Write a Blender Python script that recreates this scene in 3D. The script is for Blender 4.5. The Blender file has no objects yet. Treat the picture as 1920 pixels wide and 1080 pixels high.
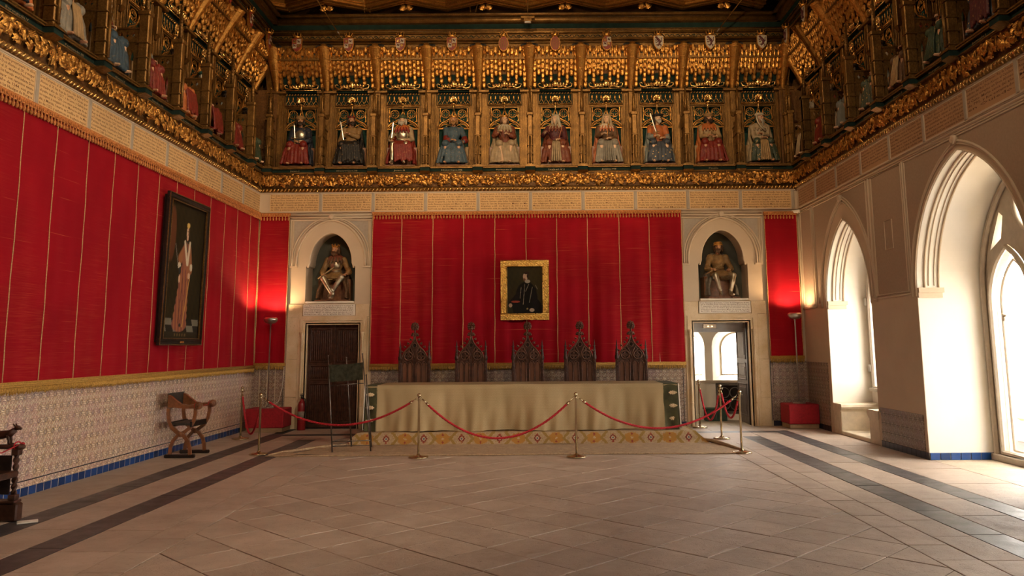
import bpy, bmesh, math, random
from math import sin, cos, pi, sqrt, atan2, radians
from mathutils import Vector, Matrix
from mathutils.geometry import tessellate_polygon
R = random.Random(7)
sc = bpy.context.scene
COL = sc.collection

# ------------------------------------------------------------------ room numbers (metres)
XL, XR, YB, YF = -5.64, 5.44, 16.1, -3.5      # wall planes
W = 1.075                                     # width of one niche bay
ZP0, ZP1 = 4.34, 4.73                         # inscription band

# ------------------------------------------------------------------ camera
cam_d = bpy.data.cameras.new('camera'); cam = bpy.data.objects.new('camera', cam_d); COL.objects.link(cam)
cam_d.sensor_width = 36; cam_d.lens = 1493/1920*36
cam_d.shift_x = -40/1920; cam_d.shift_y = -104/1920
_p = math.atan2(212, 1493); _r = .0075
_fw = Vector((0, cos(_p), sin(_p))); _u0 = Vector((0, -sin(_p), cos(_p))); _r0 = Vector((1, 0, 0))
_rr = _r0*cos(_r) - _u0*sin(_r); _uu = _u0*cos(_r) + _r0*sin(_r)
cam.matrix_world = Matrix(((_rr.x, _uu.x, -_fw.x, 0), (_rr.y, _uu.y, -_fw.y, 0), (_rr.z, _uu.z, -_fw.z, 1.6), (0, 0, 0, 1)))
cam_d.clip_end = 200
sc.camera = cam

# ------------------------------------------------------------------ view, sky, lights
sc.view_settings.view_transform = 'Standard'; sc.view_settings.look = 'None'
sc.view_settings.gamma = 1; sc.view_settings.use_curve_mapping = False
sc.view_settings.exposure = 0.12
wd = bpy.data.worlds.new('world'); sc.world = wd; wd.use_nodes = True
wd.node_tree.nodes['Background'].inputs[0].default_value = (1.0, 0.935, 0.845, 1)
wd.node_tree.nodes['Background'].inputs[1].default_value = 17.5

def aim(o, target):
    o.rotation_euler = (Vector(target) - o.location).to_track_quat('-Z', 'Y').to_euler()
def portal(loc, sx, sz, face):
    l = bpy.data.lights.new('window_portal', 'AREA'); l.shape = 'RECTANGLE'; l.size = sx; l.size_y = sz
    l.cycles.is_portal = True
    o = bpy.data.objects.new('window_portal', l); COL.objects.link(o); o.location = loc; aim(o, Vector(loc) + Vector(face)); return o
for yc in (9.96, 4.6, -0.8): portal((6.55, yc, 2.1), 2.8, 4.2, (-1, 0, 0))
portal((6.35, 13.83, 2.2), 2.0, 3.2, (-1, 0, 0))
portal((3.6, 18.7, 1.5), 4.0, 2.0, (0, -1, 0))
WARM = (1.0, .71, .41)
def spot(loc, tgt, power, size=75, blend=.6, col=WARM, rad=.06):
    l = bpy.data.lights.new('spot', 'SPOT'); l.energy = power; l.color = col; l.spot_size = radians(size); l.spot_blend = blend; l.shadow_soft_size = rad
    o = bpy.data.objects.new('unseen_spot_light', l); COL.objects.link(o); o.location = loc; aim(o, tgt); return o
# unseen spots high in the room, washing the gilded gallery and the hangings
for x in (-3.4, -0.2, 3.2): spot((x, 11.6, 7.9), (x*1.05, 16.1, 6.2), 275, 72)
for y in (5.5, 9.5, 13.0):
    spot((-1.6, y, 7.9), (XL, y+.6, 6.0), 210, 80)
    spot((1.8, y, 7.9), (XR, y+.6, 6.2), 120, 80)
SOFT = (1.0, .78, .56)
for x in (-2.5, 2.5): spot((x, 3.0, 7.8), (x*.8, 16.1, 1.8), 580, 62, col=SOFT)
spot((0, 8.0, 6.0), (0, 15.6, 8.8), 800, 85)  # added uplight with no real fixture, brightens the ceiling beams
spot((2.6, 4.0, 7.8), (XL, 10.5, 1.6), 1150, 75, col=SOFT)
spot((-2.0, 2.0, 7.8), (0, 8.5, 0), 240, 90, col=SOFT)
"""LIGHTS"""

# ------------------------------------------------------------------ mesh builder
class MB:
    def __init__(s): s.v = []; s.f = []; s.sm = []
    def add(s, vs, fs, smooth=False):
        n = len(s.v); s.v += [tuple(v) for v in vs]
        for f in fs: s.f.append(tuple(i+n for i in f)); s.sm.append(smooth)
        return s
    def box(s, x0, x1, y0, y1, z0, z1):
        x0, x1 = min(x0, x1), max(x0, x1); y0, y1 = min(y0, y1), max(y0, y1); z0, z1 = min(z0, z1), max(z0, z1)
        v = [(x0,y0,z0),(x1,y0,z0),(x1,y1,z0),(x0,y1,z0),(x0,y0,z1),(x1,y0,z1),(x1,y1,z1),(x0,y1,z1)]
        return s.add(v, [(3,2,1,0),(4,5,6,7),(0,1,5,4),(1,2,6,5),(2,3,7,6),(3,0,4,7)])
    def cbox(s, x0, x1, y0, y1, z0, z1, b=.004):      # box with chamfered edges
        cx, cy, cz = (x0+x1)/2, (y0+y1)/2, (z0+z1)/2; hx, hy, hz = abs(x1-x0)/2, abs(y1-y0)/2, abs(z1-z0)/2
        b = min(b, hx*.8, hy*.8, hz*.8)
        rings = []
        for z, k in ((-hz, b), (-hz+b, 0), (hz-b, 0), (hz, b)):
            ax, ay = hx-k, hy-k
            c = b if k == 0 else b*.6
            rings.append([(cx+px, cy+py, cz+z) for px, py in ((ax-c,-ay),(ax,-ay+c),(ax,ay-c),(ax-c,ay),(-ax+c,ay),(-ax,ay-c),(-ax,-ay+c),(-ax+c,-ay))])
        return s.loft(rings, caps=True)
    def loft(s, rings, caps=True, smooth=False, closed=True):
        n = len(rings[0]); vs = [p for r in rings for p in r]; fs = []
        m = n if closed else n-1
        for k in range(len(rings)-1):
            for i in range(m):
                a, b = k*n+i, k*n+(i+1) % n
                fs.append((a, b, b+n, a+n))
        if caps and closed:
            fs.append(tuple(reversed(range(n)))); fs.append(tuple(range((len(rings)-1)*n, len(rings)*n)))
        return s.add(vs, fs, smooth)
    def lathe(s, prof, c=(0,0,0), n=12, smooth=True, ax='z', sx=1, sy=1):
        rings = []
        for r, h in prof:
            r = max(r, .0004)
            ring = []
            for i in range(n):
                a = 2*pi*i/n; p, q = r*cos(a)*sx, r*sin(a)*sy
                ring.append({'z': (c[0]+p, c[1]+q, c[2]+h), 'y': (c[0]+p, c[1]-h, c[2]+q), 'x': (c[0]+h, c[1]+p, c[2]+q)}[ax])
            rings.append(ring)
        return s.loft(rings, True, smooth)
    def tube(s, pts, r, n=8, smooth=True, caps=True, flat=1.0):
        pts = [Vector(p) for p in pts]; rs = r if isinstance(r, (list, tuple)) else [r]*len(pts)
        rings = []; up = None
        for i, p in enumerate(pts):
            t = (pts[min(i+1, len(pts)-1)] - pts[max(i-1, 0)])
            t = t.normalized() if t.length > 1e-9 else Vector((0,0,1))
            if up is None:
                up = Vector((0,0,1)) if abs(t.z) < .9 else Vector((0,1,0))
            a = t.cross(up)
            if a.length < 1e-6: a = t.orthogonal()
            a.normalize(); b = a.cross(t).normalized(); up = b
            rings.append([tuple(p + a*cos(2*pi*k/n)*rs[i] + b*sin(2*pi*k/n)*rs[i]*flat) for k in range(n)])
        return s.loft(rings, caps, smooth)
    def ball(s, c, r, n=8, m=6, smooth=True):
        rx, ry, rz = r if isinstance(r, (list, tuple)) else (r, r, r)
        prof = [(sin(pi*k/m), -cos(pi*k/m)) for k in range(m+1)]
        rings = [[(c[0]+rx*max(p, .02)*cos(2*pi*i/n), c[1]+ry*max(p, .02)*sin(2*pi*i/n), c[2]+rz*h) for i in range(n)] for p, h in prof]
        return s.loft(rings, True, smooth)
    def plate(s, outer, y0, y1, holes=(), M=None):     # polygon in (x,z) with holes, front at y0, back at y1
        loops = [list(outer)] + [list(h) for h in holes]
        flat = [p for l in loops for p in l]
        tris = tessellate_polygon([[Vector((x, z, 0)) for x, z in l] for l in loops])
        n = len(flat); vs = [(x, y0, z) for x, z in flat] + [(x, y1, z) for x, z in flat]; fs = []
        for a, b, c in tris:
            A, B, C_ = flat[a], flat[b], flat[c]
            cr = (B[0]-A[0])*(C_[1]-A[1]) - (B[1]-A[1])*(C_[0]-A[0])
            if cr < 0: a, c = c, a
            # front faces -y when y0<y1
            if y0 < y1: fs += [(a, b, c), (c+n, b+n, a+n)]
            else: fs += [(c, b, a), (a+n, b+n, c+n)]
        o = 0
        for li, l in enumerate(loops):
            ar = sum(l[i][0]*l[(i+1) % len(l)][1] - l[(i+1) % len(l)][0]*l[i][1] for i in range(len(l)))
            ccw = ar > 0
            for i in range(len(l)):
                a, b = o+i, o+(i+1) % len(l)
                q = (a, a+n, b+n, b)
                flip = (ccw != (li == 0)) != (y0 > y1)
                fs.append(tuple(reversed(q)) if flip else q)
            o += len(l)
        return s.add(vs, fs)
    def xf(s, M, k0=0):
        for i in range(k0, len(s.v)): s.v[i] = tuple(M @ Vector(s.v[i]))
        return s
    def join(s, o, M=None):
        vs = o.v if M is None else [tuple(M @ Vector(v)) for v in o.v]
        n = len(s.v); s.v += vs; s.f += [tuple(i+n for i in f) for f in o.f]; s.sm += o.sm
        return s
    def mesh(s, name='mesh'):
        me = bpy.data.meshes.new(name); me.from_pydata(s.v, [], s.f)
        me.polygons.foreach_set('use_smooth', s.sm); me.update(); return me

def T(x=0, y=0, z=0, rz=0, sx=1, sy=None, sz=None, rx=0, ry=0):
    sy = sx if sy is None else sy; sz = sx if sz is None else sz
    return Matrix.Translation((x, y, z)) @ Matrix.Rotation(rz, 4, 'Z') @ Matrix.Rotation(ry, 4, 'Y') @ Matrix.Rotation(rx, 4, 'X') @ Matrix.Diagonal((sx, sy, sz, 1))
def arc(cx, cz, r, a0, a1, n, rz=None):
    rz = r if rz is None else rz
    return [(cx + r*cos(radians(a0+(a1-a0)*i/n)), cz + rz*sin(radians(a0+(a1-a0)*i/n))) for i in range(n+1)]
def pointed(cx, half, zs, rise, n=12):               # left spring -> apex -> right spring
    rad = (half*half + rise*rise)/(2*half)
    if rise >= half:
        c = half - rad; a1 = math.atan2(rise, -c)
        right = [(cx + c + rad*cos(a1*i/n), zs + rad*sin(a1*i/n)) for i in range(n+1)]
    else:
        right = [(cx + half*cos(pi/2*i/n), zs + rise*sin(pi/2*i/n)**.9) for i in range(n+1)]
    left = [(2*cx - x, z) for x, z in right]
    return left + right[::-1][1:]

# ------------------------------------------------------------------ objects
def tag(o, label=None, cat=None, group=None, kind=None):
    if label: o['label'] = label
    if cat: o['category'] = cat
    if group: o['group'] = group
    if kind: o['kind'] = kind
    return o
def obj(name, m, mat=None, parent=None, loc=None, rz=None, kind=None, label=None):
    me = m.mesh(name) if isinstance(m, MB) else m
    if mat is not None and not me.materials: me.materials.append(mat)
    o = bpy.data.objects.new(name, me); COL.objects.link(o)
    if parent is not None: o.parent = parent
    if loc is not None: o.location = loc
    if rz is not None: o.rotation_euler = (0, 0, rz)
    if kind: o['kind'] = kind
    if label: o['label'] = label
    return o
def empty(name, label, cat, loc=(0,0,0), rz=0, group=None):
    o = bpy.data.objects.new(name, None); COL.objects.link(o); o.empty_display_size = .1
    o.location = loc; o.rotation_euler = (0, 0, rz)
    return tag(o, label, cat, group)
def struct(name, m, mat, loc=None, rz=None): return obj(name, m, mat, None, loc, rz, kind='structure')
def copy_tree(o, parent=None, first=True, **kw):
    c = o.copy(); COL.objects.link(c)
    if parent is not None: c.parent = parent
    for ch in list(o.children): copy_tree(ch, c, False)
    return c
def override(o, mat):                                  # material on the object, mesh stays shared
    if o.data and o.material_slots:
        o.material_slots[0].link = 'OBJECT'; o.material_slots[0].material = mat

# ------------------------------------------------------------------ node expressions
class E:
    nt = None
    def __init__(s, k): s.k = k
    @staticmethod
    def m(op, *a, clamp=False):
        n = E.nt.nodes.new('ShaderNodeMath'); n.operation = op; n.use_clamp = clamp
        for i, x in enumerate(a):
            if isinstance(x, E): E.nt.links.new(x.k, n.inputs[i])
            else: n.inputs[i].default_value = x
        return E(n.outputs[0])
    def __add__(a, b): return E.m('ADD', a, b)
    __radd__ = __add__
    def __sub__(a, b): return E.m('SUBTRACT', a, b)
    def __rsub__(a, b): return E.m('SUBTRACT', b, a)
    def __mul__(a, b): return E.m('MULTIPLY', a, b)
    __rmul__ = __mul__
    def __truediv__(a, b): return E.m('DIVIDE', a, b)
    def lt(a, b): return E.m('LESS_THAN', a, b)
    def gt(a, b): return E.m('GREATER_THAN', a, b)
    def abs(a): return E.m('ABSOLUTE', a)
    def fract(a): return E.m('FRACT', a)
    def floor(a): return E.m('FLOOR', a)
    def sin(a): return E.m('SINE', a)
    def cos(a): return E.m('COSINE', a)
    def sqrt(a): return E.m('SQRT', a)
    def max(a, b): return E.m('MAXIMUM', a, b)
    def min(a, b): return E.m('MINIMUM', a, b)
    def pow(a, b): return E.m('POWER', a, b)
    def atan2(a, b): return E.m('ARCTAN2', a, b)
    def clamp(a): return E.m('ADD', a, 0.0, clamp=True)
def c4(c): return (c[0], c[1], c[2], 1)
class Mat:
    """small wrapper that makes a principled material and lets nodes be chained"""
    def __init__(s, name, col=(.5,.5,.5), rough=.6, metal=0, spec=.5):
        s.m = bpy.data.materials.new(name); s.m.use_nodes = True; s.nt = s.m.node_tree; E.nt = s.nt
        s.b = s.nt.nodes['Principled BSDF']
        s.b.inputs['Base Color'].default_value = c4(col); s.b.inputs['Roughness'].default_value = rough
        s.b.inputs['Metallic'].default_value = metal; s.b.inputs['Specular IOR Level'].default_value = spec
        s.col = c4(col); s._pos = None
    def n(s, t): return s.nt.nodes.new(t)
    def pos(s, world=True):
        if world: g = s.n('ShaderNodeNewGeometry'); return g.outputs['Position']
        g = s.n('ShaderNodeTexCoord'); return g.outputs['Object']
    def xyz(s, world=True):
        x = s.n('ShaderNodeSeparateXYZ'); s.nt.links.new(s.pos(world), x.inputs[0]); return E(x.outputs[0]), E(x.outputs[1]), E(x.outputs[2])
    def scaled(s, sc3, world=True):
        v = s.n('ShaderNodeVectorMath'); v.operation = 'MULTIPLY'; s.nt.links.new(s.pos(world), v.inputs[0]); v.inputs[1].default_value = sc3; return v.outputs[0]
    def noise(s, scale=5, detail=3, vec=None, rough=.55, world=True):
        t = s.n('ShaderNodeTexNoise'); t.inputs['Scale'].default_value = scale; t.inputs['Detail'].default_value = detail; t.inputs['Roughness'].default_value = rough
        s.nt.links.new(vec if vec is not None else s.pos(world), t.inputs['Vector']); return E(t.outputs[0])
    def vor(s, scale=5, feature='F1', out=0, vec=None, world=True):
        t = s.n('ShaderNodeTexVoronoi'); t.feature = feature; t.inputs['Scale'].default_value = scale
        s.nt.links.new(vec if vec is not None else s.pos(world), t.inputs['Vector']); return E(t.outputs[out])
    def rnd(s): return E(s.n('ShaderNodeObjectInfo').outputs['Random'])
    def ramp(s, x, lo, hi):                          # linear map lo..hi -> 0..1 clamped
        n = s.n('ShaderNodeMapRange'); n.inputs[1].default_value = lo; n.inputs[2].default_value = hi; s.nt.links.new(x.k, n.inputs[0]); return E(n.outputs[0])
    def mix(s, fac, a, b):
        n = s.n('ShaderNodeMix'); n.data_type = 'RGBA'
        for i, x in ((0, fac), (6, a), (7, b)):
            if isinstance(x, E): s.nt.links.new(x.k, n.inputs[i])
            elif i == 0: n.inputs[0].default_value = x
            else: n.inputs[i].default_value = c4(x)
        return E(n.outputs[2])
    def color(s, e): s.nt.links.new(e.k, s.b.inputs['Base Color']); return s
    def set(s, inp, e): s.nt.links.new(e.k, s.b.inputs[inp]); return s
    def bump(s, h, strength=.3, dist=.01):
        n = s.n('ShaderNodeBump'); n.inputs['Strength'].default_value = strength; n.inputs['Distance'].default_value = dist
        s.nt.links.new(h.k, n.inputs['Height']); s.nt.links.new(n.outputs[0], s.b.inputs['Normal']); return s

M = {}
def plain(name, col, rough=.6, metal=0, spec=.5, var=.18, vs=9, bump=0, bs=60):
    m = Mat(name, col, rough, metal, spec)
    if var:
        n = m.ramp(m.noise(vs, 4), .3, .7)
        a = tuple(c*(1-var) for c in col); b = tuple(min(1, c*(1+var)) for c in col)
        m.color(m.mix(n, a, b))
    if bump: m.bump(m.noise(bs, 3), bump, .01)
    M[name] = m.m; return m.m
def gold(name, a, b, rough=.34, metal=.85, bump=.25, vs=7):
    m = Mat(name, a, rough-.05, metal)
    n = m.ramp(m.noise(vs, 5), .32, .68); k = m.ramp(m.noise(45, 3), .35, .6)
    c = m.mix(n, a, b); m.color(m.mix(k*.5, c, tuple(x*.45 for x in a)))
    m.set('Roughness', m.ramp(m.noise(18, 2), .2, .9)*.25 + (rough-.1))
    if bump: m.bump(m.noise(34, 4), bump*1.8, .014)
    M[name] = m.m
gold('gold', (.46, .205, .040), (.70, .36, .080))
gold('gold_dull', (.150, .070, .013), (.285, .145, .033), .40, .65, .25)
gold('gold_dark', (.13, .056, .014), (.21, .097, .024), .45, .5, .25)
gold('gold_bright', (.70, .40, .11), (.92, .60, .22), .24, .9, .15)
gold('gold_frame', (.75, .42, .08), (.95, .62, .18), .3, .85, .5, 30)
plain('green_board', (.008, .020, .015), .85, spec=.15, var=.3)
plain('green_niche', (.014, .050, .036), .75, spec=.2, var=.25, vs=3)
plain('dark_void', (.012, .010, .008), .8, var=0)
plain('plaster', (.51, .395, .27), .8, var=.06, vs=2, bump=.06, bs=40)
plain('plaster_white', (.78, .72, .62), .8, var=.05, vs=1.5, bump=.08, bs=25)
plain('plaster_taupe', (.36, .262, .175), .85, var=.08, vs=30, bump=.15, bs=150)
plain('plaster_mould', (.54, .42, .29), .75, var=.05, vs=6, bump=.05)
plain('spandrel', (.37, .31, .24), .8, var=.08, vs=20)
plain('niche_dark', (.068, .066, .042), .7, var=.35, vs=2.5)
plain('wood_dark', (.050, .019, .010), .40, spec=.3, var=.5, vs=14, bump=.15, bs=50)
plain('wood_black', (.016, .008, .005), .6, spec=.25, var=.4, vs=14, bump=.1, bs=50)
plain('wood_mid', (.20, .085, .035), .4, var=.3, vs=20, bump=.1, bs=60)
plain('wood_carved', (.105, .042, .021), .38, spec=.35, var=.45, vs=14, bump=.1, bs=50)
plain('grout', (.42, .38, .32), .8, var=.1)
plain('wood_arm', (.17, .062, .022), .32, var=.35, vs=14, bump=.08, bs=60)
plain('wood_grey', (.13, .10, .085), .55, var=.25, vs=10, bump=.1, bs=70)
plain('leather', (.035, .028, .022), .5, var=.4, vs=25, bump=.2, bs=40)
plain('brass', (.52, .43, .27), .27, .95, var=.1)
plain('steel', (.50, .47, .42), .28, .95, var=.15)
plain('iron', (.16, .14, .12), .42, .8, var=.3)
plain('rope_red', (.40, .008, .016), .75, var=.25, vs=60, bump=.4, bs=200)
plain('box_red', (.30, .006, .012), .9, var=.2, vs=30, bump=.2, bs=250)
plain('plinth_wood', (.26, .16, .08), .6, var=.2)
plain('white_plastic', (.75, .70, .62), .4, var=0)
plain('ink', (.13, .055, .022), .8, var=.2)
plain('ink_gold', (.26, .18, .08), .5, .3, var=.1)
plain('green_velvet', (.058, .056, .020), .9, var=.4, vs=7, bump=.2, bs=90)
plain('embroidery', (.62, .47, .28), .7, var=.2, bump=.4)
plain('stone_sill', (.60, .50, .36), .75, var=.15, vs=6, bump=.15)
plain('frame_paint', (.42, .35, .26), .5, var=.1)
plain('trim_white', (.75, .68, .56), .6, var=.05)
plain('canvas_cloth', (.030, .030, .016), .7, spec=.2, var=.5, vs=18, bump=.5, bs=20)
plain('ext_red', (.22, .008, .010), .35, var=.1)
plain('skin', (.40, .20, .10), .45, var=.12, vs=30)
plain('skin_pale', (.54, .33, .19), .45, var=.08, vs=30)
plain('eye', (.02, .012, .01), .3, var=0)
plain('grey_room', (.42, .42, .42), .8, var=.05)

def masonry():
    m = Mat('door_stone', (.5, .37, .22), .75)
    n = m.ramp(m.noise(3, 4), .3, .7); c = m.mix(n, (.52, .36, .19), (.66, .52, .34))
    p = m.ramp(m.noise(60, 2), .62, .72); m.color(m.mix(p*.4, c, (.2, .12, .06))); m.bump(m.noise(50, 4), .2, .01); M['door_stone'] = m.m
masonry()
def cloth_red(name, ax):
    m = Mat(name, (.3, .004, .01), .9, spec=.15)
    sv = (3, 3, 260) if ax else (260, 3, 3)
    st = m.noise(1, 3, m.scaled((2.2, 2.2, 240)), .7); sl = m.noise(1, 2, m.scaled((.9, .9, 60)), .5)
    big = m.noise(1.3, 2)
    c = m.mix(m.ramp(big, .3, .7), (.235, .0015, .0075), (.315, .0030, .0100))
    wr = m.ramp(m.noise(1, 3, m.scaled((.9, .9, .35))), .45, .70); c = m.mix(m.ramp(st, .50, .78)*(wr*.50 + .04), c, (.60, .12, .035)); c = m.mix(m.ramp(sl, .70, .78)*.5, c, (.62, .17, .06))
    m.color(c); m.bump(m.noise(1, 2, m.scaled((160, 160, 320))), .35, .004)
    m.b.inputs['Sheen Weight'].default_value = .03; m.b.inputs['Sheen Tint'].default_value = (1, .2, .1, 1)
    M[name] = m.m
cloth_red('red_cloth', True)
plain('braid', (.56, .33, .13), .8, var=.35, vs=70, bump=.6, bs=150)
plain('tassel_orange', (.44, .155, .035), .8, var=.5, vs=60, bump=.5, bs=120)
plain('tassel_tip', (.55, .34, .16), .6, var=.3, vs=60)
plain('fringe_gold', (.46, .25, .045), .75, var=.4, vs=80, bump=.6, bs=160)

def stone_floor(name, a, b, rough=.5, pit=.35):
    m = Mat(name, a, rough)
    n = m.ramp(m.noise(2.2, 6, rough=.62), .28, .72); r = m.rnd()
    c = m.mix(n, a, b); c = m.mix(r*.35, c, tuple(x*.72 for x in a))
    st = m.ramp(m.noise(9, 6, rough=.7), .58, .72); c = m.mix(st*.42, c, tuple(x*.6 for x in a))
    pt = m.ramp(m.noise(30, 4, rough=.65), .63, .69); c = m.mix(pt*.65, c, tuple(x*.35 for x in a))
    m.color(c); m.set('Roughness', m.noise(6, 3)*.35 + (rough-.15))
    cr = m.ramp(m.noise(3.1, 5, rough=.7), .495, .505); cr2 = m.ramp(m.noise(3.1, 5, rough=.7), .505, .515); m.bump(m.noise(5, 7, rough=.65) + m.noise(70, 4, rough=.7)*.35 - pt*.35, pit, .03); M[name] = m.m
stone_floor('slab', (.36, .272, .205), (.51, .40, .31), .5, .5)
stone_floor('slab_wall', (.36, .285, .20), (.52, .42, .30), .5, .6)
stone_floor('slab_dark', (.050, .045, .046), (.085, .074, .070), .42, .2)
plain('joint', (.045, .032, .024), .9, var=.3, vs=20)

def azulejo(name, ax, warm, gain=1.0):
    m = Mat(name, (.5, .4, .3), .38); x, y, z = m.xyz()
    u = (x if ax == 'x' else y) / .14; v = (z - .10) / .14
    iu, iv = u.floor(), v.floor(); fu, fv = u.fract() - .5, v.fract() - .5
    r = (fu*fu + fv*fv).sqrt(); th = fu.atan2(fv)
    fx, fy = .5 - fu.abs(), .5 - fv.abs(); rc = (fx*fx + fy*fy).sqrt()      # distance to tile corner
    wav = (th*4).cos()*.07
    def band(d, w): return d.abs().lt(w)
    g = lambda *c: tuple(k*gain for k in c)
    c = m.mix(m.ramp(m.noise(3.2, 3), .3, .7), g(.68, .50, .31), g(.56, .39, .25))
    c = m.mix(band(r - .34, .030), c, g(.13, .085, .07))
    c = m.mix((r + wav).lt(.24), c, g(.30, .15, .09) if warm else g(.33, .17, .13))
    c = m.mix((r - wav).lt(.15), c, g(.80, .68, .48))
    c = m.mix(r.lt(.06), c, g(.12, .07, .07))
    c = m.mix(rc.lt(.30), c, g(.36, .22, .07)); c = m.mix(rc.lt(.21), c, g(.11, .08, .09)); c = m.mix(rc.lt(.11), c, g(.76, .62, .42))
    c = m.mix(band((fu - fv).abs() - .06, .02)*r.gt(.36), c, g(.12, .085, .08))
    c = m.mix((band(r - .42, .055))*((th*4 + .6).sin().gt(.35)), c, g(.86, .76, .58))
    j = (fu.abs().gt(.482)).max(fv.abs().gt(.482)); c = m.mix(j, c, g(.10, .075, .05))
    cell = (iu*12.9898 + iv*78.233).sin()*43758.5; cell = cell.fract()
    c = m.mix((cell*1.7).fract()*.30, c, g(.30, .20, .24)); c = m.mix(cell*.38, c, g(.42, .22, .10)); c = m.mix(m.ramp(m.noise(1.1, 2), .45, .7)*.25, c, g(.26, .22, .30))
    c = m.mix(m.ramp(m.noise(150, 2), .54, .60)*.65, c, g(.11, .08, .09)); c = m.mix(m.ramp(m.noise(115, 2), .56, .62)*.75, c, g(.80, .68, .48)); c = m.mix(m.ramp(m.noise(4.5, 3), .5, .62)*.22, c, g(.40, .17, .22))
    m.color(c); m.bump(m.noise(30, 3), .15, .004); M[name] = m.m
azulejo('tile_left', 'y', False, 1.15); azulejo('tile_back', 'x', True, .62); azulejo('tile_right', 'y', True, .55)  # darker gain paints the back wall's weaker light into its tiles
def bluet():
    m = Mat('tile_blue', (.012, .035, .22), .25); r = m.rnd()
    m.color(m.mix(r, (.005, .026, .10), (.010, .050, .19))); m.bump(m.noise(20, 3), .2, .01); M['tile_blue'] = m.m
    m = Mat('tile_navy', (.012, .012, .03), .3); m.color(m.mix(m.rnd(), (.008, .008, .02), (.02, .022, .05))); M['tile_navy'] = m.m
bluet()
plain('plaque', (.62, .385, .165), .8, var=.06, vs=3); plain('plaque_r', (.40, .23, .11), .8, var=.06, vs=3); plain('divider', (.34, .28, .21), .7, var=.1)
def brocade():
    m = Mat('brocade', (.3, .22, .1), .85); x, y, z = m.xyz()
    wx = m.noise(6, 2)*.12; u = (x + wx*.1)*22; v = z*22
    fu, fv = (u + v.floor()*.5).fract() - .5, v.fract() - .5
    r = (fu*fu + fv*fv).sqrt(); th = fu.atan2(fv)
    k = ((r*24 + (th*3).cos()*1.8).sin()).gt(.1)
    n = m.ramp(m.noise(1.2, 3), .3, .7)
    a = m.mix(n, (.44, .325, .17), (.56, .42, .23)); c = m.mix(k*.62, a, (.21, .15, .065))
    m.color(m.mix(m.ramp(m.noise(300, 1), .45, .6)*.25, c, (.16, .12, .06))); m.bump(m.noise(1, 2, m.scaled((200, 200, 300))) + k*.3, .3, .004); M['brocade'] = m.m
    m = Mat('rug_plain', (.35, .27, .16), .95)
    n = m.noise(1, 4, m.scaled((40, 90, 40))); b = m.noise(7, 4)
    c = m.mix(m.ramp(n, .35, .65), (.44, .30, .18), (.25, .165, .095)); c = m.mix(m.ramp(b, .5, .7)*.5, c, (.55, .39, .21)); m.color(c)
    m.bump(n, .6, .01); M['rug_plain'] = m.m
    # patterned riser strip: big ochre shapes, star medallions
    m = Mat('rug_pattern', (.4, .3, .15), .95); x, y, z = m.xyz()
    u = (x + 3.06)/.62; v = (z - .10)/.62; fu = u.fract() - .5; q = v
    nz = (m.noise(26, 4, rough=.75) - .5)*2.2; nz2 = m.noise(9, 2) - .5
    r = (fu*fu + q*q*1.0).sqrt() + nz*.05
    fu2 = (u + .5).fract() - .5; r2 = (fu2*fu2 + q*q).sqrt(); th2 = fu2.atan2(q)
    c = m.mix(m.ramp(m.noise(40, 3), .3, .7), (.44, .31, .18), (.30, .20, .11))
    lob = (fu*fu*.9 + (q*q)*1.9).sqrt() + nz*.085
    c = m.mix(lob.lt(.19), c, (.36, .17, .03)); c = m.mix(lob.lt(.035), c, (.44, .31, .18))
    di = ((fu.abs() - q.abs()*.9 - .20).abs() + nz*.06).lt(.045); c = m.mix(di, c, (.26, .16, .04))
    star = (fu2.abs() + q.abs()).min(fu2.abs().max(q.abs())*1.5 + .0) + nz*.02
    c = m.mix(star.lt(.100), c, (.17, .030, .018)); c = m.mix(star.lt(.055), c, (.50, .38, .24)); c = m.mix(star.lt(.032), c, (.10, .11, .14))
    fq = ((u*2 + .5).fract() - .5).abs(); sm_ = (fq*.5 + (q.abs() - .09).abs()) + nz*.05; c = m.mix(sm_.lt(.035), c, (.24, .045, .022))
    sp = (m.vor(34).lt(.28))*(m.ramp(m.noise(5, 1), .48, .5)); c = m.mix(sp*.8, c, (.33, .19, .05))
    m.color(c); m.bump(m.noise(160, 2), .5, .006); M['rug_pattern'] = m.m
brocade()
def marked(name, base, spot_c, scale, thr):
    m = Mat(name, base, .6); v = m.vor(scale); m.color(m.mix(v.lt(thr), base, spot_c)); m.bump(m.noise(50, 2), .3, .01); M[name] = m.m
marked('ermine', (.50, .41, .28), (.06, .04, .03), 42, .16)
marked('green_flower', (.030, .042, .022), (.50, .30, .08), 22, .22)
marked('navy_flower', (.030, .035, .045), (.55, .36, .12), 16, .20)
for nm, c in dict(c_red=(.20,.018,.010), c_orange=(.48,.13,.03), c_brownred=(.20,.05,.022), c_navy=(.025,.030,.045), c_blue=(.052,.088,.115), c_cream=(.40,.29,.165), c_white=(.54,.45,.31),
                  c_green=(.05,.075,.04), c_greyblue=(.20,.22,.20), c_grey=(.25,.22,.17), c_black=(.018,.015,.013), c_brown=(.13,.065,.028), c_plum=(.10,.022,.025), c_tan=(.40,.25,.11), c_teal=(.035,.12,.09), hair_dark=(.035,.018,.010),
                  hair_blond=(.30,.14,.04), hair_white=(.52,.45,.34), hair_brown=(.10,.045,.018), c_salmon=(.50,.16,.07), gilt_brown=(.30,.17,.06)).items():
    c = tuple(k*.72 for k in c); m = Mat(nm, c, .55, spec=.3); n = m.ramp(m.noise(12, 4), .3, .7); g = m.ramp(m.noise(34, 4), .6, .68)
    cc = m.mix(n, tuple(k*.75 for k in c), tuple(min(1, k*1.25) for k in c)); m.color(m.mix(g*.28, cc, (.55, .33, .10))); m.bump(m.noise(26, 3), .25, .01); M[nm] = m.m
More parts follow.
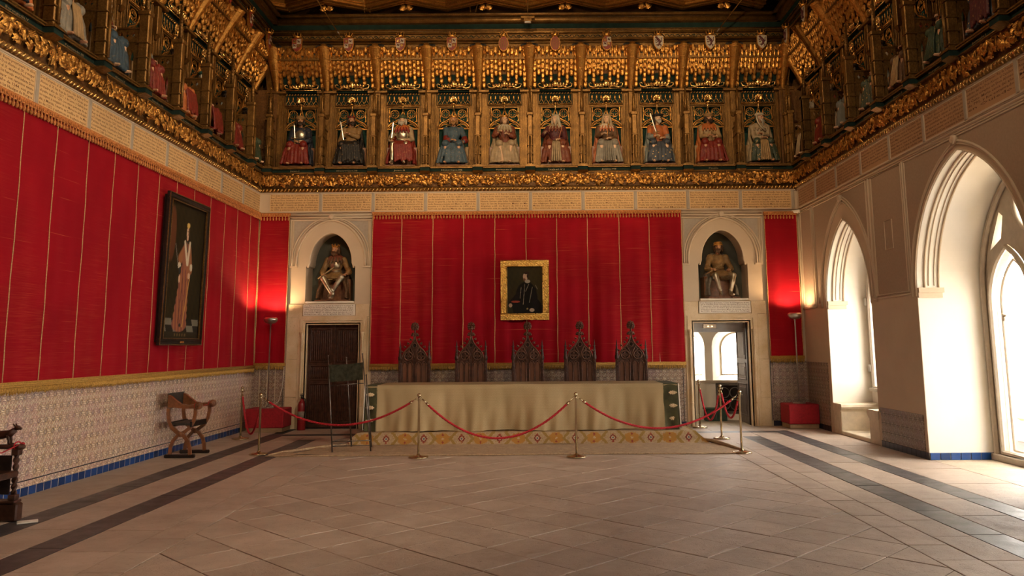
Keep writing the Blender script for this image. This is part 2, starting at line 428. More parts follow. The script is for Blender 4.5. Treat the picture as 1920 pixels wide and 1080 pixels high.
m = Mat('armour', (.42, .36, .26), .3, .85); m.color(m.mix(m.ramp(m.noise(8, 4), .3, .7), (.34, .28, .18), (.58, .52, .40))); M['armour'] = m.m
m = Mat('glass', (1, 1, 1), .02); m.b.inputs['Transmission Weight'].default_value = 1; m.b.inputs['IOR'].default_value = 1.02; M['glass'] = m.m
def emit(name, col, s):
    m = Mat(name, col); m.b.inputs['Emission Color'].default_value = c4(col); m.b.inputs['Emission Strength'].default_value = s; M[name] = m.m
emit('lamp_glow', (1, .72, .40), 25); emit('bulb', (1, .6, .3), 6)

FONT = None
_lc = {}
def text_mb(lines, w, h, y, cx=0, cz=0, fill=True, off=.012):   # lines of print, justified into w x h, facing -y
    mb = MB(); n = len(lines); lh = h/n
    for i, t in enumerate(lines):
        if not t: continue
        if t not in _lc:
            cu = bpy.data.curves.new('t', 'FONT'); cu.body = t; cu.resolution_u = 1; cu.offset = off; cu.size = 1
            o = bpy.data.objects.new('t', cu); COL.objects.link(o)
            dg = bpy.context.evaluated_depsgraph_get(); me = bpy.data.meshes.new_from_object(o.evaluated_get(dg))
            _lc[t] = ([tuple(v.co) for v in me.vertices], [tuple(p.vertices) for p in me.polygons])
            bpy.data.objects.remove(o); bpy.data.curves.remove(cu); bpy.data.meshes.remove(me)
        vs, fs = _lc[t]
        x0 = min(v[0] for v in vs); x1 = max(v[0] for v in vs)
        s = lh*.92; sx = w/(x1-x0) if fill else s*.8
        if not fill and (x1-x0)*sx > w: sx = w/(x1-x0)
        xc = (x0+x1)/2; z0 = cz + h/2 - (i+1)*lh + lh*.25
        mb.add([(cx + (v[0]-xc)*sx, y, z0 + v[1]*s) for v in vs], fs)
    return mb
# ================================================================== INSCRIPTIONS
NAMES = {'back': ['Juan.I', 'Henrrique.III', 'Juan.II', 'Henrrique.IIII', 'Fernando.V', 'Isabel.V.I', 'Juana.VII', 'Pelayo', 'Fauila', 'Alonso.I'],
         'left': ['Henrrique.II', 'Pedro.I', 'Alonso.XI', 'Fernando.IIII', 'Sancho.IIII', 'Alonso.X', 'Fernando.III', 'Berenguela.V', 'Henrrique.I'],
         'right': ['Fruela.I', 'Aurelio', 'Silo', 'Adosinda', 'Alonso.II', 'Mauregato', 'Bermudo.I', 'Ramiro.I', 'Ordoño.I']}
TXT = {'back': [
 ['Don Juan el .I. Rey de Castilla y Leon, hijo del', 'Rey Don Henrrique el II. ganó la Era de Cesar', 'por la de Dios. Instituyó el titulo de Principe de', 'las Asturias en los primogenitos de Castilla enel', 'año de 1387. I murio en Alcala de Henares,', 'de cayda de vn cauallo, a 9. de Octubre año', 'de 1390. y enterraron en Toledo con el padre.'],
 ['Don Henrrique el III. el Doliente, Rey de Casti-', 'lla y Leon, hijo del Rey Don Juan el I. Go-', 'uernó sus reynos en paz, y justicia. y', 'disponiendose para la guerra delos Moros', 'de Granada, murio en Toledo a 25. de De-', 'ziembre, principio del año de 1407. Fue en-', 'terrado enla capilla de los Reyes Nueuos.'],
 ['Don Juan el II. Rey de Castilla, y Leon, hijo', 'del Rey Don Henrrique el III. vencio al Rey', 'Moro de Granada enla de la Higuera, enel', 'año de 1431. y al de Nauarra enla de Olme-', 'do enel de 1445. Y murio en Valladolid a 20 de', 'Iulio de 1454. Enterrose enla su casa Cartuxa de', 'Miraflores, cerca de Burgos, por el fundada.'],
 ['Don Henrrique el IIII. Rey de Castilla, y Leon, hijo', 'del Rey Don Juan el II. fue dadiboso, y tan ami-', 'go de cauallerias, que hubo alguna vez ocho mil', 'lanças de guarda, y las de los reynos obedecia', 'nada, lleuaua a treinta mil. Murio en Madrid, de', 'muerte a 11 de Deziembre de 1474. y en-', 'terrose en Sancta Maria de Guadalupe.'],
 ['Don Fernando el .V. Rey de Castilla, y Leon, por', 'la Reyna Doña Isabel su muger, y por Aragon, y Si-', 'cilia a Castilla. Conquistó a Granada, Napoles, y', 'Nauarra. Retraxo enlas Indias Occidentales, e insti-', 'tuyo la Sancta Inquisicion. Murio en Ma-', 'drigalejo a 23. de Enero de 1516 y fue', 'enterrado enla su capilla Real de Granada.'],
 ['Doña Isabel .V.I. Reyna proprietaria de ellos rey-', 'nos, hija del Rey Don Juan el II. casó con Don', 'Fernando, Rey de Aragon y Sicilia. Hecho de', 'sus reynos alos Moros y Judios. Honrro mucho', 'alas religiones. Sublimó la justicia. Murio en', 'Medina del Campo a 26. de Nouiembre de 1504', 'y fue enterrada en la su capilla de Granada'],
 ['Doña Juana .VII. Reyna proprietaria de ellos rey-', 'nos por la Reyna Doña Isabel su madre, y II. de', 'Aragon y Sicilia por el Rey Don Fernando su', 'padre, casó con el Rey Don Philipe el Archi-', 'duque de Austria. Murio en Tordesillas a 11', 'de Abril Viernes Sancto de 1555. de su donacion', 'ra de alli fue lleuada el de 1574. a Granada'],
 ['Don Pelayo vnico, Rey .I. delas Asturias, hijo de', 'Fauila, duque de Cantabria, electo enel año de 716.', 'començo la restauracion de España, cobrando de', 'los Moros a Leon, y otros pueblos, murio en Can-', 'gas de Onis enel de 735. y fue enterrado en Sancta', 'Olalla del valle de Abania por el fundada', 'cerca del lugar del Mercado.'],
 ['Don Fauila vnico, Rey .II. delas Asturias, hijo del', 'Rey Don Pelayo, començo la sucesion de la corona', 'Real de España mas por herencia de sangre, que', 'eleccion de los estados. Matole vn oso enel año de', '737. siguiendo por el venderrotis en Cangas de Onis', 'en la hermita de Sancta Cruz por el fundada', 'junto al lugar del Mercado.'],
 ['Don Alonso el .I. Rey de Ouiedo, hijo de Pedro', 'duque de Cantabria començo el titulo de Catho-', 'lico, reynando por su muger la Reyna Doña Or-', 'misenda. Murio en Cangas de Onis, cerca del año', 'de 757. siendole voces del cielo. Alli se enterro', 'enel monesterio de Sancta Maria de Couadonga', 'de canonigos reglares, que el fundo.']],
 'left': [
 ['Don Henrrique el II. de las Mercedes, Rey', 'de Castilla y Leon, hijo del Rey Don Alonso', 'el XI. fue Rey liberal y vencio en la batalla', 'de Montiel. Murio en Sancto Domingo', 'dela Calçada a 30. de Mayo de 1379.', 'y enterrose en Toledo enla su', 'capilla delos Reyes.'],
 ['Don Pedro, Rey de Castilla y Leon, hijo', 'del Rey Don Alonso el XI. Reyno', 'desde el año de 1350. fue muy temido', 'de los suyos y de los reynos vezinos', 'Murio en Montiel en el año', 'de 1369. y enterrose en', 'Sancto Domingo el Real.'],
 ['Don Alonso el XI. Rey de Castilla y Leon,', 'hijo del Rey Don Fernando el IIII. vencio', 'alos Moros enla gran batalla del rio', 'Salado. Gano a Algezira. Murio', 'sobre Gibraltar de pestilencia enel', 'año de 1350. y enterrose', 'en Cordoua.'],
 ['Don Fernando el IIII. Rey de Castilla y', 'Leon, hijo del Rey Don Sancho el IIII.', 'Gano a Gibraltar de los Moros. y', 'fue emplaçado por los Caruajales. Murio', 'en Jaen a 7. de Setiembre de 1312', 'y enterrose en la yglesia', 'mayor de Cordoua.'],
 ['Don Sancho el IIII. el Brauo Rey de Castilla y', 'Leon, hijo del Rey Don Alonso el Sabio. Con', 'deziseys años se nombro. Reyno. Ganó con Con-', 'rado y el cerco de Don Juan de la Cerda, a', 'Tarifa. y los Reyes de Granada Haueron a Tar-', 'me de los Moros a Toledo. Murio en Toledo a 25.', 'de Abril de 1295. y enterrose enla yglesia mayor.'],
 ['Don Alonso el .X. el Sabio, Rey de Castilla y Leon,', 'hijo del sancto Rey Don Fernando. fue electo', 'Rey de Romanos año 1257. Ilustre donador', 'a Portugal enel de 1269. Hizo las leyes de las', 'Partidas. Passado a Rudolpho Emperador, de', 'Constantinopla. I murio en Seuilla a 21. de', 'Abril de 1284. Enterrose enla yglesia mayor.'],
 ['Don Fernando el .III. el Sancto, hijo del Rey Don', 'Alonso el .X. fue Rey de Castilla, y Toledo, por', 'su madre año de 1217. y de Leon, y Galicia por', 'el padre enel de 1230. con vnion perpetua de es-', 'tos reynos, y conquistó de los Moros los del Andalu-', 'zia, y Murcia. I murio en Seuilla a 30. de Ma-', 'yo de 1252. y enterrose en la yglesia mayor.'],
 ['Doña Berenguela .V. Reyna proprietaria de ellos', 'reynos, hija del Rey Don Alonso el .IX. y muger', 'del Rey Don Alonso el .X. excelente Princesa, re-', 'nunció los reynos y los heredo enel Infante Don', 'Fernando su hijo mayor, con rarissimo exem-', 'plo. Murio enel año de 1244. con gran', 'fama. Enterrose en las Huelgas de Burgos.'],
 ['Don Henrrique el .I. Rey de Castilla, hijo', 'del Rey Don Alonso. Murio en Palencia', 'enel año de 1217. siendo de edad', 'de treze años. y enterrose', 'en las Huelgas', 'de Burgos.', '']],
 'right': [
 ['Don Fruela el .I. Rey de Ouiedo hijo del', 'Rey Don Alonso el I. poblo la ciudad', 'de Ouiedo y vencio muchas batallas', 'delos Moros. Murio en Cangas de', 'Onis cerca del año de 768. y', 'enterrose en la yglesia', 'mayor de Ouiedo.'],
 ['Don Aurelio, Rey de Ouiedo, hijo del infante', 'Don Fruela, succedio enel reyno al Rey su', 'primo. tuuo paz con los Moros de su', 'tiempo y murio en Cangas cerca del', 'año de 774. y fue enterrado', 'enla yglesia de Sanct Martin', 'del valle de Lagueyo.'],
 ['Don Silo Rey de Ouiedo por la Reyna Doña', 'Vsenda su muger, hija de la Reyna Ormisenda', 'vencio alos Gallegos que se leuantaron', 'y trasladó el cuerpo de Sancta Eulalia', 'de Merida, reynó con paz. Murio enel año', 'de 783. y enterrose en Sanct', 'Juan Euangelista de Prauia.'],
 ['Doña Vsenda .I. Reyna proprietaria de Ouiedo', 'Princesa religiosa, hija de los Catolicos Reyes', 'Don Alonso el .I. y Doña Ormisenda. heredo', 'la corona de España. Y murió cerca del', 'año de 785. y fue sepultada en Sanct Juan', 'Euangelista de Prauia conel Rey su marido', ''],
 ['Don Alonso el II. el Casto, Rey de Ouiedo, hijo del', 'Rey D. Fruela, venció al Emperador Sanct', 'Carlos Magno en la famosa de Roncesualles,', 'hallose en su tiempo el sepulcro del apostol', 'Santiago. Murió en Ouiedo cerca del año de 844.', 'Enterrose alli en la Yglesia de Sancta Maria,', 'por el fundada, pegada ala cathedral, casta.'],
 ['Don Mauregato único, Rey de Ouiedo, hijo', 'del Rey D. Alonso el I. quitó los reinos á su', 'sobrino el Rey D. Alonso el II. Ayudado', 'delos perturbadores de la paz publica, por', 'ser superior en fuerzas el tio; y después', 'reinó en paz y murió cerca del año de 812', 'enterrose en Sanct Juan Euangelista de Prauia'],
 ['Don Bermudo el .I. el Diacono, Rey de Ouiedo', 'sobrino del Rey Don Alonso el Catolico', 'renuncio el reyno en Don Alonso', 'el Casto. Murio cerca del año', 'de 791. y fue enterrado', 'en Ouiedo.', ''],
 ['Don Ramiro el .I. Rey de Ouiedo hijo del', 'Rey Don Bermudo vencio la batalla', 'de Clauijo', 'Murio enel año', 'de 850.', '', ''],
 ['Don Ordoño el .I. Rey de Ouiedo hijo del', 'Rey Don Ramiro', 'Murio enel año', 'de 866.', '', '', '']]}
TAB = [['Don Ramon de Borgoña, conde de Galicia por su muger la', 'Infanta Doña Vrraca, hija del Rey Don Alonso el 6º. Empe-', 'rador. Fue hermano del Papa Calixto 2º. Señor de Guiller-', 'mo, conde de Borgoña. Hicieron al Rey Don Alonso el 7º.', 'Emperador. Murio en Galicia, cerca del año de 1107.', 'Enterrose año en la Iglesia de Sanctiago'],
 ['Don Henrique de Lorena, Conde de Portugal por la mu-', 'ger la Condesa Doña Theresa, hija del Rey Don Alonso el', '6º. Emperador. Fue hijo de Guillermo, Duque de Lorena, her-', 'mano de Godofre de Bullon, Rey de Jerusalem. Vivieron', 'al Rey Don Alonso Henriquez. Murio en Astorga en el año', 'de 1112. Enterrose en la Cathedral de Braga']]
STR = [t for w in TXT.values() for l in w for t in l] + [t for w in NAMES.values() for t in w] + [t for l in TAB for t in l]
# ================================================================== SEATED FIGURES (meshes are grown once, early)
BL = {}
def from_me(me):
    mb = MB(); mb.v = [tuple(v.co) for v in me.vertices]; mb.f = [tuple(p.vertices) for p in me.polygons]; mb.sm = [True]*len(mb.f); return mb
def hand(p, d, s=1.0, fist=True, side=1):
    """palm with four curled fingers of unequal length and a thumb off its side"""
    mb = MB(); d = Vector(d).normalized(); up = Vector((0, 0, 1)); a = d.cross(up)
    a = a.normalized() if a.length > .01 else Vector((1, 0, 0)); n = a.cross(d).normalized(); p = Vector(p)
    mb.tube([p-d*.03, p+d*.01, p+d*.055], [.024, .033, .030], 8, flat=.55)
    for k, L in enumerate((.062, .072, .068, .052)):
        o = p + d*.05 + a*((k-1.5)*.0165)
        if fist: pts = [o, o+d*L*.42-n*.006, o+d*L*.55-n*L*.42, o+d*L*.25-n*L*.62]
        else: pts = [o, o+d*L*.45+n*.002, o+d*L*.8-n*.006, o+d*L*1.08-n*.018]
        mb.tube(pts, [.0095, .009, .008, .006], 6)
    o = p + d*.0 + a*side*.028
    mb.tube([o, o+a*side*.018+d*.025-n*.008, o+a*side*.006+d*.048-n*.02], [.011, .010, .007], 6)
    return mb
def build_fig(key, c):
    LS, RS = Vector((-.185, 0, .97)), Vector((.185, 0, .97))
    lh, rh = Vector(c['lh']), Vector(c['rh'])
    le = (LS+lh)/2 + Vector((-.10, .03, -.13)); re = (RS+rh)/2 + Vector((.10, .03, -.13))
    tw = c.get('turn', 0); H = Vector((c.get('hx', 0), -.07, 1.19)); RM = Matrix.Translation(H) @ Matrix.Rotation(tw, 4, 'Z') @ Matrix.Rotation(c.get('tilt', 0), 4, 'Y')
    b = MB()
    hd = MB().ball((0, .012, .02), (.078, .096, .10), 12, 9).ball((0, -.022, -.045), (.058, .066, .068), 10, 8)
    hd.tube([(0, -.088, .03), (0, -.112, -.012), (0, -.094, -.025)], [.011, .018, .012], 6).tube([(-.045, -.078, .040), (0, -.090, .042), (.045, -.078, .040)], .013, 6)
    hd.tube([(-.022, -.082, -.052), (.022, -.082, -.052)], .010, 6).ball((-.076, .01, .0), (.012, .02, .03)).ball((.076, .01, .0), (.012, .02, .03)).ball((-.042, -.066, -.01), (.022, .018, .022)).ball((.042, -.066, -.01), (.022, .018, .022))
    hd.xf(RM); b.join(hd)
    b.tube([H+Vector((0, .02, -.05)), (0, 0, 1.04), (0, 0, .95)], [.052, .055, .09], 10)
    b.tube([(0, .01, 1.0), (0, .0, .85), (0, .0, .6), (0, 0, .46)], [.08, .085, .075, .11], 10)
    for s, sh, el, hn in ((-1, LS, le, lh), (1, RS, re, rh)):
        b.tube([Vector((0, 0, .96)), sh, el, hn], [.07, .055, .040, .026], 8)
        kx = c['knees'][0 if s < 0 else 1]; fx = c['feet'][0 if s < 0 else 1]
        b.tube([(s*.08, 0, .47), kx, fx], [.06, .05, .036], 8).tube([fx, (fx[0]+s*.01, fx[1]-.03, .04), (fx[0]+s*.03, fx[1]-.16, .035)], [.042, .042, .026], 8, flat=.8)
    BL[key+'_body'] = (b, .014)
    t = MB().ball((0, .0, .86), (.175, .125, .20), 14, 10).ball((0, -.01, .64), (.155, .13, .17), 12, 8)
    for sh, el, hn in ((LS, le, lh), (RS, re, rh)):
        w = hn + (el-hn)*.22
        t.ball(sh, (.085, .085, .075)); t.tube([sh, (sh+el)/2, el, (el+w)/2, w], [.078, .068, .060, .056, c.get('cuff', .048)], 10)
    t.tube([(-.11, .04, 1.02), (0, -.07, 1.0), (.11, .04, 1.02)], .03, 6)
    if c.get('tabard'):                                    # short skirt over bare armoured legs
        for k in range(13):
            x = -.21+.035*k; t.tube([(x*.65, -.02, .60), (x*1.1, -.25+abs(x)*.3, .585), (x*1.25, -.38+abs(x)*.5, .50)], [.05, .045, .030], 7)
    BL[key+'_tunic'] = (t, .014)
    q = random.Random(hash(key) % 999 if False else sum(map(ord, key))); r = MB()
    if c['skirt']:
        for s in (0, 1):
            k = Vector(c['knees'][s]); r.tube([((s-.5)*.16, .02, .50), k+Vector((0, .02, .02))], [.11, .095], 10); r.ball(k, (.09, .08, .08))
        n = 15
        for i in range(n):
            x = -.29+.58*i/(n-1); wv = q.uniform(-.02, .02); kk = c['knees'][0] if x < 0 else c['knees'][1]
            yk = kk[1] + .28*abs(abs(x)-abs(kk[0])); zk = .53-.25*max(0, abs(x)-.2)
            if abs(x) < .08: yk += .06
            r.tube([(x*.8, yk+.05, zk), (x*.95+wv, yk-.03, .32), (x*1.08+wv*1.6, yk-.045+q.uniform(-.02, .02), .14), (x*1.14+wv*2.2, yk-.06+q.uniform(-.03, .03), .025)], [.045, .030+q.uniform(0, .014), .034, .040], 7)
        r.ball((0, -.12, .50), (.20, .20, .10))
        r.tube([(0, -.3, .25), (0, -.33, .05)], [.15, .17], 10)
        for x in (-.09, 0, .09): r.tube([(x*.7, -.15, .53), (x, -.36, .50), (x, -.44, .34), (x*1.1, -.46, .04)], [.07, .062, .05, .055], 8)
        for s in (-1, 1):
            for i in range(8):
                y = .16-.075*i; wv = q.uniform(-.015, .015); r.tube([(s*.17, y, .50), (s*(.225+wv), y, .36), (s*(.24-wv), y-.02, .18), (s*(.27+wv), y-.03, .02)], [.05, .040, .036, .046], 7)
    else:
        for s in (0, 1):
            k, f = Vector(c['knees'][s]), Vector(c['feet'][s])
            r.tube([((s-.5)*.17, .0, .50), (k+Vector(((s-.5)*.17, .0, .50)))/2, k], [.10, .088, .068], 10); r.ball(k, (.070, .072, .075)); r.tube([k, k*.6+f*.4+Vector((0, -.01, 0)), f], [.062, .060, .042], 10)
            r.tube([f, f+Vector((0, -.03, -.03)), Vector((f.x+(s-.5)*.06, f.y-.17, .038))], [.048, .050, .028], 8, flat=.85); r.ball(f+Vector((0, 0, .06)), (.052, .055, .02))
    BL[key+'_lower'] = (r, .014)
    w = MB(); q2 = random.Random(5+len(key)); cf = c.get('cloak', 'full')
    if cf:
        for s in (-1, 1):
            for i in range(7):
                a = i/6; x1 = s*(.13+.10*a); x2 = s*(.27+.05*sin(i*2)); y2 = .12-.30*a
                w.tube([(s*(.07+.09*a), .07-.10*a, 1.04-.02*a), (x1, .09-.05*a, .95), (s*(.24+.03*a), .12-.14*a, .72), (x2, y2+.02, .46), (s*(.30+.04*q2.random()), y2-.10*a, .22), (s*(.31+.05*q2.random()), y2-.16*a, .03)], [.035, .05, .042, .040, .036, .042], 7)
        w.tube([(-.15, .08, 1.02), (0, .12, 1.04), (.15, .08, 1.02)], .05, 8).ball((0, .14, .75), (.24, .06, .34), 12, 8)
        if cf == 'lap':
            for i in range(8): x = -.2+.4*i/7; w.tube([(-.26+.05*i, .0, .62), (x, -.30, .60), (x+.06, -.46, .50), (x+.09, -.50, .28), (x+.10, -.52, .05+.03*(i % 3))], [.04, .038, .036, .036, .034], 7)
        if cf == 'capelet' or c.get('cape'):
            for i in range(16):
                a = 2*pi*i/16; w.tube([(.07*cos(a), .02+.06*sin(a), 1.07), (.15*cos(a), .01+.10*sin(a), 1.03), (.215*cos(a), .0+.15*sin(a), .93), (.23*cos(a), -.005+.165*sin(a), .86)], [.028, .032, .030, .022], 6)
        BL[key+'_cloak'] = (w, .016)
    if c.get('cape') and cf != 'capelet':
        k = MB()
        for i in range(16):
            a = 2*pi*i/16; k.tube([(.07*cos(a), .02+.06*sin(a), 1.08), (.16*cos(a), .01+.115*sin(a), 1.035), (.225*cos(a), .0+.165*sin(a), .94)], [.024, .026, .018], 6)
        BL[key+'_cape'] = (k, .012)
K1 = [(-.17, -.42, .52), (.17, -.42, .52)]; F1 = [(-.15, -.44, .10), (.15, -.44, .10)]
FIG = {
 'a': dict(turn=.25, lh=(-.05, -.28, .64), rh=(.11, -.30, .63), skirt=1, knees=K1, feet=F1, cloak='full', arm='armour'),
 'b': dict(turn=.5, lh=(-.13, -.30, .58), rh=(-.05, -.22, .84), skirt=1, knees=K1, feet=F1, cloak='lap'),
 'c': dict(turn=-.1, lh=(-.25, -.20, .66), rh=(.14, -.26, .66), skirt=0, knees=[(-.19, -.40, .52), (.14, -.42, .52)], feet=[(-.20, -.40, .10), (.10, -.46, .10)], cloak='lap', cape=1),
 'd': dict(turn=.05, lh=(.02, -.32, .64), rh=(.24, -.30, .58), skirt=1, knees=K1, feet=F1, cloak=None),
 'e': dict(turn=.2, lh=(-.13, -.22, .86), rh=(.08, -.24, .80), skirt=1, knees=[(-.12, -.44, .50), (.18, -.40, .52)], feet=[(-.04, -.48, .10), (.12, -.46, .10)], cloak='full', cape=1),
 'f': dict(turn=-.6, lh=(-.27, -.34, .80), rh=(.06, -.30, .64), skirt=1, knees=K1, feet=F1, cloak='full', cape=1),
 'g': dict(turn=-.25, lh=(-.10, -.26, .78), rh=(.04, -.30, .66), skirt=1, knees=K1, feet=F1, cloak='full', cape=1),
 'h': dict(turn=.3, lh=(-.06, -.28, .72), rh=(.10, -.20, .68), skirt=1, knees=K1, feet=F1, cloak='full'),
 'i': dict(turn=.35, lh=(-.02, -.28, .72), rh=(.10, -.30, .68), skirt=1, knees=K1, feet=F1, cloak='capelet'),
 'j': dict(turn=.75, lh=(.05, -.26, .66), rh=(-.04, -.26, .76), skirt=1, knees=K1, feet=F1, cloak='capelet', cuff=.055),
 'k': dict(turn=-.15, lh=(-.20, -.26, .60), rh=(.30, -.22, .62), skirt=0, knees=[(-.20, -.36, .50), (.22, -.36, .52)], feet=[(.06, -.44, .10), (-.02, -.40, .12)], cloak='full', cape=1, tabard=1),
 'l': dict(turn=-.35, tilt=-.06, lh=(-.22, -.28, .66), rh=(.20, -.18, .66), skirt=0, knees=[(-.19, -.40, .50), (.24, -.40, .50)], feet=[(-.12, -.50, .10), (.12, -.48, .10)], cloak='full', tabard=1)}
for k_, c_ in FIG.items(): build_fig(k_, c_)

# ---- one evaluation for every remeshed form and every line of print
def evaluate_all(strings):
    tmp = []
    for k, (mb, vx) in BL.items():
        o = bpy.data.objects.new(k, mb.mesh(k)); COL.objects.link(o)
        md = o.modifiers.new('r', 'REMESH'); md.mode = 'VOXEL'; md.voxel_size = vx; md.use_smooth_shade = True
        sm = o.modifiers.new('s', 'SMOOTH'); sm.factor = .5; sm.iterations = 2; tmp.append((o, k, None))
    for t in strings:
        if t in _lc or not t: continue
        cu = bpy.data.curves.new('t', 'FONT'); cu.body = t; cu.resolution_u = 1; cu.offset = .012; cu.size = 1
        o = bpy.data.objects.new('t', cu); COL.objects.link(o); _lc[t] = None; tmp.append((o, None, t))
    dg = bpy.context.evaluated_depsgraph_get(); out = {}
    for o, k, t in tmp:
        me = bpy.data.meshes.new_from_object(o.evaluated_get(dg))
        if k: out[k] = from_me(me)
        else: _lc[t] = ([tuple(v.co) for v in me.vertices], [tuple(p.vertices) for p in me.polygons])
        d = o.data; bpy.data.objects.remove(o); bpy.data.meshes.remove(me)
        (bpy.data.meshes if isinstance(d, bpy.types.Mesh) else bpy.data.curves).remove(d)
    return out
FM = evaluate_all(STR)
# ================================================================== SHELL
FR = {'back': ((0, YB, 0), 0), 'left': ((XL, 0, 0), pi/2), 'right': ((XR, 0, 0), -pi/2)}
def wobj(fn, name, mb, mat, wall, parent=None, **kw):
    if parent is not None: return obj(name, mb, mat, parent, **kw)
    return fn(name, mb, mat, FR[wall][0], FR[wall][1])

# ---------------------------------------------------------------- floor
floor = struct('floor', MB().box(-7.2, 9, -4, 19.5, -.12, -.012), M['joint'])
def clip(poly, ax, v, keep_gt):
    out = []
    for i in range(len(poly)):
        a, b = poly[i], poly[(i+1) % len(poly)]
        ia, ib = ((a[ax] > v) == keep_gt), ((b[ax] > v) == keep_gt)
        if ia: out.append(a)
        if ia != ib:
            t = (v-a[ax])/(b[ax]-a[ax]); out.append((a[0]+(b[0]-a[0])*t, a[1]+(b[1]-a[1])*t))
    return out
def slab_mb(poly, z0=-.02, z1=0.0, b=.0045, g=.0045):
    cx = sum(p[0] for p in poly)/len(poly); cy = sum(p[1] for p in poly)/len(poly)
    def off(d, z):
        o = []
        for i, p in enumerate(poly):
            a, c = poly[i-1], poly[(i+1) % len(poly)]
            e1 = Vector((p[0]-a[0], p[1]-a[1])).normalized(); e2 = Vector((c[0]-p[0], c[1]-p[1])).normalized()
            n1 = Vector((-e1.y, e1.x)); n2 = Vector((-e2.y, e2.x)); k = (n1+n2); dd = max(.35, k.length/2); k.normalize()
            o.append((p[0]+k.x*d/dd, p[1]+k.y*d/dd, z))
        return o
    return MB().loft([off(g, z0), off(g, z1-b*.5), off(g+b, z1)], True)
def area(p): return sum(p[i][0]*p[(i+1) % len(p)][1]-p[(i+1) % len(p)][0]*p[i][1] for i in range(len(p)))/2
s2 = sqrt(2); base_slab = None; far = MB(); cnt = 0
SU, SV = .4735, .4825
for i in range(-22, 30):
    for j in range(-22, 30):
        u0, v0 = 2.55+i*SU, 2.58+j*SV
        q = [(u0, v0), (u0+SU, v0), (u0+SU, v0+SV), (u0, v0+SV)]
        poly = [((u-v)/s2, (u+v)/s2) for u, v in q]
        cx = sum(p[0] for p in poly)/4; cy = sum(p[1] for p in poly)/4
        if abs(cx) > 3.4 or cy < -3.6 or cy > 14: continue
        full = all(abs(p[0]) < 2.97 and p[1] < 13.4 for p in poly)
        c = poly
        for ax, v, k in ((0, -2.97, True), (0, 2.97, False), (1, 13.4, False), (1, -3.5, True)):
            if c: c = clip(c, ax, v, k)
        if len(c) < 3 or abs(area(c)) < .004: continue
        if area(c) < 0: c = c[::-1]
        if cy < 5.2: far.join(slab_mb(c)); continue
        dz = R.uniform(-.0018, .0018)
        if full:
            if base_slab is None:
                base_slab = slab_mb([(p[0]-cx, p[1]-cy) for p in poly]).mesh('slab')
            o = obj('floor_slab', base_slab, M['slab'], floor, (cx, cy, dz)); o.rotation_euler = (R.uniform(-.002, .002), R.uniform(-.002, .002), R.choice((0, pi)))
        else: obj('floor_slab', slab_mb(c), M['slab'], floor, (0, 0, dz))
        cnt += 1
def strip(x0, x1, y0, y1, lo, hi, mat, name, split_y=4.6):
    y = y0
    while y < y1 - .02:
        L = R.uniform(lo, hi); e = min(y1, y+L)
        if y1 - e < lo*.5: e = y1
        mb = slab_mb([(x0, y), (x1, y), (x1, e), (x0, e)])
        if e < split_y: far.join(mb) if mat == 'slab' else obj(name, mb, M[mat], floor)
        else:
            o = obj(name, mb, M[mat], floor, (0, 0, R.uniform(-.0015, .0015)))
        y = e
for sx in (-1, 1):
    a = lambda p, q: (min(sx*p, sx*q), max(sx*p, sx*q))
    in0, in1 = (3.83, 4.13) if sx < 0 else (3.64, 3.95)
    ou0, ou1 = (4.62, 4.93) if sx < 0 else (4.42, 4.70)
    wall = 5.70 if sx < 0 else 5.46
    x0, x1 = a(2.97, 3.30); strip(x0, x1, -3.5, 13.4, .45, .75, 'slab', 'floor_slab')
    x0, x1 = a(3.30, in0); strip(x0, x1, -3.5, 14.0, .55, .85, 'slab', 'floor_slab')
    x0, x1 = a(in0, in1); strip(x0, x1, -3.5, 14.3, .9, 1.5, 'slab_dark', 'dark_stone_band', -9)
    x0, x1 = a(in1, ou0); strip(x0, x1, -3.5, 14.88, .6, 1.1, 'slab', 'floor_slab')
    x0, x1 = a(ou0, ou1); strip(x0, x1, -3.5, 15.2, .9, 1.5, 'slab_dark', 'dark_stone_band', -9)
    x0, x1 = a(ou1, wall); strip(x0, x1, -3.5, 16.15, .5, 1.0, 'slab', 'floor_slab')
    x0, x1 = a(2.9, ou0); obj('dark_stone_band', slab_mb([(x0, 14.9), (x1, 14.9), (x1, 15.2), (x0, 15.2)]), M['slab_dark'], floor)
    for k in range(3):
        xa, xb = 2.6+k*.7, 3.3+k*.7
        x0, x1 = a(xa, xb); obj('floor_slab', slab_mb([(x0, 15.2), (x1, 15.2), (x1, 16.15), (x0, 16.15)]), M['slab'], floor)
    x0, x1 = a(2.6, in1); obj('floor_slab', slab_mb([(x0, 14.3), (x1, 14.3), (x1, 14.9), (x0, 14.9)]), M['slab'], floor)
    x0, x1 = a(2.6, in0); obj('floor_slab', slab_mb([(x0, 13.4), (x1, 13.4), (x1, 14.3), (x0, 14.3)]), M['slab'], floor)
obj('floor_slab', far, M['slab'], floor, kind='stuff')
# window embrasures and the gallery beyond the right door
for yc, h in ((9.96, 1.34), (4.6, 1.34), (-.8, 1.34)):
    for k in range(3):
        y0 = yc-h+k*(2*h/3); obj('floor_slab', slab_mb([(5.46, y0), (6.5, y0), (6.5, y0+2*h/3), (5.46, y0+2*h/3)]), M['slab_wall'], floor)
for k in range(4):
    for j in range(3):
        x0 = 2.4+k*.75; y0 = 16.15+j*.7
        obj('floor_slab', slab_mb([(x0, y0), (x0+.75, y0), (x0+.75, y0+.7), (x0, y0+.7)]), M['slab_wall'], floor)
socket = obj('floor_socket', MB().cbox(-.085, .085, -.06, .06, 0, .012).cbox(-.03, .03, -.02, .02, .012, .016), M['white_plastic'], None, (-4.74, 7.73, .002), .55)
tag(socket, 'small white socket cover lying on the dark floor band at left', 'socket')

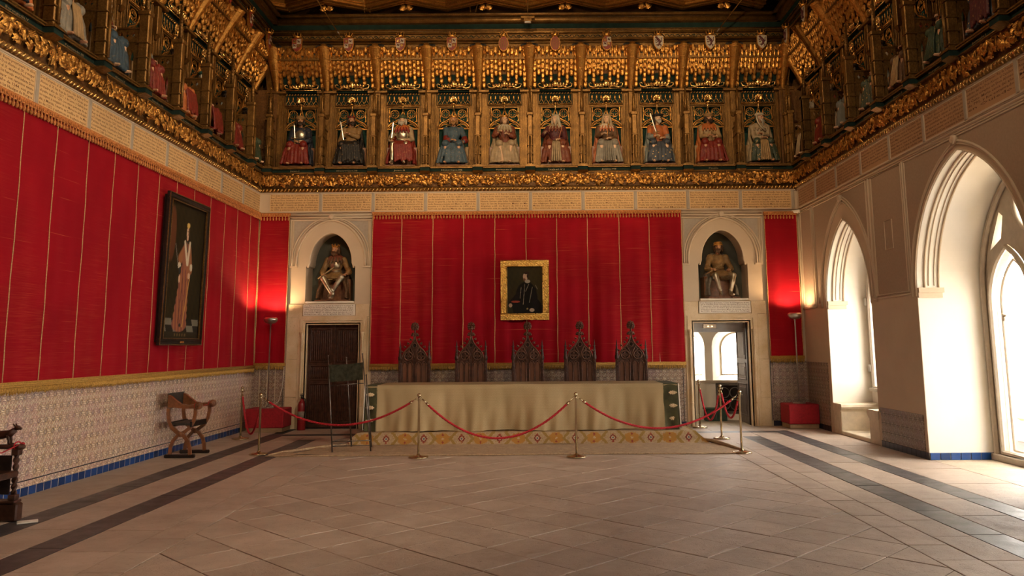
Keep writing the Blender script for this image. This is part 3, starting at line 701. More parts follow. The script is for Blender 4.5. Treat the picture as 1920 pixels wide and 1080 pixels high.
# ---------------------------------------------------------------- back wall
NL, NR = -4.12, 3.84                                   # centres of the two statue niches
def rarch(c, h, zs, ri, n=12):                         # round arch drawn up to a slight point
    r_ = [(c+h*cos(pi/2*i/n), zs+ri*(.95*sin(pi/2*i/n)+.05*(i/n)**3)) for i in range(n+1)]
    return [(2*c-x, z) for x, z in r_] + r_[::-1][1:]
def niche_poly(c):
    h = .50; return [(c-h, 2.50), (c+h, 2.50), (c+h, 3.22), (c+h-.04, 3.24)] + [(x, z) for x, z in rarch(c, h-.06, 3.30, .63)][::-1] + [(c-h+.04, 3.24), (c-h, 3.22)]
doorL = [(-4.57, 0), (-3.51, 0), (-3.51, 2.06), (-4.57, 2.06)]
doorR = [(3.19, 0), (4.32, 0), (4.32, 2.05), (3.19, 2.05)]
outer = [(-5.9, 0), (-4.57, 0), (-4.57, 2.06), (-3.51, 2.06), (-3.51, 0), (3.19, 0), (3.19, 2.05), (4.32, 2.05), (4.32, 0), (6.6, 0), (6.6, 5.16), (-5.9, 5.16)]
wb = MB().plate(outer, 0, .6, [niche_poly(NL), niche_poly(NR)])
wall_back = struct('wall_back', wb, M['plaster'], (0, YB, 0), 0)
obj('upper_wall', MB().box(-6.3, 6.3, .55, .75, 5.1, 9.1), M['gold_dark'], wall_back)
for c in (NL, NR):
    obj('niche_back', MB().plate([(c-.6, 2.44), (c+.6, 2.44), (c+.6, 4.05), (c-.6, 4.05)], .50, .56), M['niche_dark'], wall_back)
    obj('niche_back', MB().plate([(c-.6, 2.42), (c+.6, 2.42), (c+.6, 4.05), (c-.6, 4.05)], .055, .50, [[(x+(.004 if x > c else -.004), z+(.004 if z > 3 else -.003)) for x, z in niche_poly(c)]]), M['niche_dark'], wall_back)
    # opening only: dark lining behind a plaster lip
    # white sill
    obj('niche_sill', MB().cbox(c-.485, c+.485, -.035, .45, 2.475, 2.515, .006), M['trim_white'], wall_back)
    # panel with archivolt and alfiz frame
    x0, x1, z0, z1 = c-.83, c+.81, 3.22, 4.27
    arch = rarch(c, .70, 3.30, .87, 16)
    fld = [(x0+.07, z0+.03)] + [(c-.735, z0+.03)] + [(c+(x-c)*1.05, z+.035) for x, z in arch] + [(c+.735, z0+.03), (x1-.07, z0+.03), (x1-.07, z1-.12), (x0+.07, z1-.12)]
    obj('spandrel_field', MB().plate(fld[::-1] if area(fld) < 0 else fld, -.006, 0), M['spandrel'], wall_back)
    mo = MB()
    for k, (dd, r) in enumerate(((0, .020), (.045, .011), (.085, .016))):
        pts = [(c-.70-dd, -.015, 3.22)] + [(c+(x-c)*(1+dd/.70), -.015, z+dd*.9) for x, z in arch] + [(c+.70+dd, -.015, 3.22)]
        mo.tube(pts, r, 6)
    for dd, r in ((0, .018), (.05, .010)):
        mo.tube([(x0+dd, -.012, z0), (x0+dd, -.012, z1-.10+0*dd), (x1-dd, -.012, z1-.10), (x1-dd, -.012, z0)], r, 6, smooth=False)
    mo.box(x0-.01, x0+.16, -.03, 0, z0-.025, z0+.012).box(x1-.16, x1+.01, -.03, 0, z0-.025, z0+.012)
    mo.tube([(x0-.03, -.02, z1-.045), (x1+.03, -.02, z1-.045)], .022, 6).tube([(x0-.03, -.015, z1), (x1+.03, -.015, z1)], .018, 6)
    mo.lathe([(.028, -.03), (.055, -.03), (.055, .03), (.028, .03)], (c, -.03, z1-.03), 14, ax='y')
    mo.ball((c, -.045, z1-.03), .018)
    obj('arch_moulding', mo, M['plaster_mould'], wall_back)
    inner = MB(); ip = rarch(c, .44, 3.30, .63, 14)
    inner.tube([(c-.47, .02, 3.20), (c-.455, .02, 3.26)] + [(x, .02, z) for x, z in ip] + [(c+.455, .02, 3.26), (c+.47, .02, 3.20)], .022, 6)
    obj('arch_lip', inner, M['plaster_mould'], wall_back)
# stone door surrounds
for c, (dx0, dx1, dzt), (sx0, sx1) in ((NL, (-4.57, -3.51, 2.06), (-4.96, -3.31)), (NR, (3.19, 4.32, 2.05), (3.0, 4.68))):
    for (a, b, z0, z1) in ((sx0, dx0-.16, 0, .62), (sx0, dx0-.16, .62, 1.36), (sx0, dx0-.16, 1.36, 2.2), (dx1+.16, sx1, 0, .55), (dx1+.16, sx1, .55, 1.3), (dx1+.16, sx1, 1.3, 2.2), (sx0, c-.53, 2.2, 2.46), (c+.53, sx1, 2.2, 2.46), (c-.53, c+.53, 2.46, 2.475)):
        if b-a > .03: obj('stone_block', MB().cbox(a+.002, b-.002, -.022, .02, z0+.002, z1-.002, .004), M['door_stone'], wall_back)
    f = MB()
    for k, (o_, d) in enumerate(((.16, .030), (.115, .045), (.07, .020), (.03, .0))):
        w = .045
        f.box(dx0-o_, dx0-o_+w, -d, .05, 0, dzt+o_).box(dx1+o_-w, dx1+o_, -d, .05, 0, dzt+o_).box(dx0-o_+w, dx1+o_-w, -d, .05, dzt+o_-w, dzt+o_)
    for xx in (dx0-.075, dx1+.075):
        f.lathe([(.035, 0), (.035, .35), (.026, .37), (.024, 1.72), (.03, 1.73), (.02, 1.76), (.045, 1.86), (.045, 1.90)], (xx, -.05, .0), 10)
        for q in (.33, .45): f.lathe([(.03, -.012), (.037, 0), (.03, .012)], (xx, -.05, q), 10)
    obj('door_frame', f, M['door_stone'], wall_back)
# inscription tablets above the doors
def tablet(c, lines, lab):
    t = empty('inscription_tablet', lab, 'plaque', (c, YB-.024, 0), 0, None)
    obj('tablet', MB().cbox(-.52, .52, -.016, 0, 2.225, 2.455, .005), M['trim_white'], t)
    obj('lettering', text_mb(lines, .98, .20, -.0185, 0, 2.34), M['ink'], t)
tablet(NL, TAB[0], 'cream inscription tablet above the closed wooden door')
tablet(NR, TAB[1], 'cream inscription tablet above the open doorway')

# ---------------------------------------------------------------- left wall
wall_left = struct('wall_left', MB().box(YF-.2, YB+.6, 0, .5, 0, 5.16), M['plaster'], FR['left'][0], FR['left'][1])
obj('upper_wall', MB().box(YF-.2, YB+.9, .55, .75, 5.1, 9.1), M['gold_dark'], wall_left)
# ---------------------------------------------------------------- right wall with pointed window bays (local x = -y)
def arch_poly(yc, h, zs, rise, z0=0, g=0):
    c = -yc; return [(c-h-g, z0), (c+h+g, z0)] + [(c+(x-c)*(1+g/h), z+g) for x, z in pointed(c, h, zs, rise, 16)][::-1]
bays_r = [(13.83, .97, 2.3, 1.44), (9.96, 1.34, 2.3, 1.74), (4.6, 1.34, 2.3, 1.74), (-.8, 1.34, 2.3, 1.74)]
o_ = [(-YB-.6, 0)]
for yc, h, zs, ri in bays_r:
    p = arch_poly(yc, h, zs, ri); o_ += [p[0]] + list(reversed(p[2:])) + [p[1]]
# path along the floor: up the left jamb, over the arch, down the right jamb
o_ += [(-YF+.2, 0), (-YF+.2, 5.16), (-YB-.6, 5.16)]
wall_right = struct('wall_right', MB().plate(o_, 0, 1.12), M['plaster_white'], FR['right'][0], FR['right'][1])
obj('upper_wall', MB().box(-YB-.9, -YF+.2, .55, .75, 5.1, 9.1), M['gold_dark'], wall_right)
mo = MB(); fl_ = MB(); skin_ = MB()
# thin plaster skin in the room colour round the white embrasures
o2 = [(-YB, 0)]
for yc, h, zs, ri in bays_r:
    p = arch_poly(yc, h, zs, ri, 0, .004); o2 += [p[0]] + list(reversed(p[2:])) + [p[1]]
o2 += [(-YF, 0), (-YF, 4.34), (-YB, 4.34)]
obj('plaster_skin', MB().plate(o2, -.006, 0), M['plaster'], wall_right)
def rail(pts, r=.02, closed=True, d=-.012):
    P = [(x, d, z) for x, z in pts]
    if closed: P = P + [P[0]]
    mo.tube(P, r, 6, smooth=False)
zb, zt = 2.34, 4.22
def panel(ya, yb, arch=None, mat='taupe'):             # ya > yb (far to near)
    x0, x1 = -ya, -yb
    if arch is None: pts = [(x0, zb), (x1, zb), (x1, zt), (x0, zt)]
    else:
        yc, ho, ao = arch; c = -yc
        cur = pointed(c, ho, zb, ao-zb, 16)
        pts = [(x0, zb), (c-ho, zb)] + cur[1:-1] + [(c+ho, zb), (x1, zb), (x1, zt), (x0, zt)]
    if arch is not None and ao > zt-.02:
        pts = [(x, min(z, zt-.03)) for x, z in pts]
        pts[-1] = (x0, zt); pts[-2] = (x1, zt)
    fl_.plate(pts, -.011, -.006)
    rail(pts, .016)
panel(15.98, 15.38)
panel(15.22, 12.78, (13.83, 1.24, 4.17))
panel(12.56, 11.52)
panel(11.40, 8.48, (9.96, 1.44, 4.13))
panel(8.36, 6.2); panel(6.0, 3.2, (4.6, 1.39, 4.13)); panel(3.0, .7); panel(.6, -2.2, (-.8, 1.39, 4.13))
# rectangular grille in the narrow panel
rail([(-12.18, 3.02), (-11.92, 3.02), (-11.92, 3.46), (-12.18, 3.46)], .009)
for yc, h, zs, ri in bays_r:
    c = -yc
    k = 1.0
    if h < 1: offs = ((.02, .010), (.205, .010), (.235, .020))
    else: offs = ((.012, .010), (.085, .009), (.11, .019))
    for g, r in offs:
        cur = pointed(c, h+g, zs, ri+g*(1.65 if h < 1 else 1.15), 18)
        P = [(c-h-g, -.015, zs-.05)] + [(x, -.015, z) for x, z in cur] + [(c+h+g, -.015, zs-.05)]
        mo.tube(P, r, 6)
    apex = zs+ri+ (.36 if h < 1 else .10)
    mo.lathe([(.03, -.03), (.06, -.03), (.06, .03), (.03, .03)], (c, -.035, apex+.035), 14, ax='y').ball((c, -.05, apex+.035), .02)
    # grooved reveal moulding and imposts inside the embrasure
    for dd in (.10, .30):
        cur = pointed(c, h-.012, zs, ri-.012, 18)
        mo.tube([(c-h+.012, dd, zs+.06)] + [(x, dd, z) for x, z in cur[1:-1]] + [(c+h-.012, dd, zs+.06)], .015, 6)
    for dd in (.16, .24):
        cur = pointed(c, h-.008, zs, ri-.008, 18)
        mo.tube([(c-h+.008, dd, zs+.10)] + [(x, dd, z) for x, z in cur[1:-1]] + [(c+h-.008, dd, zs+.10)], .007, 6)
    for s in (-1, 1):
        xa = c+s*h; xb = c+s*(h-.045)
        mo.box(xa, xb, .0, .36, zs+.0, zs+.07); mo.box(xa, c+s*(h-.028), .0, .34, zs-.07, zs)
for z, r in ((4.325, .016), (4.285, .020), (4.25, .012)): mo.tube([(-YB, -.014, z), (-YF, -.014, z)], r, 6)
mo.tube([(-YB+.02, -.014, 2.29), (-15.34, -.014, 2.29)], .014, 6); mo.tube([(-12.7, -.014, 2.30), (-11.38, -.014, 2.30)], .014, 6)
for y in (15.30, 12.67, 11.46, 8.42, 6.1, 3.1): mo.tube([(-y, -.014, 2.30), (-y, -.014, 4.24)], .018, 6)
obj('wall_moulding', mo, M['plaster_mould'], wall_right)
obj('wall_panel', fl_, M['plaster_taupe'], wall_right)
# front wall (behind the camera) and ceiling
struct('wall_front', MB().box(-6.2, 6.2, YF-.2, YF, 0, 9.1), M['plaster'])

# ---------------------------------------------------------------- traceried windows
def window_a(idx, yc):
    w = struct('window_%d' % idx, MB().plate(arch_poly(yc, 1.345, 2.3, 1.745), .93, 1.06,
        [[(c_-.49, .10), (c_+.49, .10)] + [(x, z) for x, z in pointed(c_, .49, 2.10, .80, 12)][::-1] for c_ in (-yc-.66, -yc+.66)]
        + [arc(-yc, 3.38, .36, 0, 345, 23)]
        + [[(-yc-1.08, 2.86), (-yc-.80, 3.0), (-yc-.72, 3.30), (-yc-.80, 3.36)], [(-yc+.80, 3.36), (-yc+.72, 3.30), (-yc+.80, 3.0), (-yc+1.08, 2.86)]]), M['frame_paint'], FR['right'][0], FR['right'][1])
    for s in (-1, 1):
        c_ = -yc+s*.66; b = MB()
        P = [(c_-.47, .90, .12)] + [(x, .90, z) for x, z in pointed(c_, .47, 2.10, .77, 12)] + [(c_+.47, .90, .12), (c_-.47, .90, .12)]
        b.tube(P, .035, 6, smooth=False)
        P = [(c_-.36, .99, .16)] + [(x, .99, z) for x, z in pointed(c_, .36, 2.08, .62, 12)] + [(c_+.36, .99, .16), (c_-.36, .99, .16)]
        b.tube(P, .018, 6, smooth=False)
        for q in (-1, 1): b.ball((c_+q*.34, .99, 1.93), (.03, .02, .05)).ball((c_+q*.31, .99, 1.96), (.035, .02, .02))
        obj('window_frame', b, M['frame_paint'], w)
        obj('glass_pane', MB().box(c_-.49, c_+.49, .995, 1.0, .1, 2.9), M['glass'], w)
    b = MB()
    b.tube([(x, .90, z) for x, z in arc(-yc, 3.38, .38, 0, 360, 28)], .04, 6)
    P = [(-yc-1.28, .90, .05)] + [(x, .90, z) for x, z in pointed(-yc, 1.28, 2.3, 1.68, 14)] + [(-yc+1.28, .90, .05), (-yc-1.28, .90, .05)]
    b.tube(P, .04, 6, smooth=False)
    b.cbox(-yc-1.34, -yc+1.34, .84, 1.0, 0, .09, .01)
    obj('window_frame', b, M['frame_paint'], w)
    return w
for i, yc in enumerate((9.96, 4.6, -.8)): window_a(i+2, yc)
yc = 13.83; c_ = -yc
w1 = struct('window_1', MB().plate(arch_poly(yc, .975, 2.3, 1.445, .0), .72, .86, [[(c_-.84, .82), (c_+.84, .82)] + [(x, z) for x, z in pointed(c_, .84, 2.15, 1.25, 12)][::-1]]), M['plaster_white'], FR['right'][0], FR['right'][1])
b = MB(); P = [(c_-.82, .70, .80)] + [(x, .70, z) for x, z in pointed(c_, .82, 2.15, 1.22, 12)] + [(c_+.82, .70, .80), (c_-.82, .70, .80)]
b.tube(P, .035, 6, smooth=False); P = [(c_-.74, .76, .86)] + [(x, .76, z) for x, z in pointed(c_, .74, 2.15, 1.12, 12)] + [(c_+.74, .76, .86), (c_-.74, .76, .86)]
b.tube(P, .03, 6, smooth=False).box(c_-.02, c_+.02, .74, .80, .86, 3.2).box(c_-.86, c_+.86, .62, .74, .74, .80)
obj('window_frame', b, M['frame_paint'], w1)
for z in (1.15, 2.35):
    obj('hinge', MB().lathe([(.022, -.07), (.028, -.06), (.028, .06), (.022, .07)], (c_-.86, .66, z), 10).box(c_-.9, c_-.83, .67, .70, z-.05, z+.05), M['steel'], w1)
obj('glass_pane', MB().box(c_-.84, c_+.84, .775, .78, .82, 3.4), M['glass'], w1)
# stone window seats
seat = empty('stone_window_seat', 'pair of stone benches built into the smaller window bay', 'window seat', FR['right'][0], FR['right'][1])
for s, (xa, xb) in ((-1, (c_-.965, c_-.60)), (1, (c_+.60, c_+.965))):
    b = MB().cbox(xa, xb, -.01, .71, .0, .42, .01); q = (xb if s < 0 else xa); e = .05*(-s)
    prof = [(0, .40), (.012, .42), (.05, .455), (.062, .485), (.05, .525), (.02, .535)]
    x_in = xb if s < 0 else xa; sg = -s
    rings = [[(x_in+sg*p, y, z) for p, z in prof] + [(xa if s < 0 else xb, y, .535), (xa if s < 0 else xb, y, .40)] for y in (-.02, .71)]
    b.loft(rings, True); obj('bench', b, M['stone_sill'], seat)
obj('threshold', MB().cbox(c_-.60, c_+.60, -.01, .71, .0, .07, .01), M['stone_sill'], seat)
# rubble parapet outside the big window
pp = empty('garden_parapet', 'rough rubble parapet seen low through the large window', 'wall', (8.2, 9.6, 0))
for k in range(4):
    for j in range(14):
        y0 = -3.6+j*.52+(k % 2)*.25
        g_ = MB().cbox(-.25, .25, y0, y0+.50, -.35+k*.22, -.14+k*.22, .05); obj('stone', g_, M['stone_sill'], pp)
struct('ground_outside', MB().box(6.57, 16, -12, 16.9, -.6, -.35), M['stone_sill'])

# ---------------------------------------------------------------- tiles
tile_me = MB().cbox(-.0685, .0685, -.012, 0, -.0685, .0685, .003).mesh('tile')
half_me = MB().cbox(-.0665, .0665, -.012, 0, -.047, .047, .003).mesh('tile')
def tiles(wall, parent, mat, x0, x1, z0, z1, budget, name='wall_tile', flip=False):
    n = int(round((x1-x0)/.14)); mz = int(round((z1-z0)/.14)); rest = MB(); dx = (x1-x0)/n; k = 0
    cols = range(n-1, -1, -1) if flip else range(n)
    for i in cols:
        for j in range(mz):
            x = x0+(i+.5)*dx; z = z0+(j+.5)*(z1-z0)/mz
            if k < budget:
                o = obj(name, tile_me, None, parent, (x, -.001, z)); k += 1
                o.data.materials.clear() if False else None
                if not tile_me.materials: tile_me.materials.append(None)
                o.material_slots[0].link = 'OBJECT'; o.material_slots[0].material = mat
            else: rest.cbox(x-.0685, x+.0685, -.013, -.001, z-.0685, z+.0685, .003)
    if rest.v: obj(name, rest, mat, parent, kind='stuff')
    return k
def skirting(parent, x0, x1, mat, budget=300, name='skirting_tile', z1=.094):
    obj('skirting_grout', MB().box(x0, x1, -.0125, 0, .0, .097), M['grout' if mat == M['tile_blue'] else 'joint'], parent)
    n = max(1, int(round((x1-x0)/.141))); dx = (x1-x0)/n
    for i in range(n):
        o = obj(name, half_me, None, parent, (x0+(i+.5)*dx, -.003, .048))
        if not half_me.materials: half_me.materials.append(None)
        o.material_slots[0].link = 'OBJECT'; o.material_slots[0].material = mat
        o.scale = (dx/.141, 1, 1)
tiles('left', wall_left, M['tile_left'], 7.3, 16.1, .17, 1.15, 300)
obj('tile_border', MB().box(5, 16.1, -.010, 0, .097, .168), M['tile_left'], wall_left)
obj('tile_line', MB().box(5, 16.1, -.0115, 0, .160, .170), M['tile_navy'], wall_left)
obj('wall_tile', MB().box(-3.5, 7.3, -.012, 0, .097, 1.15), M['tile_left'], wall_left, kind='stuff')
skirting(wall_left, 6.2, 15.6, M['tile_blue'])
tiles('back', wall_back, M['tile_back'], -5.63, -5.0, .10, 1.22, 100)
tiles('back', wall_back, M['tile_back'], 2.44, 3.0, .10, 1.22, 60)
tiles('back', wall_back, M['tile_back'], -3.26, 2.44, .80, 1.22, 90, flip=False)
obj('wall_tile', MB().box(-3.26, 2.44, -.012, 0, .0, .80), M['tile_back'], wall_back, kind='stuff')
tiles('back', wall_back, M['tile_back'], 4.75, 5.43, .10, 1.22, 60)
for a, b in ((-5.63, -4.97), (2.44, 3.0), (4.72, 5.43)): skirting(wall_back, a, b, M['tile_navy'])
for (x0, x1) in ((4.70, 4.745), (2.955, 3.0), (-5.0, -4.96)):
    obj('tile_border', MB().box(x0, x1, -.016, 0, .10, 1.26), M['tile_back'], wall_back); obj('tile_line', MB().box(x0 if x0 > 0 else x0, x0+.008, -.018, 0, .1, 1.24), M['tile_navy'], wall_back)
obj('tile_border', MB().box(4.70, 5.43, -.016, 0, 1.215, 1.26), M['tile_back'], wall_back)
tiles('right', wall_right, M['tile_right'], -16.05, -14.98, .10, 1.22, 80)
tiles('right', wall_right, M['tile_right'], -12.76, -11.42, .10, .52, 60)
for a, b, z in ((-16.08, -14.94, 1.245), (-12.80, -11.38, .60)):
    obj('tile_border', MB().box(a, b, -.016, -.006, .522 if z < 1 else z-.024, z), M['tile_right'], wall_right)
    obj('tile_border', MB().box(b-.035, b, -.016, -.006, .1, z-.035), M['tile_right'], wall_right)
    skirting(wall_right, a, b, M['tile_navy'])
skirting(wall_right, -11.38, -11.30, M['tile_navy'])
obj('skirting_grout', MB().box(-11.30, -11.2985, .0, .93, 0, .097), M['grout'], wall_right)
# blue skirting inside the big embrasure (faces the room end)
for k in range(7):
    o = obj('skirting_tile', half_me, None, wall_right, (-11.30+.003+.0, .07+k*.141, .048), pi/2)
    o.material_slots[0].link = 'OBJECT'; o.material_slots[0].material = M['tile_blue']

# ---------------------------------------------------------------- red hangings
def folds(x, amp, ph): return amp*(sin(x*9+ph)*.5 + sin(x*23+ph*2)*.3 + sin(x*4.1+ph)*.6)
def hanging(wall, x0, x1, z0, z1, seams, amp, lab, nm='red_wall_hanging', d=.05, step=.05, fr=(True, True)):
    h = empty(nm, lab, 'wall hanging', FR[wall][0], FR[wall][1])
    xs = [x0] + seams + [x1]
    def dd(x, z): return -d - folds(x, amp*(.35+.65*(z1-z)/(z1-z0)), 1.3) - .004*sin(z*3+x*5)
    for a, b in zip(xs[:-1], xs[1:]):
        mb = MB(); n = max(2, int((b-a)/step)); m_ = 14; vs = []; fs = []
        for j in range(m_+1):
            z = z0+(z1-z0)*j/m_
            for i in range(n+1):
                x = a+(b-a)*i/n; vs.append((x, dd(x, z), z))
        for j in range(m_):
            for i in range(n): q = j*(n+1)+i; fs.append((q, q+1, q+n+2, q+n+1))
        mb.add(vs, fs, True); obj('cloth_panel', mb, M['red_cloth'], h)
    for x in seams + [x0+.01, x1-.01]:
        P = [(x+.004*sin(k*2.1), dd(x, z0+(z1-z0)*k/14)-.004, z0+(z1-z0)*k/14) for k in range(15)]
        obj('seam_braid', MB().tube(P, .0075, 5, flat=.5), M['braid'], h)
    if fr[0]:
        b = MB().box(x0, x1, -d-.030, -.008, z1-.035, z1+.035)
        n = int((x1-x0)/.035)
        for k in range(n): b.ball((x0+(k+.5)*.035, -d-.032, z1-.012+.012*(k % 2)), (.014, .010, .020), 5, 4)
        obj('braid_band', b, M['tassel_orange'], h, kind='stuff')
        t = MB(); n = int((x1-x0)/.062)
        for k in range(n):
            x = x0+(k+.5)*.062; t.lathe([(.005, 0), (.012, -.012), (.009, -.02), (.019, -.045), (.016, -.075), (.004, -.088)], (x, -d-.022, z1-.032), 6)
        obj('tassel_row', t, M['tassel_orange'], h, kind='stuff')
    if fr[1]:
        b = MB().box(x0, x1, -d-.025, -.014, z0-.055, z0+.004)
        for z in (z0-.048, z0-.028, z0-.004): b.tube([(x0, -d-.028, z), (x1, -d-.028, z)], .008, 5)
        obj('braid_band', b, M['fringe_gold'], h)
        t = MB(); n = int((x1-x0)/.026)
        for k in range(n):
            x = x0+(k+.5)*.026; q = R.uniform(-.006, .006); L = .075+R.uniform(-.01, .012)
            t.tube([(x, -d-.018, z0-.05), (x+q*.5, -d-.024, z0-.05-L*.5), (x+q, -d-.018, z0-.05-L)], [.009, .012, .007], 4)
        obj('fringe', t, M['fringe_gold'], h, kind='stuff')
    return h
hanging('left', 5.0, 16.04, 1.25, 4.30, [5.33, 5.96, 6.58, 7.21, 7.85, 8.485, 9.092, 9.768, 10.392, 11.043, 11.675, 12.277, 12.925, 13.6, 14.242, 14.868, 15.524], .010, 'long red wall hanging with gold seams down the left wall')
hanging('back', -3.28, 3.02, 1.26, 4.29, [-2.68, -2.045, -1.42, -.785, -.15, .474, 1.10, 1.744, 2.358], .042, 'wide red wall hanging behind the row of carved chairs')
hanging('back', -5.58, -4.96, 1.29, 4.28, [], .035, 'narrow red wall hanging in the left back corner')
hanging('back', 4.70, 5.38, 1.36, 4.24, [], .030, 'narrow red wall hanging in the right back corner')

# ---------------------------------------------------------------- doors
d1 = struct('door_1', MB().box(-4.62, -3.46, .33, .40, -.11, 2.12).box(-4.62, -3.46, .27, .34, -.11, .018), M['wood_black'], (0, YB-.15, 0), 0)  # unseen back plate and sill, carried below the floor to stop light leaking
for s, (a, b) in ((0, (-4.57, -4.045)), (1, (-4.035, -3.51))):
    lf = obj('door_leaf', MB().cbox(a, b, .28, .33, .02, 2.05), M['wood_dark'], d1)
    for (z0, z1) in ((.12, .86), (.96, 1.22), (1.32, 1.95)):
        p = MB(); x0, x1 = a+.07, b-.07
        for (u0, u1, w0, w1) in ((x0, x1, z1, z1+.02), (x0, x1, z0-.02, z0), (x0-.02, x0, z0-.02, z1+.02), (x1, x1+.02, z0-.02, z1+.02)): p.cbox(u0, u1, .262, .285, w0, w1, .005)
        obj('panel_moulding', p, M['wood_dark'], lf)
        q = MB(); n = 9
        for k in range(n):
            x = x0+(k+.5)*(x1-x0)/n; q.tube([(x, .279, z0+.02), (x, .270, z0+.05), (x, .270, z1-.05), (x, .279, z1-.02)], .011, 6, flat=.8)
        obj('linenfold_panel', q, M['wood_dark'], lf)
    obj('door_post', MB().cbox((-4.055 if s == 0 else -4.035), (-4.035 if s == 0 else -4.02), .262, .285, .02, 2.05, .005), M['wood_dark'], lf)
obj('door_handle', MB().lathe([(.012, 0), (.02, .01), (.008, .02), (.008, .04), (.022, .055), (.01, .07)], (-3.99, .28, 1.05), 10, ax='y'), M['iron'], d1)
d2 = struct('door_2', MB().cbox(-.03, .03, 0, .92, .01, 2.03, .006), M['wood_grey'], (4.335, YB+.22, 0), -.02)
for (z0, z1) in ((.18, .78), (.90, 1.20), (1.32, 1.90)):
    p = MB()
    for (u0, u1, w0, w1) in ((.12, .80, z1, z1+.025), (.12, .80, z0-.025, z0), (.10, .125, z0-.025, z1+.025), (.795, .82, z0-.025, z1+.025)): p.cbox(-.045, -.028, u0, u1, w0, w1, .005)
    p.cbox(-.040, -.028, .20, .72, z0+.06, z1-.06, .01)
    obj('panel_moulding', p, M['wood_grey'], d2)
obj('door_edge', MB().cbox(-.035, .035, -.05, .0, 0, 2.05, .004), M['wood_black'], d2)
# gallery beyond the right door
g = struct('wall_gallery', MB().box(5.2, 5.3, 16.7, 18.8, 0, 2.6).box(2.2, 2.3, 16.7, 18.8, 0, 2.6).box(2.2, 5.3, 16.7, 18.8, 2.5, 2.6), M['plaster_white'])
gw = struct('wall_gallery_window', MB(), M['plaster_white'])
def gwin(x0, x1, xa, xb):                              # front opening x0..x1, window plane xa..xb
    fo = [(x0, .82), (x1, .82)] + pointed((x0+x1)/2, (x1-x0)/2, 1.55, .45, 8)[::-1]
    wo = [(xa, .92), (xb, .92)] + pointed((xa+xb)/2, (xb-xa)/2, 1.50, .36, 8)[::-1]
    return fo, wo
f1, w_1 = gwin(2.95, 3.70, 3.1, 3.78); f2, w_2 = gwin(3.86, 5.05, 4.22, 4.92)
gm = MB().plate([(2.3, .0), (5.2, .0), (5.2, 2.5), (2.3, 2.5)], 17.5, 17.55, [f1, f2])
gm.plate([(2.3, .0), (5.2, .0), (5.2, 2.5), (2.3, 2.5)], 18.25, 18.35, [w_1, w_2])
for f, w_ in ((f1, w_1), (f2, w_2)): gm.loft([[(x, 17.52, z) for x, z in f], [(x, 18.28, z) for x, z in w_]], False)
gm.box(2.3, 5.2, 17.35, 17.55, 0, .12)
gw.data = gm.mesh('wall'); gw.data.materials.append(M['plaster_white'])
mull = MB()
for w_ in (w_1, w_2): mull.tube([(x, 18.22, z) for x, z in w_] + [(w_[0][0], 18.22, w_[0][1])], .022, 6)
mull.box(2.95, 5.1, 17.44, 17.56, .78, .83)
obj('window_frame', mull, M['frame_paint'], gw)
gr = empty('iron_radiator_grille', 'dark iron grille under the window seen through the open door', 'grille', (4.45, 17.42, 0))
q = MB().box(-.55, .6, 0, .03, .14, .76); obj('backing', q, M['wood_black'], gr)
for a, b in ((-.55, .02), (.04, .6)):
    fr_ = MB()
    for (u0, u1, w0, w1) in ((a, b, .72, .76), (a, b, .14, .18), (a, a+.03, .14, .76), (b-.03, b, .14, .76)): fr_.box(u0, u1, -.03, 0, w0, w1)
    for cx in (a+.17, b-.17):
        for cz in (.32, .57): fr_.tube([(cx+.11*cos(t*pi/8), -.02, cz+.11*sin(t*pi/8)) for t in range(17)], .010, 5)
    obj('grille_panel', fr_, M['iron'], gr)
gl = empty('grille', 'dark iron grille at the left edge of the open doorway', 'grille', (3.1, 17.42, 0))
q = MB().box(-.3, .35, 0, .03, .14, .76); obj('backing', q, M['iron'], gl)
tag(obj('green_cabinet', MB().cbox(3.6, 4.05, 17.12, 17.33, 0, .24, .01).cbox(3.58, 4.07, 17.10, 17.34, .24, .27, .005).cbox(3.63, 3.81, 17.105, 17.12, .04, .21).cbox(3.84, 4.02, 17.105, 17.12, .04, .21), plain('cab_green', (.035, .075, .05), .7)), 'low green cabinet under the window beyond the open door', 'cabinet')
struct('trim_1', MB().cbox(3.19, 4.32, 16.55, 16.72, 1.85, 2.06, .004), M['grey_room'])
em = empty('emergency_light', 'white emergency light with two lit lamps above the open doorway', 'emergency light', (3.62, 16.55, 0))
obj('housing', MB().cbox(-.14, .14, -.04, 0, 1.925, 2.015, .008), M['white_plastic'], em)
for x in (-.035, .045): obj('bulb', MB().ball((x, -.045, 1.965), (.014, .012, .010)), M['bulb'], em)
# ================================================================== GILDED GALLERY
plain('dark_gap', (.030, .012, .004), .7, var=.2)
def leaf(L=.11, w=.035, curl=.5, lobes=3):
    mb = MB(); n = 6; vs = []; fs = []
    for i in range(n+1):
        t = i/n; ww = w*sin(pi*min(1, t*.93+.07))**.7*(1+.28*cos(t*lobes*2*pi)); x = L*t; y = -.018*sin(t*pi) - curl*.05*t*t
        zc = curl*.35*L*t*t
        vs += [(x, y+.010, zc-ww), (x, y-.008, zc), (x, y+.010, zc+ww)]
    for i in range(n):
        a = i*3; fs += [(a, a+3, a+4, a+1), (a+1, a+4, a+5, a+2)]
    return mb.add(vs, fs, True)
def rotxz(x, z, a, s=1, y=0): return Matrix.Translation((x, y, z)) @ Matrix.Rotation(-a, 4, 'Y') @ Matrix.Scale(s, 4)
def grapes(r=.011):
    mb = MB(); q = random.Random(3)
    for k in range(16):
        row = int((sqrt(8*k+1)-1)/2); c = k-row*(row+1)/2
        mb.ball(((c-row/2)*.021, -.012-.010*(row < 4), .040-(5-row)*.019+.01), r, 6, 4)
    return mb
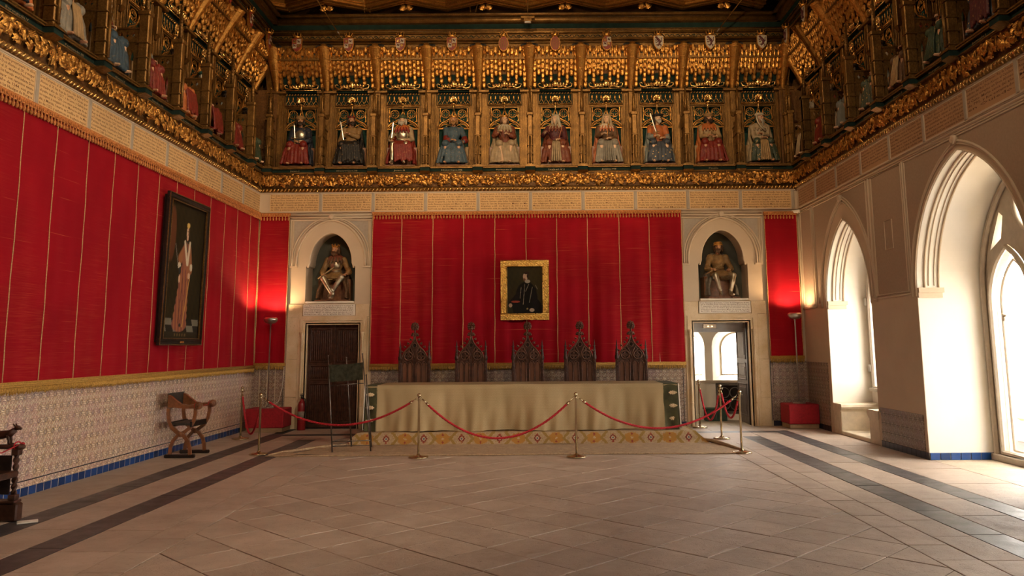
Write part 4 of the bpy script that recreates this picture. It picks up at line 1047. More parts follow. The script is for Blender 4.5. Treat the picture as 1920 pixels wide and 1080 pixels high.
def scroll(seed):
    q = random.Random(seed); mb = MB(); n = 24
    mb.tube([(-W/2+W*i/n, -.015, .0+.055*sin(2*pi*i/n*2+seed)) for i in range(n+1)], .010, 5)
    for k in range(60):
        x = -W/2+W*(k+.5)/60+q.uniform(-.02, .02); z = (.095 if k % 3 == 0 else -.095 if k % 3 == 1 else 0)+q.uniform(-.035, .035)
        a = q.choice((1, -1))*q.uniform(.3, 2.3); lf = leaf(q.uniform(.09, .145), q.uniform(.024, .038), q.uniform(-.9, .9), q.choice((2, 3)))
        x = max(-W/2+.03, min(W/2-.03, x))
        e = (x+cos(a)*.09, z+sin(a)*.09)
        if abs(e[1]) > .135: a = -a if abs(z-sin(a)*.09) < .14 else a*.2
        mb.join(lf, rotxz(x, z, a, 1, q.uniform(-.03, 0)))
    for k in range(9): mb.tube([(lambda t, cx=-W/2+W*(k+.5)/9, cz=q.uniform(-.06, .06), s=q.choice((1, -1)): (cx+s*(.045-.004*t)*cos(t*.75), -.025, cz+(.045-.004*t)*sin(t*.75)))(t) for t in range(8)], [.012-.001*t for t in range(8)], 5)
    return mb
def blossom():
    mb = MB()
    for k in range(6): mb.ball((.026*cos(k*pi/3), -.018, .026*sin(k*pi/3)), (.016, .010, .016), 6, 4)
    return mb.ball((0, -.026, 0), .012, 6, 4)
scroll_me = [scroll(s_).mesh('leaf_scroll') for s_ in (1, 2, 3)]; grape_me = grapes().mesh('grape_bunch'); bloss_me = blossom().mesh('blossom')
for m_, k in ((scroll_me[0], 'gold'), (scroll_me[1], 'gold'), (scroll_me[2], 'gold'), (grape_me, 'gold'), (bloss_me, 'gold')): m_.materials.append(M[k])

BC = {'back': [(-4.89+1.075*i) for i in range(10)], 'left': [15.13+W/2-1.075*i for i in range(9)], 'right': [-(15.0+W/2-1.075*i) for i in range(9)]}
SPAN = {'back': (XL, XR), 'left': (5.0, YB), 'right': (-YB, -5.0)}
trim_no = [2]
def trim(name_parts, wall):
    t = None
    for nm, mb, mat in name_parts:
        if t is None: t = struct('trim_%d' % trim_no[0], mb, M[mat], *FR[wall]); trim_no[0] += 1
        else: obj(nm, mb, M[mat], t)
    return t
lump_me = MB().ball((0, 0, 0), (.030, .016, .020), 6, 5).mesh('bead'); lump_me.materials.append(M['gold_bright'])
for wall in ('back', 'left', 'right'):
    a, b = SPAN[wall]
    base = MB().box(a, b, -.028, 0, ZP0, ZP1)          # ground of the inscription band
    base.box(a, b, -.045, 0, ZP1-.004, ZP1+.016).box(a, b, -.04, 0, ZP0-.012, ZP0+.006)
    rope = MB().tube([(a, -.035, 4.795), (b, -.035, 4.795)], .052, 10)
    lum = MB(); n = int((b-a)/.075)
    for k in range(n): lum.tube([(a+(k+.2)*.075, -.060, 4.752), (a+(k+.55)*.075, -.087, 4.785), (a+(k+.9)*.075, -.070, 4.825)], [.008, .019, .008], 6)
    fb = MB().loft([[(a, -.045, 4.85), (b, -.045, 4.85), (b, 0, 4.85), (a, 0, 4.85)], [(a, -.10, 5.14), (b, -.10, 5.14), (b, 0, 5.14), (a, 0, 5.14)]])
    t = trim([('band', base, 'plaster'), ('rope_moulding', rope, 'gold_dull'), ('rope_twist', lum, 'gold_bright'), ('frieze_ground', fb, 'gold_dark')], wall)
    cs = [c for c in BC[wall]]
    if wall == 'back': cs = [cs[0]-W] + cs + [cs[-1]+W]
    for i, c in enumerate(cs):
        sx = 1
        o = obj('leaf_scroll', scroll_me[i % 3], None, t, (c, -.082, 4.99))
        if wall == 'back' and i in (0, 11): o.scale = (.42, 1, 1); o.location.x = (XL+.21 if i == 0 else XR-.21); continue
        if i % 2: o.scale = (1, 1, .95); 
        for gx, gz in ((-.33, .045), (-.10, -.06), (.27, .05)):
            o = obj('grape_bunch', grape_me, None, t, (c+gx, -.105-gz*.15, 4.99+gz)); o.rotation_euler = (0, (i*1.7+gx*9) % 2 - 1, 0)
        obj('blossom', bloss_me, None, t, (c+.05, -.11, 4.99)); obj('blossom', bloss_me, None, t, (c-.45, -.10, 4.97))
    # cornice above the canopies
    def run(d0, d1, z0, z1, cut=0): return MB().box(a+cut, b-cut, -d1, -d0, z0, z1)
    e = .0
    board = MB().box(a, b, -.10, .6, 7.55, 7.93)
    mould = MB().tube([(a, -.20, 7.945), (b, -.20, 7.945)], .026, 8).box(a, b, -.20, .6, 7.93, 7.96).tube([(a, -.22, 8.085), (b, -.22, 8.085)], .030, 8).box(a, b, -.23, .6, 8.065, 8.125).tube([(a, -.16, 7.885), (b, -.16, 7.885)], .012, 6).tube([(a, -.25, 8.135), (b, -.25, 8.135)], .014, 6)
    band = MB().box(a, b, -.165, .6, 7.96, 8.065)
    q = random.Random(5); lv = MB(); n = int((b-a)/.11)
    for k in range(n):
        x = a+(k+.5)*(b-a)/n
        lv.tube([(x-.06, -.168, 7.985), (x-.03, -.170, 8.03), (x+.01, -.170, 8.035), (x+.035, -.168, 8.0), (x+.06, -.168, 7.99)], [.005, .015, .012, .016, .006], 5, flat=.5)
        if k % 3 == 0: lv.tube([(x+.02*cos(t*pi/3), -.172, 8.005+.02*sin(t*pi/3)) for t in range(7)], .005, 4)
    cove = MB().loft([[(a, -.19, 8.125), (b, -.19, 8.125), (b, .6, 8.125), (a, .6, 8.125)], [(a, -.26, 8.25), (b, -.26, 8.25), (b, .6, 8.25), (a, .6, 8.25)]])
    tor = MB().tube([(a, -.34, 8.305), (b, -.34, 8.305)], .057, 12).box(a, b, -.34, .6, 8.25, 8.37).box(a, b, -.45, .6, 8.365, 8.40).tube([(a, -.45, 8.39), (b, -.45, 8.39)], .020, 6)
    trim([('board', board, 'gold_dull'), ('moulding', mould, 'gold_dull'), ('foliate_band', band, 'gold_dull'), ('foliage', lv, 'green_board'), ('cove', cove, 'green_board'), ('torus_moulding', tor, 'gold_dull')], wall)

# ---------------------------------------------------------------- ceiling with star coffers
ceil = struct('ceiling', MB().box(-6.2, 6.1, YF-.2, YB+.6, 8.80, 8.95), M['gold_dark'])
per = 1.63
def zig(y0, amp, off=0, z=8.56, w=.035, mat='gold_dull', y1=None, h=.10):
    b = MB(); n = 9; x_ = 910/1 ; xs0 = -.94
    pts = []
    for k in range(-7, 8): pts.append((xs0 + k*per/2, y0 - (amp if k % 2 == 0 else 0)))
    for (xa, ya), (xb, yb) in zip(pts[:-1], pts[1:]):
        if xb < XL or xa > XR: continue
        d = Vector((xb-xa, yb-ya)).normalized(); nx, ny = -d.y*w, d.x*w
        b.loft([[(xa+nx, ya+ny, z), (xa-nx, ya-ny, z), (xa-nx, ya-ny, z+h), (xa+nx, ya+ny, z+h)], [(xb+nx, yb+ny, z), (xb-nx, yb-ny, z), (xb-nx, yb-ny, z+h), (xb+nx, yb+ny, z+h)]])
    return b
k = 0
for row in range(9):
    y0 = 15.74 - row*1.5
    for off, w, z, mt in ((.02, .022, 8.50, 'gold'), (-.06, .022, 8.53, 'green_board'), (-.13, .026, 8.47, 'gold'), (-.21, .020, 8.53, 'green_board'), (-.29, .034, 8.46, 'gold'), (-.39, .018, 8.50, 'gold')):
        obj('zigzag_beam', zig(y0+off, .42, z=z, w=w), M[mt], ceil); obj('zigzag_beam', zig(y0-1.9-off, -.42, z=z, w=w), M[mt], ceil) if row < 8 else None
drag = MB()
for s in (-1, 1):
    for k in range(4):
        drag.join(leaf(.11, .03, .4), Matrix.Translation((s*.02, 0, .0)) @ Matrix.Rotation(-(pi/2 - s*(.25+k*.38)), 4, 'Y') @ Matrix.Scale(1, 4))
drag.ball((0, -.02, .02), .03); dme = drag.mesh('carved_flower'); dme.materials.append(M['gold'])
for k in range(-3, 4):
    o = obj('carved_flower', dme, None, ceil, (-.94+k*per, 15.52, 8.44)); o.scale = (1.15, 1, 1.15)

# ---------------------------------------------------------------- one bay of the gallery, meshes shared by every bay
def lancets(y0, y1, z0, z1, n):
    w = (y1-y0)/n; hs = []
    for i in range(n):
        c = y0+(i+.5)*w; h = w*.34; zs = z0+(z1-z0)*.72
        hs.append([(c-h, z0), (c+h, z0)] + pointed(c, h, zs, (z1-zs)*.95, 4)[::-1])
    return hs
def diamonds(y0, y1, z0, z1, n):
    w = (y1-y0)/n; hs = []
    for i in range(n):
        c = y0+(i+.5)*w; zc = (z0+z1)/2; hs.append([(c-w*.36, zc), (c, z0+.01), (c+w*.36, zc), (c, z1-.01)])
    return hs
P = {}
b = MB().box(-W/2, W/2, -.12, .0, 5.112, 5.14).box(-W/2, W/2, -.14, .0, 5.215, 5.24).cbox(-W/2, W/2, -.155, .5, 5.237, 5.262, .006)
b.tube([(-W/2, -.125, 5.134), (W/2, -.125, 5.134)], .012, 6)
hx = -W/2
b.loft([[(hx-.10, -.12, 5.10), (hx+.10, -.12, 5.10), (hx+.10, 0, 5.10), (hx-.10, 0, 5.10)], [(hx-.10, -.24, 5.142), (hx+.10, -.24, 5.142), (hx+.10, 0, 5.142), (hx-.10, 0, 5.142)]])
b.box(hx-.105, hx+.105, -.25, 0, 5.215, 5.24).box(hx-.09, hx+.09, -.22, 0, 5.24, 5.268)
P['ledge_moulding'] = (b, 'gold_dull')
P['name_board'] = (MB().box(-W/2, W/2, -.105, 0, 5.14, 5.216).box(hx-.095, hx+.095, -.235, 0, 5.142, 5.216), 'green_board')
b = MB()
b.cbox(hx-.05, hx+.05, -.20, -.06, 5.262, 6.34, .012)
for z in (5.30, 5.48, 5.66, 5.88): b.cbox(hx-.062, hx+.062, -.215, -.05, z, z+.022, .006)
b.tube([(hx, -.215, 5.29), (hx, -.215, 5.86)], .022, 6)
b.cbox(hx-.07, hx+.07, -.22, -.04, 6.30, 6.37, .012)
b.tube([(hx, -.14, 6.36), (hx, -.14, 6.60), (hx, -.13, 6.93)], [.038, .030, .016], 8)
for k in range(8):
    for s in (-1, 1): b.ball((hx+s*(.036-.003*k), -.155, 6.42+k*.058), (.013, .013, .011), 5, 4)
b.ball((hx, -.14, 6.93), .026, 6, 5)
P['pillar'] = (b, 'gold_dull')
b = MB().box(hx-.195, hx+.195, .27, .46, 5.26, 6.96)
for s in (-1, 1):
    for q in (.185, .155, .12, .05): b.cbox(hx+s*q-.007, hx+s*q+.007, .252, .27, 5.26, 6.94, .003)
b.cbox(hx-.21, hx+.21, .16, .30, 6.92, 6.97, .006).cbox(hx-.06, hx+.06, .20, .27, 6.45, 6.93, .01)
b.loft([[(hx-.06, .20, 6.45), (hx+.06, .20, 6.45), (hx+.06, .27, 6.45), (hx-.06, .27, 6.45)], [(hx-.03, .24, 6.38), (hx+.03, .24, 6.38), (hx+.03, .27, 6.38), (hx-.03, .27, 6.38)]][::-1])
P['pilaster'] = (b, 'gold_dull')
b = MB(); y0, y1 = -.06, .27
b.plate([(y0, 5.26), (y1, 5.26), (y1, 6.12), (y0, 6.12)], -.018, .018, lancets(y0+.05, y1-.02, 5.36, 5.80, 3) + diamonds(y0+.05, y1-.03, 5.965, 6.075, 3))
b.xf(T(hx, 0, 0) @ Matrix(((0, 1, 0, 0), (1, 0, 0, 0), (0, 0, 1, 0), (0, 0, 0, 1))))
b.box(hx-.03, hx+.03, y0, y1, 6.10, 6.125).box(hx-.028, hx+.028, y0, y1, 5.905, 5.925)
P['side_screen'] = (b, 'gold_dull')
P['back_panel'] = (MB().box(-.36, .36, .44, .46, 5.26, 6.96), 'green_niche')
b = MB()
for s in (-1, 1):
    for q, d in ((.355, .235), (.335, .25), (.318, .265)): b.cbox(s*q-.009, s*q+.009, d, .30, 5.262, 6.62, .003)
for z, d in ((6.63, .235), (6.605, .25)): b.cbox(-.36, .36, d, .30, z-.009, z+.009, .003)
b.cbox(-.40, .40, -.06, .30, 5.262, 5.285, .006)
P['niche_frame'] = (b, 'gold_dull')
b = MB(); og = [(-.32, 6.165), (-.305, 6.22), (-.25, 6.275), (-.16, 6.32), (-.09, 6.36), (-.045, 6.42), (-.018, 6.50), (0, 6.60)]
for s in (-1, 1):
    b.tube([(s*x, .245, z) for x, z in og], [.016]*7+[.010], 6)
    b.tube([(s*x*.93, .252, z-.025) for x, z in og[:-1]], .008, 5)
    b.tube([(s*.30, .255, 6.155), (s*.20, .255, 6.175), (s*.10, .255, 6.24), (s*.05, .255, 6.33)], .009, 5)
    b.tube([(s*.30, .255, 6.17), (s*.22, .255, 6.235), (s*.14, .255, 6.255), (s*.05, .255, 6.20), (s*.0, .255, 6.16)], .008, 5)
    cx, cz = s*.175, 6.475
    b.tube([(cx+.088*cos(t*pi/8), .25, cz+.088*sin(t*pi/8)) for t in range(17)], .010, 5)
    b.tube([(cx+.070*(abs(cos(2*(t*pi/12)))*.6+.4)*cos(t*pi/12), .252, cz+.070*(abs(cos(2*(t*pi/12)))*.6+.4)*sin(t*pi/12)) for t in range(25)], .006, 4)
    b.box(s*.285-.006, s*.285+.006, .25, .262, 6.30, 6.60); b.tube([(s*.315, .25, 6.30), (s*.27, .25, 6.42), (s*.30, .25, 6.52)], .008, 5)
    for k in range(4): b.ball((s*(.27-.06*k), .232, 6.295+.033*k+.010), (.014, .012, .013), 5, 4)
b.cbox(-.33, .33, .24, .262, 6.137, 6.157, .004)
P['tracery'] = (b, 'gold')
b = MB().box(-.37, .37, .26, .28, 6.655, 6.93)
P['cresting_ground'] = (b, 'green_board')
b = MB(); n = 7
for k in range(n):
    x = -.34+(k+.5)*.68/n; h = .68/n/2
    b.tube([(x-h, .25, 6.67), (x-h*.85, .25, 6.72), (x-h*.2, .25, 6.77), (x, .25, 6.80)], .006, 4).tube([(x+h, .25, 6.67), (x+h*.85, .25, 6.72), (x+h*.2, .25, 6.77), (x, .25, 6.80)], .006, 4)
    b.lathe([(.002, -.035), (.022, -.005), (.012, .015), (.020, .03), (.002, .055)], (x, .25, 6.815), 6, sy=.4); b.tube([(x-h, .25, 6.66), (x, .25, 6.70), (x+h, .25, 6.66)], .006, 4)
b.tube([(-.36, .245, 6.66), (.36, .245, 6.66)], .010, 5)
for k in range(12): b.tube([(-.345+k*.06, .235, 6.888), (-.31+k*.06, .225, 6.915)], .013, 5)
P['cresting'] = (b, 'gold')
b = MB().tube([(0, .22, 6.52), (0, .20, 6.70)], .016, 6).lathe([(.02, -.02), (.045, 0), (.02, .02)], (0, .19, 6.67), 8)
for s in (-1, 1):
    for k in range(4): b.join(leaf(.10, .030, .5), Matrix.Translation((0, .18, 6.75)) @ Matrix.Rotation(-(pi/2 - s*(.15+k*.55)), 4, 'Y'))
b.ball((0, .17, 6.78), .035, 6, 5)
P['finial'] = (b, 'gold_bright')
dz_ = lambda z: .24 - .40*max(0, (z-6.95)/.80)**1.25           # y of the leaning canopy surface
b = MB(); b.loft([[(x, dz_(z)+.05, z) for x in (-.50, .50)] for z in (6.96, 7.1, 7.25, 7.34)], False, closed=False)
P['canopy_ground'] = (b, 'green_board')
P['canopy_shell'] = (MB().loft([[(x, dz_(z)+.045, z) for x in (-.50, .50)] for z in (7.30, 7.42, 7.5, 7.6, 7.8)], False, closed=False), 'gold_dark')
b = MB(); low = [.02, .26, .10, .24, .13, .36, .13, .24, .10, .26, .02]; nc = 11; q = random.Random(9)
for i in range(nc):
    x = -.43+.86*i/(nc-1)
    z = 6.97+low[i]+.05+q.uniform(-.02, .02); top = 7.74; r_ = 0
    while z < top-.02:
        y = dz_(z)-.016*((i+r_) % 2); h = .125+q.uniform(-.03, .02); w = .047-.004*((i+r_) % 2)
        b.lathe([(.010, -.03), (.030, -.012), (w*.95, .012), (w, .03), (w, h-.02), (w*.7, h)], (x, y+.0, z), 6, smooth=False)
        z += h-.012; r_ += 1
for i in range(10):
    x = -.38+.84*i/(nc-1); z = 7.0+max(low[i], low[i+1])+.12
    while z < 7.70: b.lathe([(.003, -.03), (.016, 0), (.024, .03), (.024, .10)], (x, dz_(z)-.035, z), 5, smooth=False); z += .113
P['stalactite_cells'] = (b, 'gold')
b = MB(); rings = []
for k in range(9):
    t = k/8; z = 6.96+.82*t; r = .045+.085*t**.9; y = dz_(z)-.02
    rings.append([(hx+r*cos(pi+pi*i/8), y+r*.9*sin(pi+pi*i/8)-.0, z) for i in range(9)] + [(hx+r, y+.12, z), (hx-r, y+.12, z)])
b.loft(rings, True)
for z in (7.16, 7.36, 7.56, 7.74):
    r = .05+.085*((z-6.96)/.82)**.9; y = dz_(z)-.02; b.tube([(hx+r*cos(pi+pi*i/8), y+r*.9*sin(pi+pi*i/8), z) for i in range(9)], .007, 4)
b.lathe([(.075, 0), (.085, .03), (.07, .09), (.03, .125), (.002, .13)], (hx, dz_(7.76), 7.76), 10)
P['pendentive'] = (b, 'gold')
b = MB()
for x, z, r in [(-.41, 7.79, .045), (-.31, 7.755, .032), (-.22, 7.72, .036), (-.09, 7.72, .036), (.09, 7.72, .036), (.22, 7.72, .036), (.31, 7.755, .032), (.41, 7.79, .045)]:
    b.lathe([(r*.9, -.05), (r, 0), (r*.9, r*.5), (r*.5, r*.9), (.002, r)], (x, -.13, z), 8)
P['scallop_cap'] = (b, 'gold')
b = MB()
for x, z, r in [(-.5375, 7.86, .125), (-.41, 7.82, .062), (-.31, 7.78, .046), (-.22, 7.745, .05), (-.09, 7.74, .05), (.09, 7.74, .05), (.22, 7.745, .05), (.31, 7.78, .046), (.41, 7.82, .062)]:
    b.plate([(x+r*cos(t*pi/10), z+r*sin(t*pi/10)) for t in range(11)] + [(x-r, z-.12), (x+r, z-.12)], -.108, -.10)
P['scallop_outline_board'] = (b, 'dark_void')  # larger dark half-discs that outline the scallop caps
b = MB()
for s in (-1, 1):
    b.tube([(s*.05, .17, 7.02), (s*.16, .165, 7.045), (s*.26, .17, 7.01), (s*.34, .17, 7.03), (s*.36, .17, 7.09), (s*.32, .17, 7.11), (s*.295, .17, 7.08)], [.02, .024, .018, .016, .014, .011, .007], 6)
    for k in range(4): b.join(leaf(.10, .028, .6*s), Matrix.Translation((s*(.04+.05*k), .15, 7.03)) @ Matrix.Rotation(-(pi/2 - s*(.3+.25*k)), 4, 'Y'))
b.join(leaf(.16, .035, 0), Matrix.Translation((0, .14, 7.03)) @ Matrix.Rotation(-pi/2, 4, 'Y')).ball((0, .15, 7.05), .035)
b.tube([(-.42, .17, 6.985), (.42, .17, 6.985)], .010, 5)
P['dragon_carving'] = (b, 'gold_bright')
PM = {}
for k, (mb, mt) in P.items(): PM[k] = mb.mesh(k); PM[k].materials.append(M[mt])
WHO = {'back': ['the king with a steel breastplate and upright sword', 'the dark-cloaked king in a red cap', 'the white-bearded king with orange shoulder cape', 'the fair-bearded king in a blue robe', 'the young king with a long dark staff', 'the white-veiled queen with outstretched hand',
                'the queen in an orange mantle lined with ermine', 'the king in a black hat with raised sword', 'the king in red and orange with a pale turban', 'the long-bearded king in a white draped hat'],
       'left': ['the green figure nearest the far left corner', 'the figure in red nearest the left corner', 'the figure with green hat and red skirt on the left wall', 'the seated figure with long red cloak on the left wall', 'the blue and red figure on the left wall', 'the grey-cloaked figure on the left wall',
                'the orange-robed figure on the left wall', 'the figure cut by the top edge at far left', 'the figure above the frame edge at far left'],
       'right': ['the figure nearest the far right corner', 'the figure in bright red on the right wall', 'the green-robed figure with sword on the right wall', 'the white-collared figure in dark skirt on the right wall', 'the pale-faced figure in green on the right wall', 'the figure with upright white sword on the right wall',
                 'the red-robed figure at the upper right edge', 'the figure beyond the upper right edge', 'the last figure beyond the right edge']}
for wall in ('back', 'left', 'right'):
    loc, rz = FR[wall]
    for i, c in enumerate(BC[wall]):
        p = Matrix.Rotation(rz, 4, 'Z') @ Vector((c, 0, 0)) + Vector(loc)
        t = empty('canopied_niche', 'gilded canopied niche framing ' + WHO[wall][i], 'niche', p, rz, 'gilded niches round the walls')
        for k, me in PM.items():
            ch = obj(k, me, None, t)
            if k in ('stalactite_cells',): ch['kind'] = 'stuff'
        if (wall == 'right' and i == 0) or (wall == 'back' and i == 9) or (wall == 'left' and i == 0):
            for k in ('pillar', 'pilaster', 'pendentive'): obj(k, PM[k], None, t, (W, 0, 0))
        nm = NAMES[wall][i]; wd_ = min(.5, .038*len(nm))
        obj('name_lettering', text_mb([nm], wd_*.85, .044, -.108, 0, 5.178, off=.0), M['ink_gold'], t)
# narrow filler niches in the two far corners
for s, x0, x1 in ((-1, XL-.6, -5.4), (1, 5.22, XR+.6)):
    cf = struct('trim_%d' % trim_no[0], MB().box(x0, x1, .18, .3, 5.3, 7.0), M['gold_dark'], (0, YB, 0)); trim_no[0] += 1
    xm = -5.52 if s < 0 else 5.33
    obj('corner_panel', MB().box(xm-.05, xm+.05, .15, .18, 5.4, 6.1), M['dark_void'], cf)
    obj('corner_moulding', MB().cbox(xm-.075, xm-.055, .13, .18, 5.3, 6.9, .004).cbox(xm+.055, xm+.075, .13, .18, 5.3, 6.9, .004).tube([(xm-.06, .14, 6.1), (xm, .13, 6.2), (xm+.06, .14, 6.1)], .01).box(xm-.07, xm+.07, .12, .18, 5.36, 5.42), M['gold_dull'], cf)
    obj('corner_canopy', MB().loft([[(xm-.12, dz_(z)+.02, z), (xm+.12, dz_(z)+.02, z)] for z in (6.96, 7.2, 7.5, 7.9)], False, closed=False), M['gold_dull'], cf)

# ---------------------------------------------------------------- inscriptions
WALLN = {'back': 'on the far wall', 'left': 'on the left wall', 'right': 'on the right wall'}
ORD = ['first', 'second', 'third', 'fourth', 'fifth', 'sixth', 'seventh', 'eighth', 'ninth', 'tenth']
for wall in ('back', 'left', 'right'):
    loc, rz = FR[wall]
    for i, c in enumerate(BC[wall]):
        w = .50
        if wall == 'left' and i == 0: c = c-.03; w = .45
        if wall == 'right' and i == 0: c = c+.04; w = .47
        p = Matrix.Rotation(rz, 4, 'Z') @ Vector((c, 0, 0)) + Vector(loc)
        if wall == 'back': lb = '%s painted inscription panel from the left on the far wall, below %s' % (ORD[i], WHO[wall][i])
        else: lb = '%s painted inscription panel from the far corner %s' % (ORD[i], WALLN[wall])
        t = empty('inscription_plaque', ' '.join(lb.split()[:16]), 'inscription', p, rz, 'painted inscription panels under the gilded frieze')
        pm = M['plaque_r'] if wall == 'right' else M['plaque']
        obj('panel_board', MB().cbox(-w, w, -.036, -.026, ZP0+.012, ZP1-.018, .004), pm, t)
        f = MB()
        for (x0, x1, z0, z1) in ((-w-.008, w+.008, ZP1-.022, ZP1-.010), (-w-.008, w+.008, ZP0+.004, ZP0+.014), (-w-.012, -w, ZP0+.004, ZP1-.01), (w, w+.012, ZP0+.004, ZP1-.01)): f.box(x0, x1, -.042, -.026, z0, z1)
        obj('panel_frame', f, M['plaster_mould'], t)
        obj('lettering', text_mb(TXT[wall][i], w*1.93, .345, -.0375, 0, (ZP0+ZP1)/2-.003, off=.018), M['ink'], t)
        if i < len(BC[wall])-1 or wall == 'back':
            obj('divider', MB().cbox(W/2-.028, W/2+.028, -.052, -.026, ZP0, ZP1, .006), M['divider'], t)

# ---------------------------------------------------------------- crowned shields
def shield(kind):
    t = empty('crowned_shield', '', 'shield')
    n = 8; oval = kind in ('bars', 'quarters2')
    sh = [(-.085, .10), (-.085, -.02), (-.07, -.075), (-.035, -.12), (0, -.145), (.035, -.12), (.07, -.075), (.085, -.02), (.085, .10), (0, .115)]
    if oval: sh = [(.085*cos(a*pi/8), -.015+.13*sin(a*pi/8)) for a in range(16)]
    sh2 = sh[::-1] if area(sh) < 0 else sh
    obj('shield_rim', MB().plate([(x*1.12, z*1.10) for x, z in sh2], -.02, .02), M['gold'], t)
    fm = M['sh_white'] if kind == 'lion' else M['sh_red']
    obj('shield_field', MB().plate(sh2, -.032, -.015), fm, t)
    if kind == 'lion':
        b = MB().tube([(-.04, -.036, .075), (-.01, -.04, .04), (.02, -.04, .0), (.01, -.04, -.05), (-.02, -.04, -.09)], [.014, .022, .024, .018, .008], 6)
        b.ball((-.042, -.04, .078), (.024, .01, .020)).tube([(-.01, -.038, .04), (-.05, -.038, .02), (-.065, -.038, .035)], .008, 5).tube([(0, -.038, .01), (-.045, -.038, -.02), (-.06, -.038, -.005)], .008, 5)
        b.tube([(.01, -.038, -.05), (.045, -.038, -.075), (.03, -.038, -.10)], .009, 5).tube([(0, -.038, -.06), (-.045, -.038, -.07)], .008, 5)
        b.tube([(.02, -.038, -.02), (.055, -.038, .0), (.05, -.038, .05), (.065, -.038, .075)], .007, 5); obj('lion', b, M['c_plum'], t)
    elif kind == 'bars':
        b = MB()
        for k in range(4): b.box(-.065+k*.038, -.05+k*.038, -.037, -.03, -.10, .07)
        obj('gold_bars', b, M['gold_dull'], t)
    else:
        b = MB().box(.0, .078, -.036, -.03, .0, .095).box(-.072, .0, -.036, -.03, -.085, .0)
        obj('white_quarters', b, M['sh_white'], t)
        c = MB()
        for (x, z) in ((.038, .045), (-.034, -.035)): c.tube([(x-.02, -.04, z+.02), (x, -.04, z+.005), (x+.018, -.04, z-.02)], [.009, .011, .006], 5).tube([(x-.005, -.04, z), (x-.024, -.04, z-.014)], .005, 4).tube([(x+.01, -.04, z), (x+.028, -.04, z+.02)], .004, 4)
        obj('lion', c, M['c_plum'], t)
        c = MB()
        for (x, z) in ((-.038, .045), (.036, -.04)): c.box(x-.022, x+.022, -.04, -.03, z-.025, z+.012).box(x-.022, x-.010, -.04, -.03, z+.012, z+.028).box(x-.005, x+.005, -.04, -.03, z+.012, z+.034).box(x+.010, x+.022, -.04, -.03, z+.012, z+.028)
        obj('castle', c, M['gold_bright'], t)
    b = MB().lathe([(.055, 0), (.068, .01), (.062, .03), (.068, .035)], (0, 0, .115), 12)
    for k in range(8):
        a = k*pi/4+.3; b.tube([(.063*cos(a), .063*sin(a), .145), (.075*cos(a), .075*sin(a), .185)], [.014, .008], 5).ball((.078*cos(a), .078*sin(a), .195), .013, 5, 4)
    if oval:
        for a in (0, pi/2): b.tube([(.06*cos(a)*cos(q*pi/6), .06*sin(a)*cos(q*pi/6), .15+.09*sin(q*pi/6)) for q in range(7)], .008, 5)
        b.ball((0, 0, .255), .016)
    obj('crown', b, M['gold'], t)
    return t
m = Mat('sh_white', (.34, .28, .20), .5); M['sh_white'] = m.m
m = Mat('sh_red', (.17, .02, .010), .45); M['sh_red'] = m.m
kinds = ['q', 'q', 'q', 'q', 'bars', 'bars', 'quarters2', 'lion', 'lion', 'lion']
protos = {}
DESC = ['leftmost crowned shield with castle and lion quarters on far cornice', 'second crowned shield with castle and lion quarters from the far left', 'third crowned shield with castle and lion quarters from the far left', 'fourth crowned shield from the left, last of the castle and lion ones', 'oval crowned shield with gold bars above the young king with staff',
        'oval crowned shield with gold bars above the white-veiled queen', 'oval crowned quartered shield above the queen in ermine', 'white shield with dark lion above the black-hatted king', 'white shield with dark lion above the king in red and orange', 'rightmost white lion shield on the far cornice']
def put_shield(kind, wall, x, lab):
    if kind not in protos: o = protos[kind] = shield(kind)
    else: o = copy_tree(protos[kind])
    loc, rz = FR[wall]; p = Matrix.Rotation(rz, 4, 'Z') @ Vector((x, -.235, 7.84)) + Vector(loc)
    o.location = p; o.rotation_euler = (0, 0, rz); o.scale = (1.12, 1.12, 1.12)
    tag(o, lab, 'shield', 'crowned shields along the cornice')
for i, x in enumerate(BC['back']): put_shield(kinds[i], 'back', x, DESC[i])
for i in range(6): put_shield('q', 'left', BC['left'][i]-.05, '%s crowned shield from the far corner on the left cornice' % ORD[i])
for i in range(6): put_shield('lion', 'right', BC['right'][i], '%s crowned shield from the far corner on the right cornice' % ORD[i])
